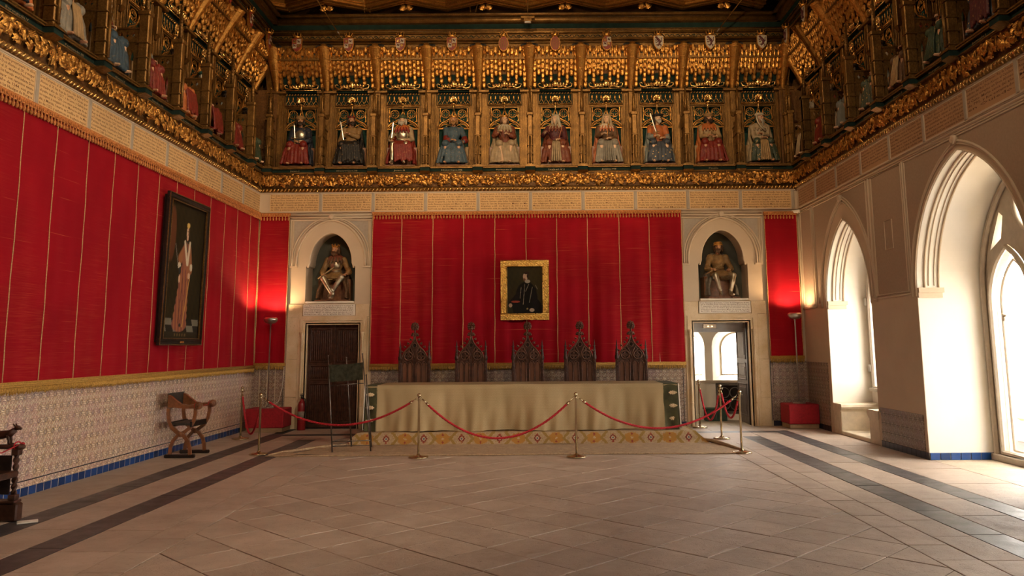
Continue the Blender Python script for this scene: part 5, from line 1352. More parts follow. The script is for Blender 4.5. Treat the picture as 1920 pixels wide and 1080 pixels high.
# ================================================================== STATUES
ME = {}
def hatmesh(kind):
    b = MB()
    if kind == 'crown':
        b.lathe([(.080, 0), (.090, .008), (.084, .028), (.090, .036), (.078, .040), (.074, .0)], (0, .012, .065), 14)
        for k in range(8):
            a = k*pi/4+.2; b.tube([(.084*cos(a), .012+.090*sin(a), .095), (.094*cos(a), .012+.100*sin(a), .135)], [.016, .005], 5).ball((.094*cos(a), .012+.1*sin(a), .140), .010, 5, 4)
    elif kind == 'cap': b.lathe([(.095, 0), (.105, .02), (.105, .05), (.085, .085), (.02, .095)], (0, .012, .055), 14).tube([(.100*cos(k*pi/8), .012+.105*sin(k*pi/8), .062) for k in range(17)], .018, 6)
    elif kind == 'beret':
        b.lathe([(.085, 0), (.135, .02), (.15, .04), (.12, .065), (.03, .075)], (0.01, .012, .055), 16).tube([(.092*cos(k*pi/8), .012+.098*sin(k*pi/8), .060) for k in range(17)], .016, 6)
    elif kind == 'turban':
        for j, (r, z) in enumerate(((.092, .055), (.100, .082), (.088, .108))): b.tube([(r*cos(k*pi/8), .012+r*1.05*sin(k*pi/8), z+.008*sin(k+j)) for k in range(17)], .026, 7)
        b.ball((0, .012, .11), (.07, .075, .04))
    elif kind == 'drape':
        b.lathe([(.09, 0), (.125, .012), (.128, .035), (.10, .075), (.03, .09)], (0, .012, .05), 16)
        b.tube([(-.10, .02, .09), (-.125, .0, .0), (-.13, -.03, -.12), (-.10, -.09, -.24), (.02, -.14, -.34)], [.035, .038, .036, .036, .04], 7, flat=.5)
    elif kind == 'veil':
        b.ball((0, .035, .02), (.098, .10, .12), 12, 8)
        for s in (-1, 1): b.tube([(s*.06, -.02, .10), (s*.098, .0, .0), (s*.10, .02, -.10), (s*.12, .03, -.20)], [.03, .034, .036, .04], 7)
        b.tube([(.075, -.03, .09), (.06, -.075, -.10), (.05, -.09, -.18)], [.012, .018, .015], 6)
        c = hatmesh('crown'); b.join(c, T(0, 0, .015))
    return b
def hairmesh(): 
    b = MB().ball((0, .045, .03), (.090, .085, .105), 12, 8)
    for s in (-1, 1): b.tube([(s*.06, .0, .09), (s*.088, .01, .02), (s*.090, .01, -.05), (s*.085, .02, -.10)], [.025, .028, .030, .022], 7)
    return b
def beardmesh(L):
    b = MB()
    for i in range(7):
        x = -.048+.016*i; e = 1-abs(i-3)/4.2; b.tube([(x, -.070-.015*e, -.045), (x*.95, -.092, -.085), (x*.6, -.095, -.10-L*e)], [.015, .017, .007], 5)
    b.tube([(-.03, -.088, -.032), (0, -.104, -.028), (.03, -.088, -.032)], [.006, .009, .006], 5)
    for s in (-1, 1): b.tube([(s*.070, -.03, .01), (s*.065, -.05, -.04), (s*.045, -.07, -.075)], .017, 5)
    return b
def gm(k, fn):
    if k not in ME: ME[k] = fn().mesh(k.split('|')[-1])
    return ME[k]
def spart(name, key, fn, mat, parent):
    me = gm(key, fn)
    if not me.materials: me.materials.append(None)
    o = obj(name, me, None, parent); o.material_slots[0].link = 'OBJECT'; o.material_slots[0].material = M[mat]; return o
def statue(key, loc, rz, sc_, st, label, group, name='seated_statue', dep=1.0):
    c = FIG[key]; t = empty(name, label, 'statue', loc, rz, group); t.scale = (sc_, sc_*dep, sc_)
    RM = Matrix.Translation((c.get('hx', 0), -.07, 1.19)) @ Matrix.Rotation(c.get('turn', 0), 4, 'Z') @ Matrix.Rotation(c.get('tilt', 0), 4, 'Y')
    lh, rh = Vector(c['lh']), Vector(c['rh'])
    def body():
        b = MB(); b.join(FM[key+'_body'])
        le = (Vector((-.185, 0, .97))+lh)/2 + Vector((-.10, .03, -.13)); re = (Vector((.185, 0, .97))+rh)/2 + Vector((.10, .03, -.13))
        b.join(hand(lh, lh-le, 1, key != 'f', 1)); b.join(hand(rh, rh-re, 1, True, -1)); return b
    spart('body', key+'|body', body, st.get('skin', 'skin'), t)
    spart('eyes', key+'|eyes', lambda: MB().ball((-.031, -.078, .022), (.012, .008, .007)).ball((.031, -.078, .022), (.012, .008, .007)).xf(RM), 'eye', t)
    spart('tunic', key+'|tunic', lambda: FM[key+'_tunic'], st['tunic'], t)
    spart('skirt' if c['skirt'] else 'leg_armour', key+'|lower', lambda: FM[key+'_lower'], st['lower'], t)
    if c.get('cloak'): spart('cloak', key+'|cloak', lambda: FM[key+'_cloak'], st.get('cloak', 'c_navy'), t)
    if key+'_cape' in FM: spart('cape', key+'|cape', lambda: FM[key+'_cape'], st.get('cape', st.get('cloak', 'c_cream')), t)
    ht, hm = st['hat']; spart('hat' if ht not in ('crown', 'veil') else ('crown' if ht == 'crown' else 'veil'), key+'|hat'+ht, lambda: hatmesh(ht).xf(RM), hm, t)
    if st.get('hair'): spart('hair', key+'|hair', lambda: hairmesh().xf(RM), st['hair'], t)
    if st.get('beard'): L, bm = st['beard']; spart('beard', key+'|beard%g' % L, lambda: beardmesh(L).xf(RM), bm, t)
    if st.get('breast'): spart('breastplate', key+'|breast', lambda: MB().ball((0, -.02, .84), (.150, .125, .155), 14, 10).tube([(-.12, -.08, .70), (0, -.14, .68), (.12, -.08, .70)], .022, 7), st['breast'], t)
    if st.get('sleeve'):
        for sh, hn, s in ((Vector((-.185, 0, .97)), lh, -1), (Vector((.185, 0, .97)), rh, 1)):
            el = (sh+hn)/2 + Vector((s*.10, .03, -.13))
            spart('sleeve', key+'|sleeve%d' % s, lambda: MB().tube([sh*.3+el*.7, el, el*.3+hn*.7], [.068, .070, .050], 10).ball(el, (.072, .066, .066)), st['sleeve'], t)
    if st.get('panel'):
        def pn():
            b = MB()
            for i in range(5): x = -.06+.03*i; b.tube([(x, -.22, .62), (x*1.3, -.46, .52), (x*1.5, -.52, .30), (x*1.8, -.56, .04)], [.022, .024, .022, .026], 6)
            return b
        spart('front_panel', key+'|panel', pn, st['panel'], t)
    it = st.get('item')
    if it:
        p0, p1 = Vector(it[1]), Vector(it[2]); d = (p1-p0).normalized()
        if it[0] == 'sword':
            def sw():
                b = MB(); a = d.cross(Vector((0, 1, 0))).normalized(); n = d.cross(a)
                rings = [[p0+d*k+a*w, p0+d*k+n*.006, p0+d*k-a*w, p0+d*k-n*.006] for k, w in ((.05, .020), ((p1-p0).length-.05, .017), ((p1-p0).length, .002))]
                return b.loft(rings)
            spart('sword_blade', key+'|sw%s' % (it[1],), sw, 'steel', t)
            def hl():
                a = d.cross(Vector((0, 1, 0))).normalized()
                return MB().tube([p0-d*.10, p0+d*.05], .013, 6).tube([p0+d*.045-a*.075, p0+d*.045+a*.075], .012, 6).ball(p0-d*.11, .022)
            spart('sword_hilt', key+'|hl%s' % (it[1],), hl, 'gilt_brown', t)
        else:
            spart('scepter', key+'|sc%s' % (it[1],), lambda: MB().tube([p0, p1], it[3] if len(it) > 3 else .011, 7).ball(p1, .022), it[4] if len(it) > 4 else 'gilt_brown', t)
    def bench():
        b = MB().cbox(-.34, .34, -.02, .28, .0, .44, .01)
        for s in (-1, 1): b.cbox(s*.34-.04, s*.34+.04, -.10, .28, .0, .50, .01)
        return b
    if st.get('bench', True): spart('throne_bench', 'x|bench', bench, st.get('bm', 'wood_mid'), t)
    spart('base', 'x|base', lambda: MB().cbox(-.38, .38, -.40, .28, -.030, .0, .008), 'wood_mid', t)
    return t
SB = [('a', dict(skin='skin', tunic='c_navy', lower='c_red', cloak='c_navy', hat=('turban', 'gilt_brown'), hair='hair_dark', beard=(.04, 'hair_dark'), breast='armour', sleeve='c_navy', item=('sword', (-.06, -.33, .66), (-.10, -.30, 1.08)))),
      ('b', dict(skin='skin', tunic='gilt_brown', lower='c_black', cloak='c_black', hat=('crown', 'c_red'), hair='hair_dark', beard=(.05, 'hair_dark'), sleeve='gilt_brown', item=('sword', (-.13, -.33, .60), (-.24, -.28, 1.16)))),
      ('c', dict(skin='skin_pale', tunic='c_cream', lower='armour', cloak='c_red', cape='c_orange', hat=('cap', 'c_green'), hair='hair_white', beard=(.05, 'hair_white'), breast='armour', item=('sword', (-.25, -.24, .66), (-.20, -.30, 1.12)))),
      ('d', dict(skin='skin', tunic='c_blue', lower='c_blue', hat=('crown', 'gold'), hair='hair_blond', beard=(.05, 'hair_blond'), sleeve='c_red', bm='c_tan', item=('staff', (.22, -.32, .66), (.42, -.45, .02), .013, 'c_brown'))),
      ('e', dict(skin='skin_pale', tunic='c_brownred', lower='c_cream', cloak='c_cream', cape='c_white', hat=('crown', 'gold'), hair='hair_brown', sleeve='c_brownred', item=('staff', (-.02, -.30, .62), (-.36, -.16, 1.34), .010, 'c_brown'))),
      ('f', dict(skin='skin_pale', tunic='c_plum', lower='c_brownred', cloak='c_brownred', cape='c_cream', hat=('veil', 'c_white'), panel='c_cream', item=('staff', (.06, -.33, .60), (.16, -.28, .98), .010, 'c_salmon'))),
      ('g', dict(skin='skin_pale', tunic='c_brown', lower='c_grey', cloak='c_salmon', cape='ermine', hat=('veil', 'c_cream'), hair='hair_brown', panel='c_grey', item=('staff', (-.02, -.30, .66), (.04, -.24, 1.02), .009, 'gold'))),
      ('h', dict(skin='skin_pale', tunic='c_orange', lower='navy_flower', cloak='c_greyblue', hat=('beret', 'c_black'), hair='hair_dark', beard=(.05, 'hair_white'), sleeve='c_greyblue', bm='c_tan', item=('sword', (-.06, -.31, .76), (-.20, -.22, 1.30)))),
      ('i', dict(skin='skin', tunic='c_tan', lower='c_red', cloak='c_orange', hat=('turban', 'gilt_brown'), hair='hair_dark', beard=(.06, 'hair_dark'), bm='c_tan', item=('staff', (.02, -.31, .80), (.02, -.36, .52), .010, 'c_brown'))),
      ('j', dict(skin='skin', tunic='c_cream', lower='green_flower', cloak='c_cream', hat=('drape', 'c_white'), hair=None, beard=(.17, 'hair_white'), panel='c_tan', bm='c_tan'))]
SLAB = ['leftmost far-wall statue, turbaned king with steel breastplate and upright sword', 'second far-wall statue, dark-cloaked king in red crown with sword on shoulder', 'third far-wall statue, white-bearded king with bare armoured legs', 'fourth far-wall statue, fair-bearded king in blue robe and gold crown',
        'fifth far-wall statue, young king in cream robe holding long dark staff', 'sixth far-wall statue, white-veiled queen reaching out one open hand', 'seventh far-wall statue, queen in orange mantle with spotted ermine cape', 'eighth far-wall statue, king in broad black hat raising a sword',
        'ninth far-wall statue, king in orange cape and bright red skirt', 'rightmost far-wall statue, old king with long white beard and white draped hat']
GS = 'seated painted statues in the gilded niches'
for i, (k, st) in enumerate(SB): statue(k, (BC['back'][i], YB+.22, 5.31), 0, .84, st, SLAB[i], GS, dep=.82)
def recol(st, **kw): d = dict(st); d.update(kw); return d
D = dict(SB)
SL = [('h', recol(D['h'], tunic='c_green', lower='c_green', cloak='c_green', hat=('beret', 'c_black'), sleeve='c_green')),
      ('a', recol(D['a'], tunic='c_greyblue', lower='c_red', cloak='c_red', hat=('beret', 'c_black'), sleeve='armour', breast='armour')),
      ('c', recol(D['c'], tunic='c_greyblue', lower='c_red', cloak='c_red', cape='c_cream', hat=('beret', 'c_teal'))),
      ('b', recol(D['b'], tunic='armour', lower='c_orange', cloak='c_red', hat=('beret', 'c_black'), sleeve='armour')),
      ('d', recol(D['d'], tunic='c_greyblue', lower='c_red', sleeve='c_blue', hat=('cap', 'c_teal'), hair='hair_dark', beard=(.03, 'hair_dark'))),
      ('h', recol(D['h'], tunic='c_red', lower='c_blue', cloak='c_blue', hat=('beret', 'c_black'), sleeve='c_greyblue')),
      ('j', recol(D['j'], tunic='c_greyblue', lower='c_grey', cloak='c_grey', hat=('drape', 'c_grey'), beard=(.12, 'hair_white'))),
      ('g', recol(D['g'], tunic='c_plum', lower='c_orange', cloak='c_orange', cape='c_cream', panel='c_navy')),
      ('e', recol(D['e'], lower='c_red', cloak='c_navy'))]
SRt = [('f', recol(D['f'], lower='c_brown', cloak='c_tan', tunic='c_tan')),
      ('a', recol(D['a'], lower='c_red', cloak='c_white', tunic='c_red', sleeve='c_greyblue', breast=None)),
      ('h', recol(D['h'], lower='c_greyblue', cloak='c_cream', tunic='c_greyblue', hat=('beret', 'c_black'), item=('sword', (.05, -.38, .60), (.12, -.50, .10)))),
      ('i', recol(D['i'], lower='green_flower', cloak='c_greyblue', tunic='c_white', hat=('beret', 'c_black'))),
      ('j', recol(D['j'], lower='c_brown', cloak='c_green', tunic='c_red', hat=('turban', 'c_cream'), beard=(.08, 'hair_white'))),
      ('g', recol(D['g'], lower='c_green', cloak='c_green', tunic='c_brown', cape='c_green', panel='c_green', hat=('veil', 'c_white'))),
      ('b', recol(D['b'], lower='navy_flower', cloak='c_plum', tunic='gilt_brown', item=('sword', (-.13, -.33, .60), (-.10, -.30, 1.30)))),
      ('c', recol(D['c'], lower='c_tan', cloak='c_red', tunic='c_red', cape='c_red')),
      ('d', recol(D['d']))]
for wall, lst in (('left', SL), ('right', SRt)):
    loc, rz = FR[wall]
    for i, (k, st) in enumerate(lst):
        p = Matrix.Rotation(rz, 4, 'Z') @ Vector((BC[wall][i], .20, 5.31)) + Vector(loc)
        statue(k, p, rz, .84, st, 'painted statue, ' + WHO[wall][i][4:], GS, dep=.74)
GK = 'kings seated in the arched niches over the doors'
statue('k', (NL+.02, YB+.34, 2.545), 0, .87, dict(skin='skin', tunic='gilt_brown', lower='armour', cloak='c_brown', cape='c_brownred', hat=('crown', 'gold'), hair='hair_brown', beard=(.05, 'hair_brown'), breast='armour', sleeve='gilt_brown', item=('staff', (-.33, -.32, .50), (.02, -.30, .76), .018, 'c_tan')), 'armoured king statue with crossed ankles in the niche above the closed door', GK)
statue('l', (NR-.02, YB+.34, 2.545), .08, .87, dict(skin='skin', tunic='gilt_brown', lower='armour', cloak='c_grey', cape='gilt_brown', hat=('cap', 'gold'), hair='hair_brown', beard=(.06, 'hair_brown'), breast='gilt_brown', sleeve='gilt_brown', bench=True, item=('staff', (-.42, -.34, .52), (.0, -.26, .76), .016, 'c_tan')), 'gilded king statue with legs apart in the niche above the open doorway', GK)
# ================================================================== FURNITURE
# ---- platform, rugs
tag(obj('wooden_platform', MB().cbox(-2.90, 2.62, 13.44, 16.06, .002, .175, .01), M['wood_mid']), 'low platform hidden under the patterned carpet at the far wall', 'platform')
car = empty('patterned_carpet', 'ochre and red patterned carpet draped over the platform step', 'carpet', (0, 0, 0))
b = MB(); n = 60; prof = [(16.02, .187), (13.55, .187), (13.45, .200), (13.41, .185), (13.39, .10), (13.375, .03), (13.34, .012)]
vs = []; 
for j, (y, z) in enumerate(prof):
    for i in range(n+1): e = .20*max(0, (.187-z)/.175) if j > 2 else 0; x = -2.93-e+(5.58+2*e)*i/n; vs.append((x, y+.006*sin(x*7)*(j > 2), z+.003*sin(x*5+j)))
b.add(vs, [(j*(n+1)+i, (j+1)*(n+1)+i, (j+1)*(n+1)+i+1, j*(n+1)+i+1) for j in range(len(prof)-1) for i in range(n)], True)
b2 = MB()
for s, xe, xo in ((-1, -2.93, -3.16), (1, 2.65, 2.88)):
    r_ = []
    for y, k in ((16.02, 1), (14.5, 1), (13.8, 1.0), (13.5, 1), (13.415, .92)): r_.append([(xe+(xo-xe)*t*k, y+(.02*sin(t*9+y) if y > 13.45 else -.06*t), .19-(.178*t**.8)) for t in (0, .25, .5, .75, 1)])
    b2.loft(r_, False, True, closed=False)
obj('carpet_step', b, M['rug_pattern'], car); obj('carpet_side', b2, M['rug_pattern'], car)
rug = empty('plain_rug', 'worn beige rug spread on the floor before the platform', 'rug', (0, 0, 0))
def rugz(x, y):
    e = max(0, -3.0-x); return .010 + .006*sin(x*2.1+y*5) + (.035*max(0, sin(y*9+x*4))*min(1, e*2) if x < -3 else 0)
vs = []; nx, ny = 90, 10
for j in range(ny+1):
    for i in range(nx+1):
        t = j/ny; s = i/nx; x0 = -3.98+.95*t; x1 = 3.20-.25*t+.05*sin(t*7); yb = 12.10 + 1.27*t if True else 0
        x = x0+(x1-x0)*s; y = yb + (.012*sin(x*1.7) if j == 0 else 0); vs.append((x, y, max(.006, rugz(x, y))))
obj('rug_pile', MB().add(vs, [(j*(nx+1)+i, j*(nx+1)+i+1, (j+1)*(nx+1)+i+1, (j+1)*(nx+1)+i) for j in range(ny) for i in range(nx)], True), M['rug_plain'], rug)
P_ = [(-3.98+7.18*i/40, 12.095+.012*sin((-3.98+7.18*i/40)*1.7), .012) for i in range(41)]
obj('rug_border', MB().tube(P_, .012, 5), M['rug_plain'], rug)
# rolled edges at both ends
obj('rumpled_edge', MB().tube([(-3.95, 12.14, .018), (-3.80, 12.42, .03), (-3.62, 12.72, .026), (-3.35, 13.0, .03), (-3.05, 13.30, .03)], [.02, .035, .03, .04, .03], 7, flat=.8), M['rug_plain'], rug)
obj('rumpled_edge', MB().tube([(3.18, 12.2, .015), (3.02, 12.9, .03), (2.95, 13.3, .035), (2.75, 13.6, .04)], [.015, .04, .045, .04], 7, flat=.7), M['rug_plain'], rug)

# ---- long table under a brocade cloth
tb = empty('long_table', 'long wooden table hidden under the gold brocade cloth', 'table', (-.22, 14.25, .19))
obj('tabletop', MB().cbox(-2.52, 2.52, -.49, .49, .72, .755, .006), M['wood_mid'], tb)
for x in (-2.3, 0, 2.3):
    for y in (-.4, .4): obj('leg', MB().cbox(x-.045, x+.045, y-.045, y+.045, 0, .72, .006), M['wood_mid'], tb)
cl = empty('brocade_tablecloth', 'pale gold brocade tablecloth with green velvet end bands', 'tablecloth', (0, 0, 0))
def drape(x0, x1, mat, nm, lift=0):
    n = max(4, int((x1-x0)/.035)); m_ = 12; vs = []
    for j in range(m_+3):
        for i in range(n+1):
            x = x0+(x1-x0)*i/n
            if j == 0: y, z = 14.76, .953
            elif j == 1: y, z = 13.76, .953
            else:
                t = (j-2)/m_; A = .008+.085*t; y = 13.725-.03*t - A*(sin(x*6.1+.7+t*.6)*.6+abs(sin(x*9.3+2-t))*.55+sin(x*2.7)*.4+.25*sin(x*31+t*3)*t) - .02*max(0, sin(x*3.3+t*5))*t; z = .945-.742*t - .012*max(0, sin(x*4.2))*(t > .95)
            vs.append((x, y-lift, z+lift*.5))
    b = MB().add(vs, [(j*(n+1)+i, (j+1)*(n+1)+i, (j+1)*(n+1)+i+1, j*(n+1)+i+1) for j in range(m_+2) for i in range(n)], True)
    return obj(nm, b, M[mat], cl)
drape(-2.67, 2.18, 'brocade', 'front_drop'); drape(-2.86, -2.66, 'green_velvet', 'velvet_band'); drape(2.17, 2.42, 'green_velvet', 'velvet_band', .0)
for s, x in ((-1, -2.87), (1, 2.43)):
    r_ = [[(x+s*.01*sin(y*6), y, .952), (x+s*(.02+.015*sin(y*9)), y, .6), (x+s*(.035+.02*sin(y*7)), y, .215)] for y in (13.74, 14.0, 14.3, 14.6, 14.76)]
    obj('end_drop', MB().loft(r_, False, True, closed=False), M['green_velvet' if s < 0 else 'brocade'], cl)
    obj('trim_band', MB().tube([(x, 13.70, .95), (x+s*.01, 13.695, .6), (x+s*.02, 13.68, .215)], .011, 5), M['trim_white'], cl)
    obj('trim_band', MB().box(x-.01 if s > 0 else x-.005, x+.005 if s > 0 else x+.21, 13.715, 13.73, .915, .935) if s < 0 else MB().box(x-.25, x, 13.715, 13.73, .915, .935), M['brocade'], cl)
    for k, z in enumerate((.80, .585, .375)):
        e = MB(); cx = x-s*.10
        for q in range(7): e.ball((cx+s*(q-3)*.020, 13.668, z), (.012, .010, .010+.028*(1-abs(q-3)/3.6)), 6, 5)
        for q in range(-1, 2): e.ball((cx-s*.01+q*.03, 13.666, z+.018), (.012, .008, .012), 5, 4).ball((cx-s*.01+q*.03, 13.666, z-.018), (.012, .008, .012), 5, 4)
        obj('gold_ornament', e, M['embroidery'], cl)

# ---- gothic chairs
ch = empty('gothic_chair', '', 'chair'); W2 = .30
b = MB(); hb = []
for s in (-1, 1): hb += lancets(s*.03 if s > 0 else -.235, .235 if s > 0 else -.03, .70, 1.13, 2)
def circ(x, z, r, n=16): return [(x+r*cos(2*pi*k/n), z+r*sin(2*pi*k/n)) for k in range(n)]
ogx = [(0, 1.64), (.02, 1.54), (.05, 1.47), (.10, 1.40), (.16, 1.345), (.21, 1.28), (.245, 1.19), (.255, 1.10), (.255, .50)]
outl = [(-x, z) for x, z in ogx[::-1]] + ogx[1:]
def small_lancet(x, z0, z1, w): return [(x-w, z0), (x, z0-.02), (x+w, z0), (x+w*.8, (z0+z1)/2), (x, z1), (x-w*.8, (z0+z1)/2)]
b.plate(outl[::-1] if area(outl) < 0 else outl, -.012, .018, hb + [circ(s*.118, 1.225, .062) for s in (-1, 1)] + [circ(0, 1.425, .036, 12)] + [small_lancet(s*.085, 1.325, 1.385, .018) for s in (-1, 1)])
obj('backrest', b, M['wood_dark'], ch); bk = [(x*.97, min(z, 1.60)) for x, z in outl]; obj('backing', MB().plate(bk[::-1] if area(bk) < 0 else bk, .012, .034), M['wood_black'], ch)
b = MB()
for s in (-1, 1):
    cx, cz = s*.118, 1.225
    b.tube([(cx+.078*cos(k*pi/10), -.018, cz+.078*sin(k*pi/10)) for k in range(21)], .013, 6)
    b.tube([(cx+q*(.046 if k % 2 else .012)*0 + (.056 if k % 2 == 0 else .020)*cos(k*pi/4), -.012, cz+(.056 if k % 2 == 0 else .020)*sin(k*pi/4)) for k in range(9) for q in (1,)], .007, 5)
    b.tube([(cx+.060*abs(cos(k*pi/12*2))**.5*cos(k*pi/12)*.9+0, -.014, cz+.064*abs(cos(k*pi/12*2))**.5*sin(k*pi/12)*.9) for k in range(25)], .0065, 5)
    b.tube([(s*.028, -.016, 1.10), (s*.06, -.018, 1.28), (s*.13, -.016, 1.345)], .009, 5).tube([(s*.085, -.016, 1.31), (s*.062, -.016, 1.345), (s*.085, -.016, 1.395), (s*.108, -.016, 1.345), (s*.085, -.016, 1.31)], .007, 5)
    b.tube([(0, -.018, 1.17), (s*.03, -.018, 1.29), (s*.09, -.018, 1.40)], .009, 5)
    b.tube([(s*x, -.018, z) for x, z in ogx[:8]], .013, 6)
    for x in (.03, .132, .235): b.tube([(s*x, -.018, .50), (s*x, -.018, 1.09)], .009 if x != .132 else .006, 6)
    b.tube([(s*.03, -.016, 1.04), (s*.05, -.016, 1.10), (s*.08, -.016, 1.13), (s*.11, -.016, 1.10), (s*.132, -.016, 1.04), (s*.15, -.016, 1.10), (s*.18, -.016, 1.13), (s*.21, -.016, 1.10), (s*.235, -.016, 1.04)], .007, 5)
    for k, (x, z) in enumerate(((.225, 1.31), (.17, 1.40), (.105, 1.465), (.06, 1.54))):
        b.ball((s*(x+.012), -.005, z), (.024, .020, .018), 6, 5).ball((s*(x+.028), -.01, z+.016), (.013, .014, .012), 5, 4).ball((s*(x+.03), -.01, z-.012), (.010, .012, .010), 5, 4)
b.tube([(.032*cos(k*pi/6)*1.2, -.016, 1.425+.045*sin(k*pi/6)) for k in range(13)], .008, 5)
obj('tracery', b, M['wood_carved'], ch)
b = MB().tube([(0, 0, 1.60), (0, 0, 1.80)], [.020, .012], 6)
for z, r in ((1.62, .056), (1.645, .040), (1.735, .050), (1.77, .058), (1.805, .050), (1.835, .036)):
    for k in range(6): a = k*pi/3+z*7; b.ball((r*cos(a), r*.7*sin(a), z), (.023, .019, .020), 6, 4).ball((r*1.25*cos(a+.3), r*.8*sin(a+.3), z+.015), .009, 5, 4)
b.ball((0, 0, 1.86), .014)
obj('finial', b, M['wood_carved'], ch)
for s in (-1, 1):
    x = s*.275; b = MB().cbox(x-.026, x+.026, -.03, .03, .0, 1.16, .005)
    for z in (.9, .97, 1.04, 1.11): b.ball((x, -.032, z), (.008, .006, .02), 5, 4)
    b.lathe([(.03, -.02), (.040, .0), (.040, .05), (.028, .07), (.030, .09), (.020, .16), (.010, .30), (.002, .36)], (x, 0, 1.16), 8)
    for z in (1.27, 1.33, 1.40):
        for k in range(4): a = k*pi/2; b.ball((x+.024*cos(a), .024*sin(a), z), .009, 5, 4)
    obj('post', b, M['wood_dark'], ch)
obj('seat', MB().cbox(-.30, .30, -.46, .03, .43, .48, .01), M['wood_dark'], ch); obj('back_board', MB().cbox(-.25, .25, .002, .014, .45, 1.10, .002), plain('panel_brown', (.13, .048, .018), .5, var=.4, vs=3), ch)
for s in (-1, 1):
    obj('leg', MB().lathe([(.03, 0), (.022, .05), (.03, .2), (.02, .35), (.028, .43)], (s*.26, -.42, 0), 8), M['wood_dark'], ch)
    obj('arm', MB().cbox(s*.275-.022, s*.275+.022, -.44, 0, .64, .675, .006).lathe([(.02, .43), (.014, .55), (.02, .65)], (s*.26, -.40, 0), 8), M['wood_dark'], ch)
CL = ['leftmost dark carved gothic chair behind the long table', 'second carved gothic chair from the left behind the long table', 'middle carved gothic chair, directly under the small gilt-framed portrait', 'second carved gothic chair from the right behind the long table', 'rightmost dark carved gothic chair behind the long table']
for i, x in enumerate((-2.275, -1.20, -.125, .87, 1.845)):
    o = ch if i == 0 else copy_tree(ch); o.location = (x, 15.32, .19); tag(o, CL[i], 'chair', 'carved gothic chairs behind the table')

# ---- rope barriers
st = empty('stanchion', '', 'stanchion')
obj('base', MB().lathe([(.002, 0), (.135, 0), (.145, .006), (.142, .016), (.10, .024), (.04, .032), (.022, .05), (.018, .06)], (0, 0, 0), 24), M['brass'], st)
obj('pole', MB().lathe([(.0165, .05), (.0165, .84), (.022, .85), (.014, .862)], (0, 0, 0), 12), M['brass'], st)
obj('ball_finial', MB().ball((0, 0, .888), .029, 12, 8), M['brass'], st)
b = MB()
for a in (0, pi/2, pi, 3*pi/2): b.tube([(.026*cos(a)+.020*cos(k*pi/5)*cos(a), .026*sin(a)+.020*cos(k*pi/5)*sin(a), .838+.020*sin(k*pi/5)) for k in range(11)], .0035, 5)
obj('hook_ring', b, M['brass'], st)
PO = [(-4.17, 12.36, 'brass stanchion at the left end of the front rope'), (-1.69, 11.88, 'brass stanchion before the left half of the table'), (.60, 11.82, 'brass stanchion before the right half of the table'), (3.07, 12.16, 'brass stanchion at the right front corner of the rug'),
      (-5.21, 14.45, 'brass stanchion by the tiled left wall near the red plinth'), (3.19, 13.95, 'brass stanchion standing midway toward the open doorway'), (3.20, 15.80, 'brass stanchion at the left jamb of the open doorway')]
for i, (x, y, lb) in enumerate(PO):
    o = st if i == 0 else copy_tree(st); o.location = (x, y, .002 if i not in (1, 2) else .004); tag(o, lb, 'stanchion', 'brass rope stanchions')
def rope(a, b_, sag, lab):
    A, B = Vector(a), Vector(b_); t = empty('barrier_rope', lab, 'rope', (0, 0, 0), 0, 'red barrier ropes')
    d = (B-A); L = d.length; n = 34
    f = lambda s: A + d*s + Vector((0, 0, -sag*4*s*(1-s)))
    k0 = .028/ max(L, .5)*2
    mb = MB(); pts = [f(k0+(1-2*k0)*i/n) for i in range(n+1)]
    mb.tube(pts, .014, 7)
    for h in range(3):
        hp = []; m_ = 150; a1 = Vector((-d.y, d.x, 0)).normalized()
        for i in range(m_+1):
            s = k0+(1-2*k0)*i/m_; p = f(s); tg = (f(min(1, s+.01))-f(max(0, s-.01))).normalized(); n2 = a1.cross(tg); an = i*.62*max(1, L/1.6)*.8+h*2*pi/3
            hp.append(p+a1*cos(an)*.0085+n2*sin(an)*.0085)
        mb.tube(hp, .0095, 5)
    obj('rope', mb, M['rope_red'], t)
    for e0, e1 in ((0, k0), (1, 1-k0)): obj('brass_end', MB().tube([f(e0), f(e1)], .010, 7).tube([f(e1), f(e1*1.0+(.5-e1)*.03)], .018, 8), M['brass'], t)
def pt(i, h=.835, dx=0, dy=0): x, y, _ = PO[i]; return (x+dx, y+dy, h)
rope(pt(0, dx=.05), pt(1, dx=-.05, dy=.01), .385, 'red rope from the left end post to the next brass post')
rope(pt(1, dx=.05), pt(2, dx=-.05), .56, 'deeply sagging red rope in front of the table centre')
rope(pt(2, dx=.05), pt(3, dx=-.05, dy=-.01), .45, 'red rope crossing the right end of the table')
rope(pt(4, dx=.02, dy=-.05), pt(0, dy=.05), .63, 'red rope hanging between the two left posts by the tiled wall')
rope(pt(3, dy=.05), pt(5, dy=-.05), .40, 'red rope from the rug corner back to the middle post')
rope(pt(5, dy=.05), pt(6, dy=-.05), .60, 'red rope hanging before the open doorway')

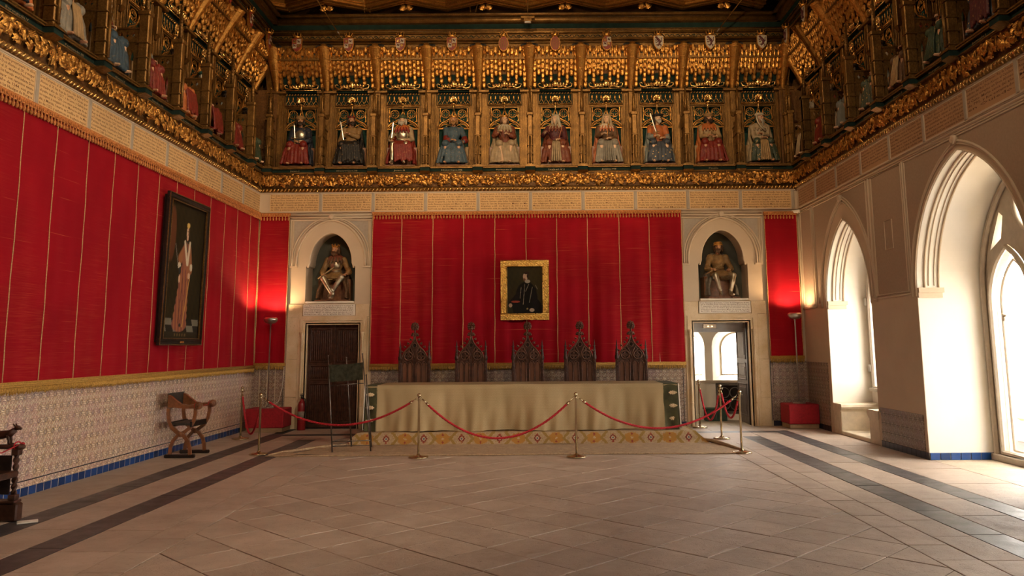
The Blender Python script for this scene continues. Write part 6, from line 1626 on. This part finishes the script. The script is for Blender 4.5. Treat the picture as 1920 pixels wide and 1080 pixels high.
# ---- torchiere lamps on red plinths
pl = empty('red_plinth', '', 'plinth'); obj('cover', MB().cbox(-.29, .29, -.27, .27, .085, .455, .012), M['box_red'], pl); obj('wooden_foot', MB().cbox(-.275, .275, -.255, .255, 0, .085, .005), M['plinth_wood'], pl)
pl.location = (5.12, 15.72, .002); pl.rotation_euler[2] = .0; tag(pl, 'red cloth-covered plinth in the right corner carrying a floor lamp', 'plinth', 'red plinths under the corner lamps')
p2_ = copy_tree(pl); p2_.location = (-5.15, 15.76, .002); p2_.scale = (1.25, 1, .97); tag(p2_, 'red cloth-covered plinth in the left corner carrying a floor lamp', 'plinth', 'red plinths under the corner lamps')
lp = empty('floor_lamp', '', 'floor lamp')
obj('base', MB().lathe([(.002, 0), (.12, 0), (.12, .012), (.03, .02), (.018, .05)], (0, 0, 0), 20), M['steel'], lp)
obj('pole', MB().lathe([(.013, .03), (.013, 1.58), (.03, 1.62), (.04, 1.64)], (0, 0, 0), 10), M['steel'], lp)
obj('lamp_bowl', MB().lathe([(.04, -.085), (.09, -.07), (.125, -.03), (.135, .005), (.125, .03), (.10, .04), (.09, .03), (.08, -.02), (.02, -.04)], (.0, 0, 1.70), 20), M['steel'], lp)
obj('bulb', MB().lathe([(.002, 0), (.035, 0), (.035, .02), (.002, .02)], (0, 0, 1.675), 12), M['lamp_glow'], lp)
lp.location = (5.12, 15.72, .46); tag(lp, 'chrome uplighter on the red plinth in the right corner', 'floor lamp', 'chrome corner uplighters')
l2 = copy_tree(lp); l2.location = (-5.17, 15.72, .445); tag(l2, 'chrome uplighter on the red plinth in the left corner', 'floor lamp', 'chrome corner uplighters')
for x, z in ((5.12, 2.24), (-5.17, 2.225)):
    l = bpy.data.lights.new('uplight', 'SPOT'); l.energy = 75; l.color = (1, .66, .36); l.spot_size = radians(150); l.spot_blend = .5; l.shadow_soft_size = .04
    o = bpy.data.objects.new('uplight', l); COL.objects.link(o); o.location = (x, 15.72, z-.02); o.rotation_euler = (pi, 0, 0)

# ---- iron easel with a dark hanging cloth
ea = empty('iron_easel', 'thin iron easel stand in front of the closed wooden door', 'easel', (0, 0, 0))
for a, b_ in (((-3.26, 12.75, 1.46), (-3.10, 12.52, .01)), ((-2.72, 12.75, 1.49), (-2.52, 12.56, .01)), ((-3.00, 12.86, 1.43), (-2.96, 13.2, .01)), ((-2.70, 12.98, 1.15), (-2.62, 13.12, .01))):
    obj('leg', MB().tube([a, b_], [.009, .012], 6).ball(b_, (.018, .018, .008)).ball(a, (.012, .012, .018)), M['iron'], ea)
b = MB()
for z, t in ((.165, .12), (.095, .07)): b.tube([(-3.115, 12.54, z), (-2.53, 12.57, z+.01)], .007, 5).tube([(-2.53, 12.57, z+.01), (-2.62, 13.10, z+.01)], .007, 5).tube([(-3.115, 12.54, z), (-2.96, 13.18, z)], .006, 5)
b.tube([(-3.22, 12.69, 1.0), (-2.68, 12.70, 1.035)], .008, 5).tube([(-3.25, 12.735, 1.30), (-2.72, 12.74, 1.335)], .007, 5)
obj('crossbar', b, M['iron'], ea)
vs = []; n = 18
for j in range(9):
    for i in range(n+1):
        s = i/n; t = j/8; x = -3.245+.545*s+.01*t; z = 1.325-.27*t+.035*s-.02*sin(s*pi)*(1-t)*.6; vs.append((x, 12.712-.014*t+.012*sin(s*14+t*5)*.8, z))
tag(obj('dark_cloth', MB().add(vs, [(j*(n+1)+i, j*(n+1)+i+1, (j+1)*(n+1)+i+1, (j+1)*(n+1)+i) for j in range(8) for i in range(n)], True), M['canvas_cloth']), 'dark green cloth hung across the top of the iron easel', 'cloth')

plain('extinguisher_label', (.20, .17, .13), .6, var=.3, vs=40)
# ---- fire extinguisher in its red box
fx = empty('fire_extinguisher', 'red fire extinguisher standing by the closed door', 'fire extinguisher', (-4.60, 15.92, .002))
obj('cylinder', MB().lathe([(.002, 0), (.075, 0), (.08, .01), (.08, .48), (.06, .54), (.03, .57), (.03, .60)], (.04, 0, 0), 16), M['ext_red'], fx)
obj('valve', MB().lathe([(.02, .60), (.022, .64), (.01, .67)], (.04, 0, 0), 10).cbox(.02, .06, -.09, .03, .66, .675, .003).cbox(.025, .055, -.10, .02, .69, .70, .003), M['iron'], fx)
obj('hose', MB().tube([(.04, -.04, .63), (.11, -.05, .60), (.125, -.05, .45), (.115, -.06, .22)], .011, 6), M['wood_black'], fx)
obj('label', MB().lathe([(.0808, .20), (.0808, .36)], (.04, 0, 0), 16), M['extinguisher_label'], fx)

# ---- portraits (flat painted panels with carved frames)
def paint(w, h, nx, ny, fn, name, y=0):
    vs = [(-w/2+w*i/nx, y, -h/2+h*j/ny) for j in range(ny+1) for i in range(nx+1)]
    me = bpy.data.meshes.new(name); me.from_pydata(vs, [], [(j*(nx+1)+i, j*(nx+1)+i+1, (j+1)*(nx+1)+i+1, (j+1)*(nx+1)+i) for j in range(ny) for i in range(nx)])
    at = me.color_attributes.new('paint', 'FLOAT_COLOR', 'POINT')
    buf = []
    for j in range(ny+1):
        for i in range(nx+1): c = fn(i/nx, j/ny); buf += [c[0], c[1], c[2], 1]
    at.data.foreach_set('color', buf); me.update(); return me
pm_ = Mat('oil_paint', (.1, .08, .05), .7, spec=.08); at_ = pm_.n('ShaderNodeVertexColor'); at_.layer_name = 'paint'; pm_.nt.links.new(at_.outputs[0], pm_.b.inputs['Base Color']); M['oil_paint'] = pm_.m
def lay(c, k, a): a = max(0, min(1, a)); return tuple(c[i]*(1-a)+k[i]*a for i in range(3))
def ell(u, v, cx, cy, rx, ry, s=8): return (1-(((u-cx)/rx)**2+((v-cy)/ry)**2))*s
def seg(u, v, a, b, w, s=1):
    ax, ay = a; bx, by = b; dx, dy = bx-ax, by-ay; t = max(0, min(1, ((u-ax)*dx+(v-ay)*dy)/(dx*dx+dy*dy))); d = sqrt((u-ax-dx*t)**2+(v-ay-dy*t)**2); return (1-d/w)*3*s
def portrait1(u, v):                                     # half-length man in black with white collar
    n = .5+.5*sin(u*40+v*13)*sin(v*31); U, V = u*.70, v*.93
    c = (.022+.006*n+.015*u, .018+.005*n+.008*u, .010)
    c = lay(c, (.008, .007, .006), ell(U, V, .38, .30, .22, .34)); c = lay(c, (.008, .007, .006), ell(U, V, .40, .10, .30, .26))
    c = lay(c, (.010, .008, .008), seg(U, V, (.30, .44), (.08, .20), .065)); c = lay(c, (.010, .008, .008), seg(U, V, (.52, .46), (.56, .14), .07))
    c = lay(c, (.22, .035, .02), ell(U, V, .17, .235, .09, .022))
    c = lay(c, (.30, .26, .20), ell(U, V, .405, .635, .055, .035)); c = lay(c, (.45, .30, .20), ell(U, V, .365, .73, .048, .075)); c = lay(c, (.03, .015, .01), ell(U, V, .385, .80, .052, .030)); c = lay(c, (.03, .015, .01), ell(U, V, .41, .74, .018, .05))
    c = lay(c, (.12, .06, .03), ell(U, V, .345, .672, .026, .026)); c = lay(c, (.10, .05, .03), ell(U, V, .350, .745, .010, .005)); c = lay(c, (.10, .05, .03), ell(U, V, .378, .745, .010, .005)); c = lay(c, (.36, .20, .13), ell(U, V, .352, .715, .006, .018)); c = lay(c, (.25, .06, .04), ell(U, V, .353, .688, .012, .004))
    for a, b in (((.35, .58), (.32, .18)), ((.28, .52), (.26, .30)), ((.43, .58), (.37, .44)), ((.50, .52), (.44, .22)), ((.56, .56), (.60, .48))): c = lay(c, (.24, .20, .14), seg(U, V, a, b, .005)*(.3+.7*n))
    c = lay(c, (.36, .24, .16), ell(U, V, .07, .165, .035, .04)); c = lay(c, (.36, .26, .18), ell(U, V, .49, .07, .05, .035)); c = lay(c, (.25, .17, .06), ell(U, V, .40, .095, .018, .018))
    return c
def portrait2(u, v):                                     # full-length robed figure with crown on a chequered floor
    U, V = u*1.30, v*2.12; n = .5+.5*sin(U*37+V*9)*sin(V*23+U*5)
    c = (.020+.008*n, .014+.005*n, .007)
    if V < .32:
        q = (int((U+V*.5)*4.2)+int(V*9)) % 2; c = (.16, .14, .10) if q and V > .12 else (.02, .015, .01)
    if V < .12: c = (.03, .022, .012)
    if .05 < V < .09 and .4 < U < .9 and sin(U*70) > 0: c = (.12, .08, .03)
    c = lay(c, (.10, .035, .015), ell(U, V, .16, 1.6, .14, .45)*.5)
    # gown
    for t in range(9):
        k = t/8; y = .24+.96*k; x = .60+.10*k; w = .27-.13*k
        c = lay(c, (.24+.07*sin(U*60+V*6), .085+.03*sin(U*60+V*6), .045), ell(U, V, x, y, w, .13, 5))
    c = lay(c, (.27, .11, .045), seg(U, V, (.66, 1.42), (.50, 1.25), .10)); c = lay(c, (.27, .11, .045), seg(U, V, (.78, 1.42), (.86, 1.10), .09)); c = lay(c, (.25, .095, .05), ell(U, V, .70, 1.30, .14, .22))
    c = lay(c, (.10, .035, .02), seg(U, V, (.62, .95), (.55, .25), .012)); c = lay(c, (.45, .24, .06), seg(U, V, (.86, .95), (.70, .20), .018)*(.4+.6*n)); c = lay(c, (.13, .04, .025), seg(U, V, (.75, .95), (.62, .25), .010))
    for a, b in (((.62, 1.52), (.74, 1.18)), ((.80, 1.52), (.76, 1.18))): c = lay(c, (.52, .43, .30), seg(U, V, a, b, .035))
    c = lay(c, (.07, .05, .035), seg(U, V, (.71, 1.52), (.72, 1.38), .022)); c = lay(c, (.50, .42, .30), ell(U, V, .47, 1.14, .055, .05)); c = lay(c, (.50, .42, .30), ell(U, V, .89, 1.14, .05, .06)); c = lay(c, (.03, .03, .03), ell(U, V, .50, 1.06, .04, .06))
    c = lay(c, (.52, .33, .21), ell(U, V, .50, .93, .03, .07)); c = lay(c, (.52, .33, .21), ell(U, V, .83, 1.0, .05, .05)); c = lay(c, (.50, .30, .19), ell(U, V, .70, 1.60, .030, .06)); c = lay(c, (.54, .35, .23), ell(U, V, .70, 1.68, .050, .085))
    c = lay(c, (.09, .045, .02), ell(U, V, .735, 1.70, .022, .08)); c = lay(c, (.07, .03, .02), ell(U, V, .682, 1.695, .010, .006)); c = lay(c, (.07, .03, .02), ell(U, V, .712, 1.695, .010, .006)); c = lay(c, (.32, .08, .05), ell(U, V, .695, 1.64, .013, .006)); c = lay(c, (.55, .36, .10), ell(U, V, .705, 1.79, .055, .045))
    c = lay(c, (.03, .025, .02), ell(U, V, .62, .22, .035, .03)); c = lay(c, (.22, .20, .16), seg(U, V, (.30, 1.46), (.44, 1.10), .008))
    return c
def frame(w, h, fw, d, par, mat, carve, two=None):
    for nm, (x0, x1, z0, z1) in (('frame_rail', (-w/2-fw, w/2+fw, h/2, h/2+fw)), ('frame_rail', (-w/2-fw, w/2+fw, -h/2-fw, -h/2)), ('frame_stile', (-w/2-fw, -w/2, -h/2, h/2)), ('frame_stile', (w/2, w/2+fw, -h/2, h/2))):
        b = MB().cbox(x0, x1, -d, 0, z0, z1, .006); hz = (x1-x0) > (z1-z0)
        cx, cz = (x0+x1)/2, (z0+z1)/2
        if carve:
            q = fw*.5; b2 = []
            if hz:
                b.tube([(x0+.01, -d, z1-.012), (x1-.01, -d, z1-.012)], .012, 6).tube([(x0+fw*.7, -d, z0+.014), (x1-fw*.7, -d, z0+.014)] if z0 > 0 else [(x0+fw*.7, -d, z1-.014), (x1-fw*.7, -d, z1-.014)], .010, 6)
                n = int((x1-x0)/.032)
                for k in range(n): b.ball((x0+(k+.5)*(x1-x0)/n, -d-.002, cz+.012*(-1)**k), (.018, .012, .014), 6, 4)
            else:
                for x in (x0+.012, x1-.012): b.tube([(x, -d, z0), (x, -d, z1)], .011, 6)
                n = int((z1-z0)/.032)
                for k in range(n): b.ball((cx+.012*(-1)**k, -d-.002, z0+(k+.5)*(z1-z0)/n), (.014, .012, .018), 6, 4)
        else:
            for q in (.2, .75):
                if hz: b.tube([(x0+.01, -d, z0+(z1-z0)*q), (x1-.01, -d, z0+(z1-z0)*q)], .008, 6)
                else: b.tube([(x0+(x1-x0)*q, -d, z0), (x0+(x1-x0)*q, -d, z1)], .008, 6)
        obj(nm, b, M[mat], par)
pA = empty('framed_portrait', 'portrait of a man in black in a carved gold frame on the far wall', 'painting', (-.182, 16.0-.005, 2.707))
obj('canvas', paint(.715, .945, 110, 145, portrait1, 'canvas', -.012), M['oil_paint'], pA); frame(.70, .93, .136, .045, pA, 'gold_frame', True)
pA.rotation_euler = (radians(2), 0, 0)
pB = empty('framed_portrait', 'tall full-length portrait of a crowned robed figure on the left wall', 'painting', (XL+.12, 12.51, 2.80), pi/2)
obj('canvas', paint(1.31, 2.13, 90, 150, portrait2, 'canvas', -.008), M['oil_paint'], pB); frame(1.30, 2.12, .095, .05, pB, 'wood_black', False); obj('stretcher', MB().box(-.70, .70, .0, .05, -1.11, 1.11), M['wood_black'], pB)
b = MB()
for s in (-1, 1): b.box(s*.64-.005, s*.64+.005, -.055, -.03, -1.06, 1.06).box(s*.735-.006, s*.735+.006, -.058, -.03, -1.15, 1.15).box(-.74, .74, -.058, -.03, s*1.145-.006, s*1.145+.006).box(-.64, .64, -.055, -.03, s*1.05-.005, s*1.05+.005)
obj('gilt_edge', b, M['gold_dull'], pB); obj('title_plate', MB().cbox(-.06, .06, -.062, -.04, -1.12, -1.09, .003), M['gold'], pB)
pB.rotation_euler = (radians(1.0), 0, pi/2)

# ---- folding x-frame armchair
fc = empty('folding_armchair', 'dark wooden x-frame armchair with leather back by the tiled wall', 'chair', (-5.235, 12.33, .003)); fc.scale = (.82, .96, .98)
def strap(pts, w, th, mat, nm, par):
    n = len(pts); rings = []
    for i, (x, z, y) in enumerate(pts):
        a, c = pts[max(0, i-1)], pts[min(n-1, i+1)]; d = Vector((c[0]-a[0], c[1]-a[1])).normalized(); nx, nz = -d.y*w/2, d.x*w/2
        rings.append([(x+nx, y-th/2, z+nz), (x-nx, y-th/2, z-nz), (x-nx, y+th/2, z-nz), (x+nx, y+th/2, z+nz)])
    return obj(nm, MB().loft(rings), mat, par)
# x axis points into the room, y along the wall; an X pair stands at each end of the chair
for yy in (-.27, .27):
    for s in (-1, 1):
        strap([(s*-.19, .045, yy+s*.014), (s*-.18, .14, yy+s*.014), (s*-.145, .24, yy+s*.014), (s*-.06, .325, yy+s*.014), (s*.06, .375, yy+s*.014), (s*.155, .44, yy+s*.014), (s*.215, .54, yy+s*.014), (s*.24, .65, yy+s*.014), (s*.235, .73, yy+s*.014)], .055, .035, M['wood_arm'], 'leg', fc)
    obj('boss', MB().lathe([(.035, -.035), (.04, -.03), (.04, .03), (.035, .035)], (0, yy, .345), 12, ax='y'), M['wood_arm'], fc)
    obj('foot_rail', MB().cbox(-.27, .27, yy-.035, yy+.035, 0, .05, .01), M['wood_black'], fc)
for yy in (-.27, .27):
    b = MB()
    rings = []
    for x, z, hh in ((-.25, .84, .10), (-.20, .83, .09), (-.12, .80, .06), (-.02, .765, .035), (.10, .75, .028), (.22, .755, .030), (.27, .765, .03)):
        rings.append([(x, yy-.03, z-hh), (x, yy+.03, z-hh), (x, yy+.03, z+hh*.9), (x, yy-.03, z+hh*.9)])
    b.loft(rings); b.lathe([(.02, -.045), (.055, -.04), (.058, -.01), (.05, 0), (.058, .01), (.055, .04), (.02, .045)], (.30, yy, .765), 14, ax='y').ball((.30, yy-.045, .765), .022)
    a_ = obj('arm', b, M['wood_arm'], fc)
    obj('red_ribbon', MB().tube([(.235+.0*k, yy+.036*cos(k*pi/6), .765+.040*sin(k*pi/6)) for k in range(13)], .005, 5), M['rope_red'], a_)
b = MB(); vs = [(-.255-.02*sin(pi*i/8), -.29+.58*i/8, z) for z in (.72, .95) for i in range(9)]
b.add(vs, [(i, i+1, i+10, i+9) for i in range(8)], True).add([(v[0]-.008, v[1], v[2]) for v in vs], [(i+9, i+10, i+1, i) for i in range(8)], True)
obj('leather_back', b, M['leather'], fc)
b = MB()
for yy in (-.285, .285):
    for k in range(6): b.ball((-.262, yy, .735+.04*k), .009, 6, 4)
obj('nail_heads', b, M['brass'], fc)
obj('seat', MB().cbox(-.19, .19, -.29, .29, .475, .515, .008), M['leather'], fc)
for sx in (-1, 1): obj('seat_rail', MB().cbox(sx*.18-.02, sx*.18+.02, -.29, .29, .45, .53, .006), M['wood_black'], fc)
obj('ribbon', MB().tube([(.26, -.26, .79), (.27, -.1, .755), (.27, .1, .755), (.26, .26, .79)], .004, 5), M['rope_red'], fc)
# ---- carved armchair cut by the left edge of the picture
ca = empty('carved_armchair', 'dark carved armchair with an animal on its arm at the left edge', 'chair', (-5.235, 7.50, .003))
for yy in (-.30, .30):
    obj('base_block', MB().cbox(-.32, .37, yy-.05, yy+.05, 0, .165, .012).cbox(-.30, .345, yy-.06, yy+.06, .165, .19, .006), M['wood_dark'], ca)
    for x in (.30, -.26):
        b = MB().cbox(x-.035, x+.035, yy-.035, yy+.035, .19, .24, .006).cbox(x-.035, x+.035, yy-.035, yy+.035, .60, .66, .006).lathe([(.018, .24), (.018, .60)], (x, yy, 0), 8)
        for h in range(2): b.tube([(x+.016*cos(k*.55+h*pi), yy+.016*sin(k*.55+h*pi), .24+.36*k/34) for k in range(35)], .013, 6)
        obj('twisted_post', b, M['wood_dark'], ca)
    obj('arm', MB().cbox(-.30, .35, yy-.045, yy+.045, .66, .70, .01).ball((.33, yy, .675), (.045, .05, .03)), M['wood_dark'], ca)
    b = MB().tube([(-.10, yy, .75), (.02, yy, .775), (.14, yy, .79), (.22, yy, .80), (.265, yy, .835)], [.028, .042, .040, .036, .026], 9)
    b.ball((.285, yy, .855), (.030, .022, .024)).tube([(.29, yy, .855), (.325, yy, .845)], [.020, .012], 7)
    for q in (-1, 1):
        b.tube([(.27, yy+q*.014, .87), (.255, yy+q*.022, .895)], [.009, .004], 5)
        b.tube([(.21, yy+q*.02, .79), (.225, yy+q*.02, .74), (.225, yy+q*.02, .705)], [.018, .012, .011], 6).tube([(.225, yy+q*.02, .706), (.25, yy+q*.02, .704)], .010, 5)
        b.tube([(-.06, yy+q*.022, .77), (-.03, yy+q*.024, .735), (-.055, yy+q*.024, .705)], [.024, .014, .010], 6).tube([(-.055, yy+q*.024, .706), (-.02, yy+q*.024, .704)], .010, 5)
    b.tube([(-.10, yy, .76), (-.15, yy, .74), (-.17, yy, .71)], [.012, .009, .006], 5)
    obj('carved_animal', b, M['wood_dark'], ca)
    obj('red_ribbon', MB().tube([(.30+.0*k, yy+.055*cos(k*pi/6), .69+.035*sin(k*pi/6)) for k in range(13)], .007, 5).ball((.33, yy+.03, .70), (.022, .018, .018)), M['rope_red'], ca)
obj('seat', MB().cbox(-.30, .33, -.30, .30, .40, .46, .01), M['wood_dark'], ca); obj('side_panel', MB().cbox(-.22, .26, .285, .305, .24, .60, .004), M['wood_black'], ca)
obj('backrest', MB().cbox(-.32, -.27, -.32, .32, .40, 1.25, .01).lathe([(.03, 0), (.04, .03), (.01, .07)], (-.295, -.29, 1.25), 8).lathe([(.03, 0), (.04, .03), (.01, .07)], (-.295, .29, 1.25), 8), M['wood_dark'], ca)
obj('ribbon', MB().tube([(.33, -.27, .70), (.35, 0, .66), (.33, .27, .70)], .006, 5), M['rope_red'], ca)

# ---- security camera, cable, track lights
cv = empty('security_camera', 'small white security camera in the right back corner', 'camera', (5.40, 15.95, 4.26), -.9)
obj('housing', MB().cbox(-.17, .02, -.035, .035, -.025, .035, .012), M['trim_white'], cv); obj('lens', MB().lathe([(.02, -.01), (.024, 0), (.02, .02)], (-.18, 0, .0), 10, ax='x'), M['eye'], cv); obj('bracket', MB().tube([(.0, 0, .02), (.03, .02, .03), (.06, .09, .03)], .010, 6), M['trim_white'], cv)
for x, lb in ((-3.38, 'left'), (-1.22, 'middle left')):
    t = empty('ceiling_hanger', 'thin paired hanger rods below the ceiling, %s of the far wall' % lb, 'rod', (x, 15.45, 8.36), 0, 'hanger rods under the ceiling')
    for q in (-.03, .08): obj('rod', MB().tube([(q, 0, 0), (q*2.2, -.1, .42)], .006, 5).ball((q, 0, 0), .012), M['gold_dull'], t)
for s, a, b_, lb in ((-1, (-4.25, 14.3, 8.40), (-3.95, 15.6, 7.95), 'slanted thin lamp rod hanging at the upper left'), (1, (4.25, 14.3, 8.40), (3.80, 15.6, 7.95), 'slanted thin lamp rod hanging at the upper right')):
    t = empty('lamp_rod', lb, 'lamp', (0, 0, 0), 0, 'thin lamp rods under the ceiling'); obj('rod', MB().tube([a, b_], .012, 6), M['gold_dull'], t)
    v = Vector(b_)-Vector(a); obj('tip', MB().tube([Vector(a)+v*.93, Vector(a)+v*1.0], .015, 6), M['steel'], t)
sp_ = empty('spotlight', 'small boxy gilt spotlight hanging above the middle of the far wall', 'spotlight', (-.08, 15.2, 8.05))
obj('rod', MB().tube([(0, 0, .07), (0, 0, .75)], .006, 5), M['gold_dull'], sp_); obj('housing', MB().cbox(-.14, .14, -.05, .05, .03, .08, .006).cbox(-.08, .08, -.05, .05, -.03, .03, .006), M['gold_dull'], sp_); obj('lens', MB().box(-.06, .06, -.04, .04, -.036, -.03), M['white_plastic'], sp_)
cbl = MB().tube([(5.30, 16.03, 4.30), (5.31, 15.98, 4.1), (5.33, 15.97, 3.9)], .004, 4)
tag(obj('lamp_cable', MB().tube([(-4.98, 16.06, 1.22), (-5.0, 16.05, .8), (-5.06, 16.04, .55), (-5.13, 15.9, .46)], .006, 5), M['trim_white']), 'thin white lamp cable running down the tiles in the left corner', 'cable')
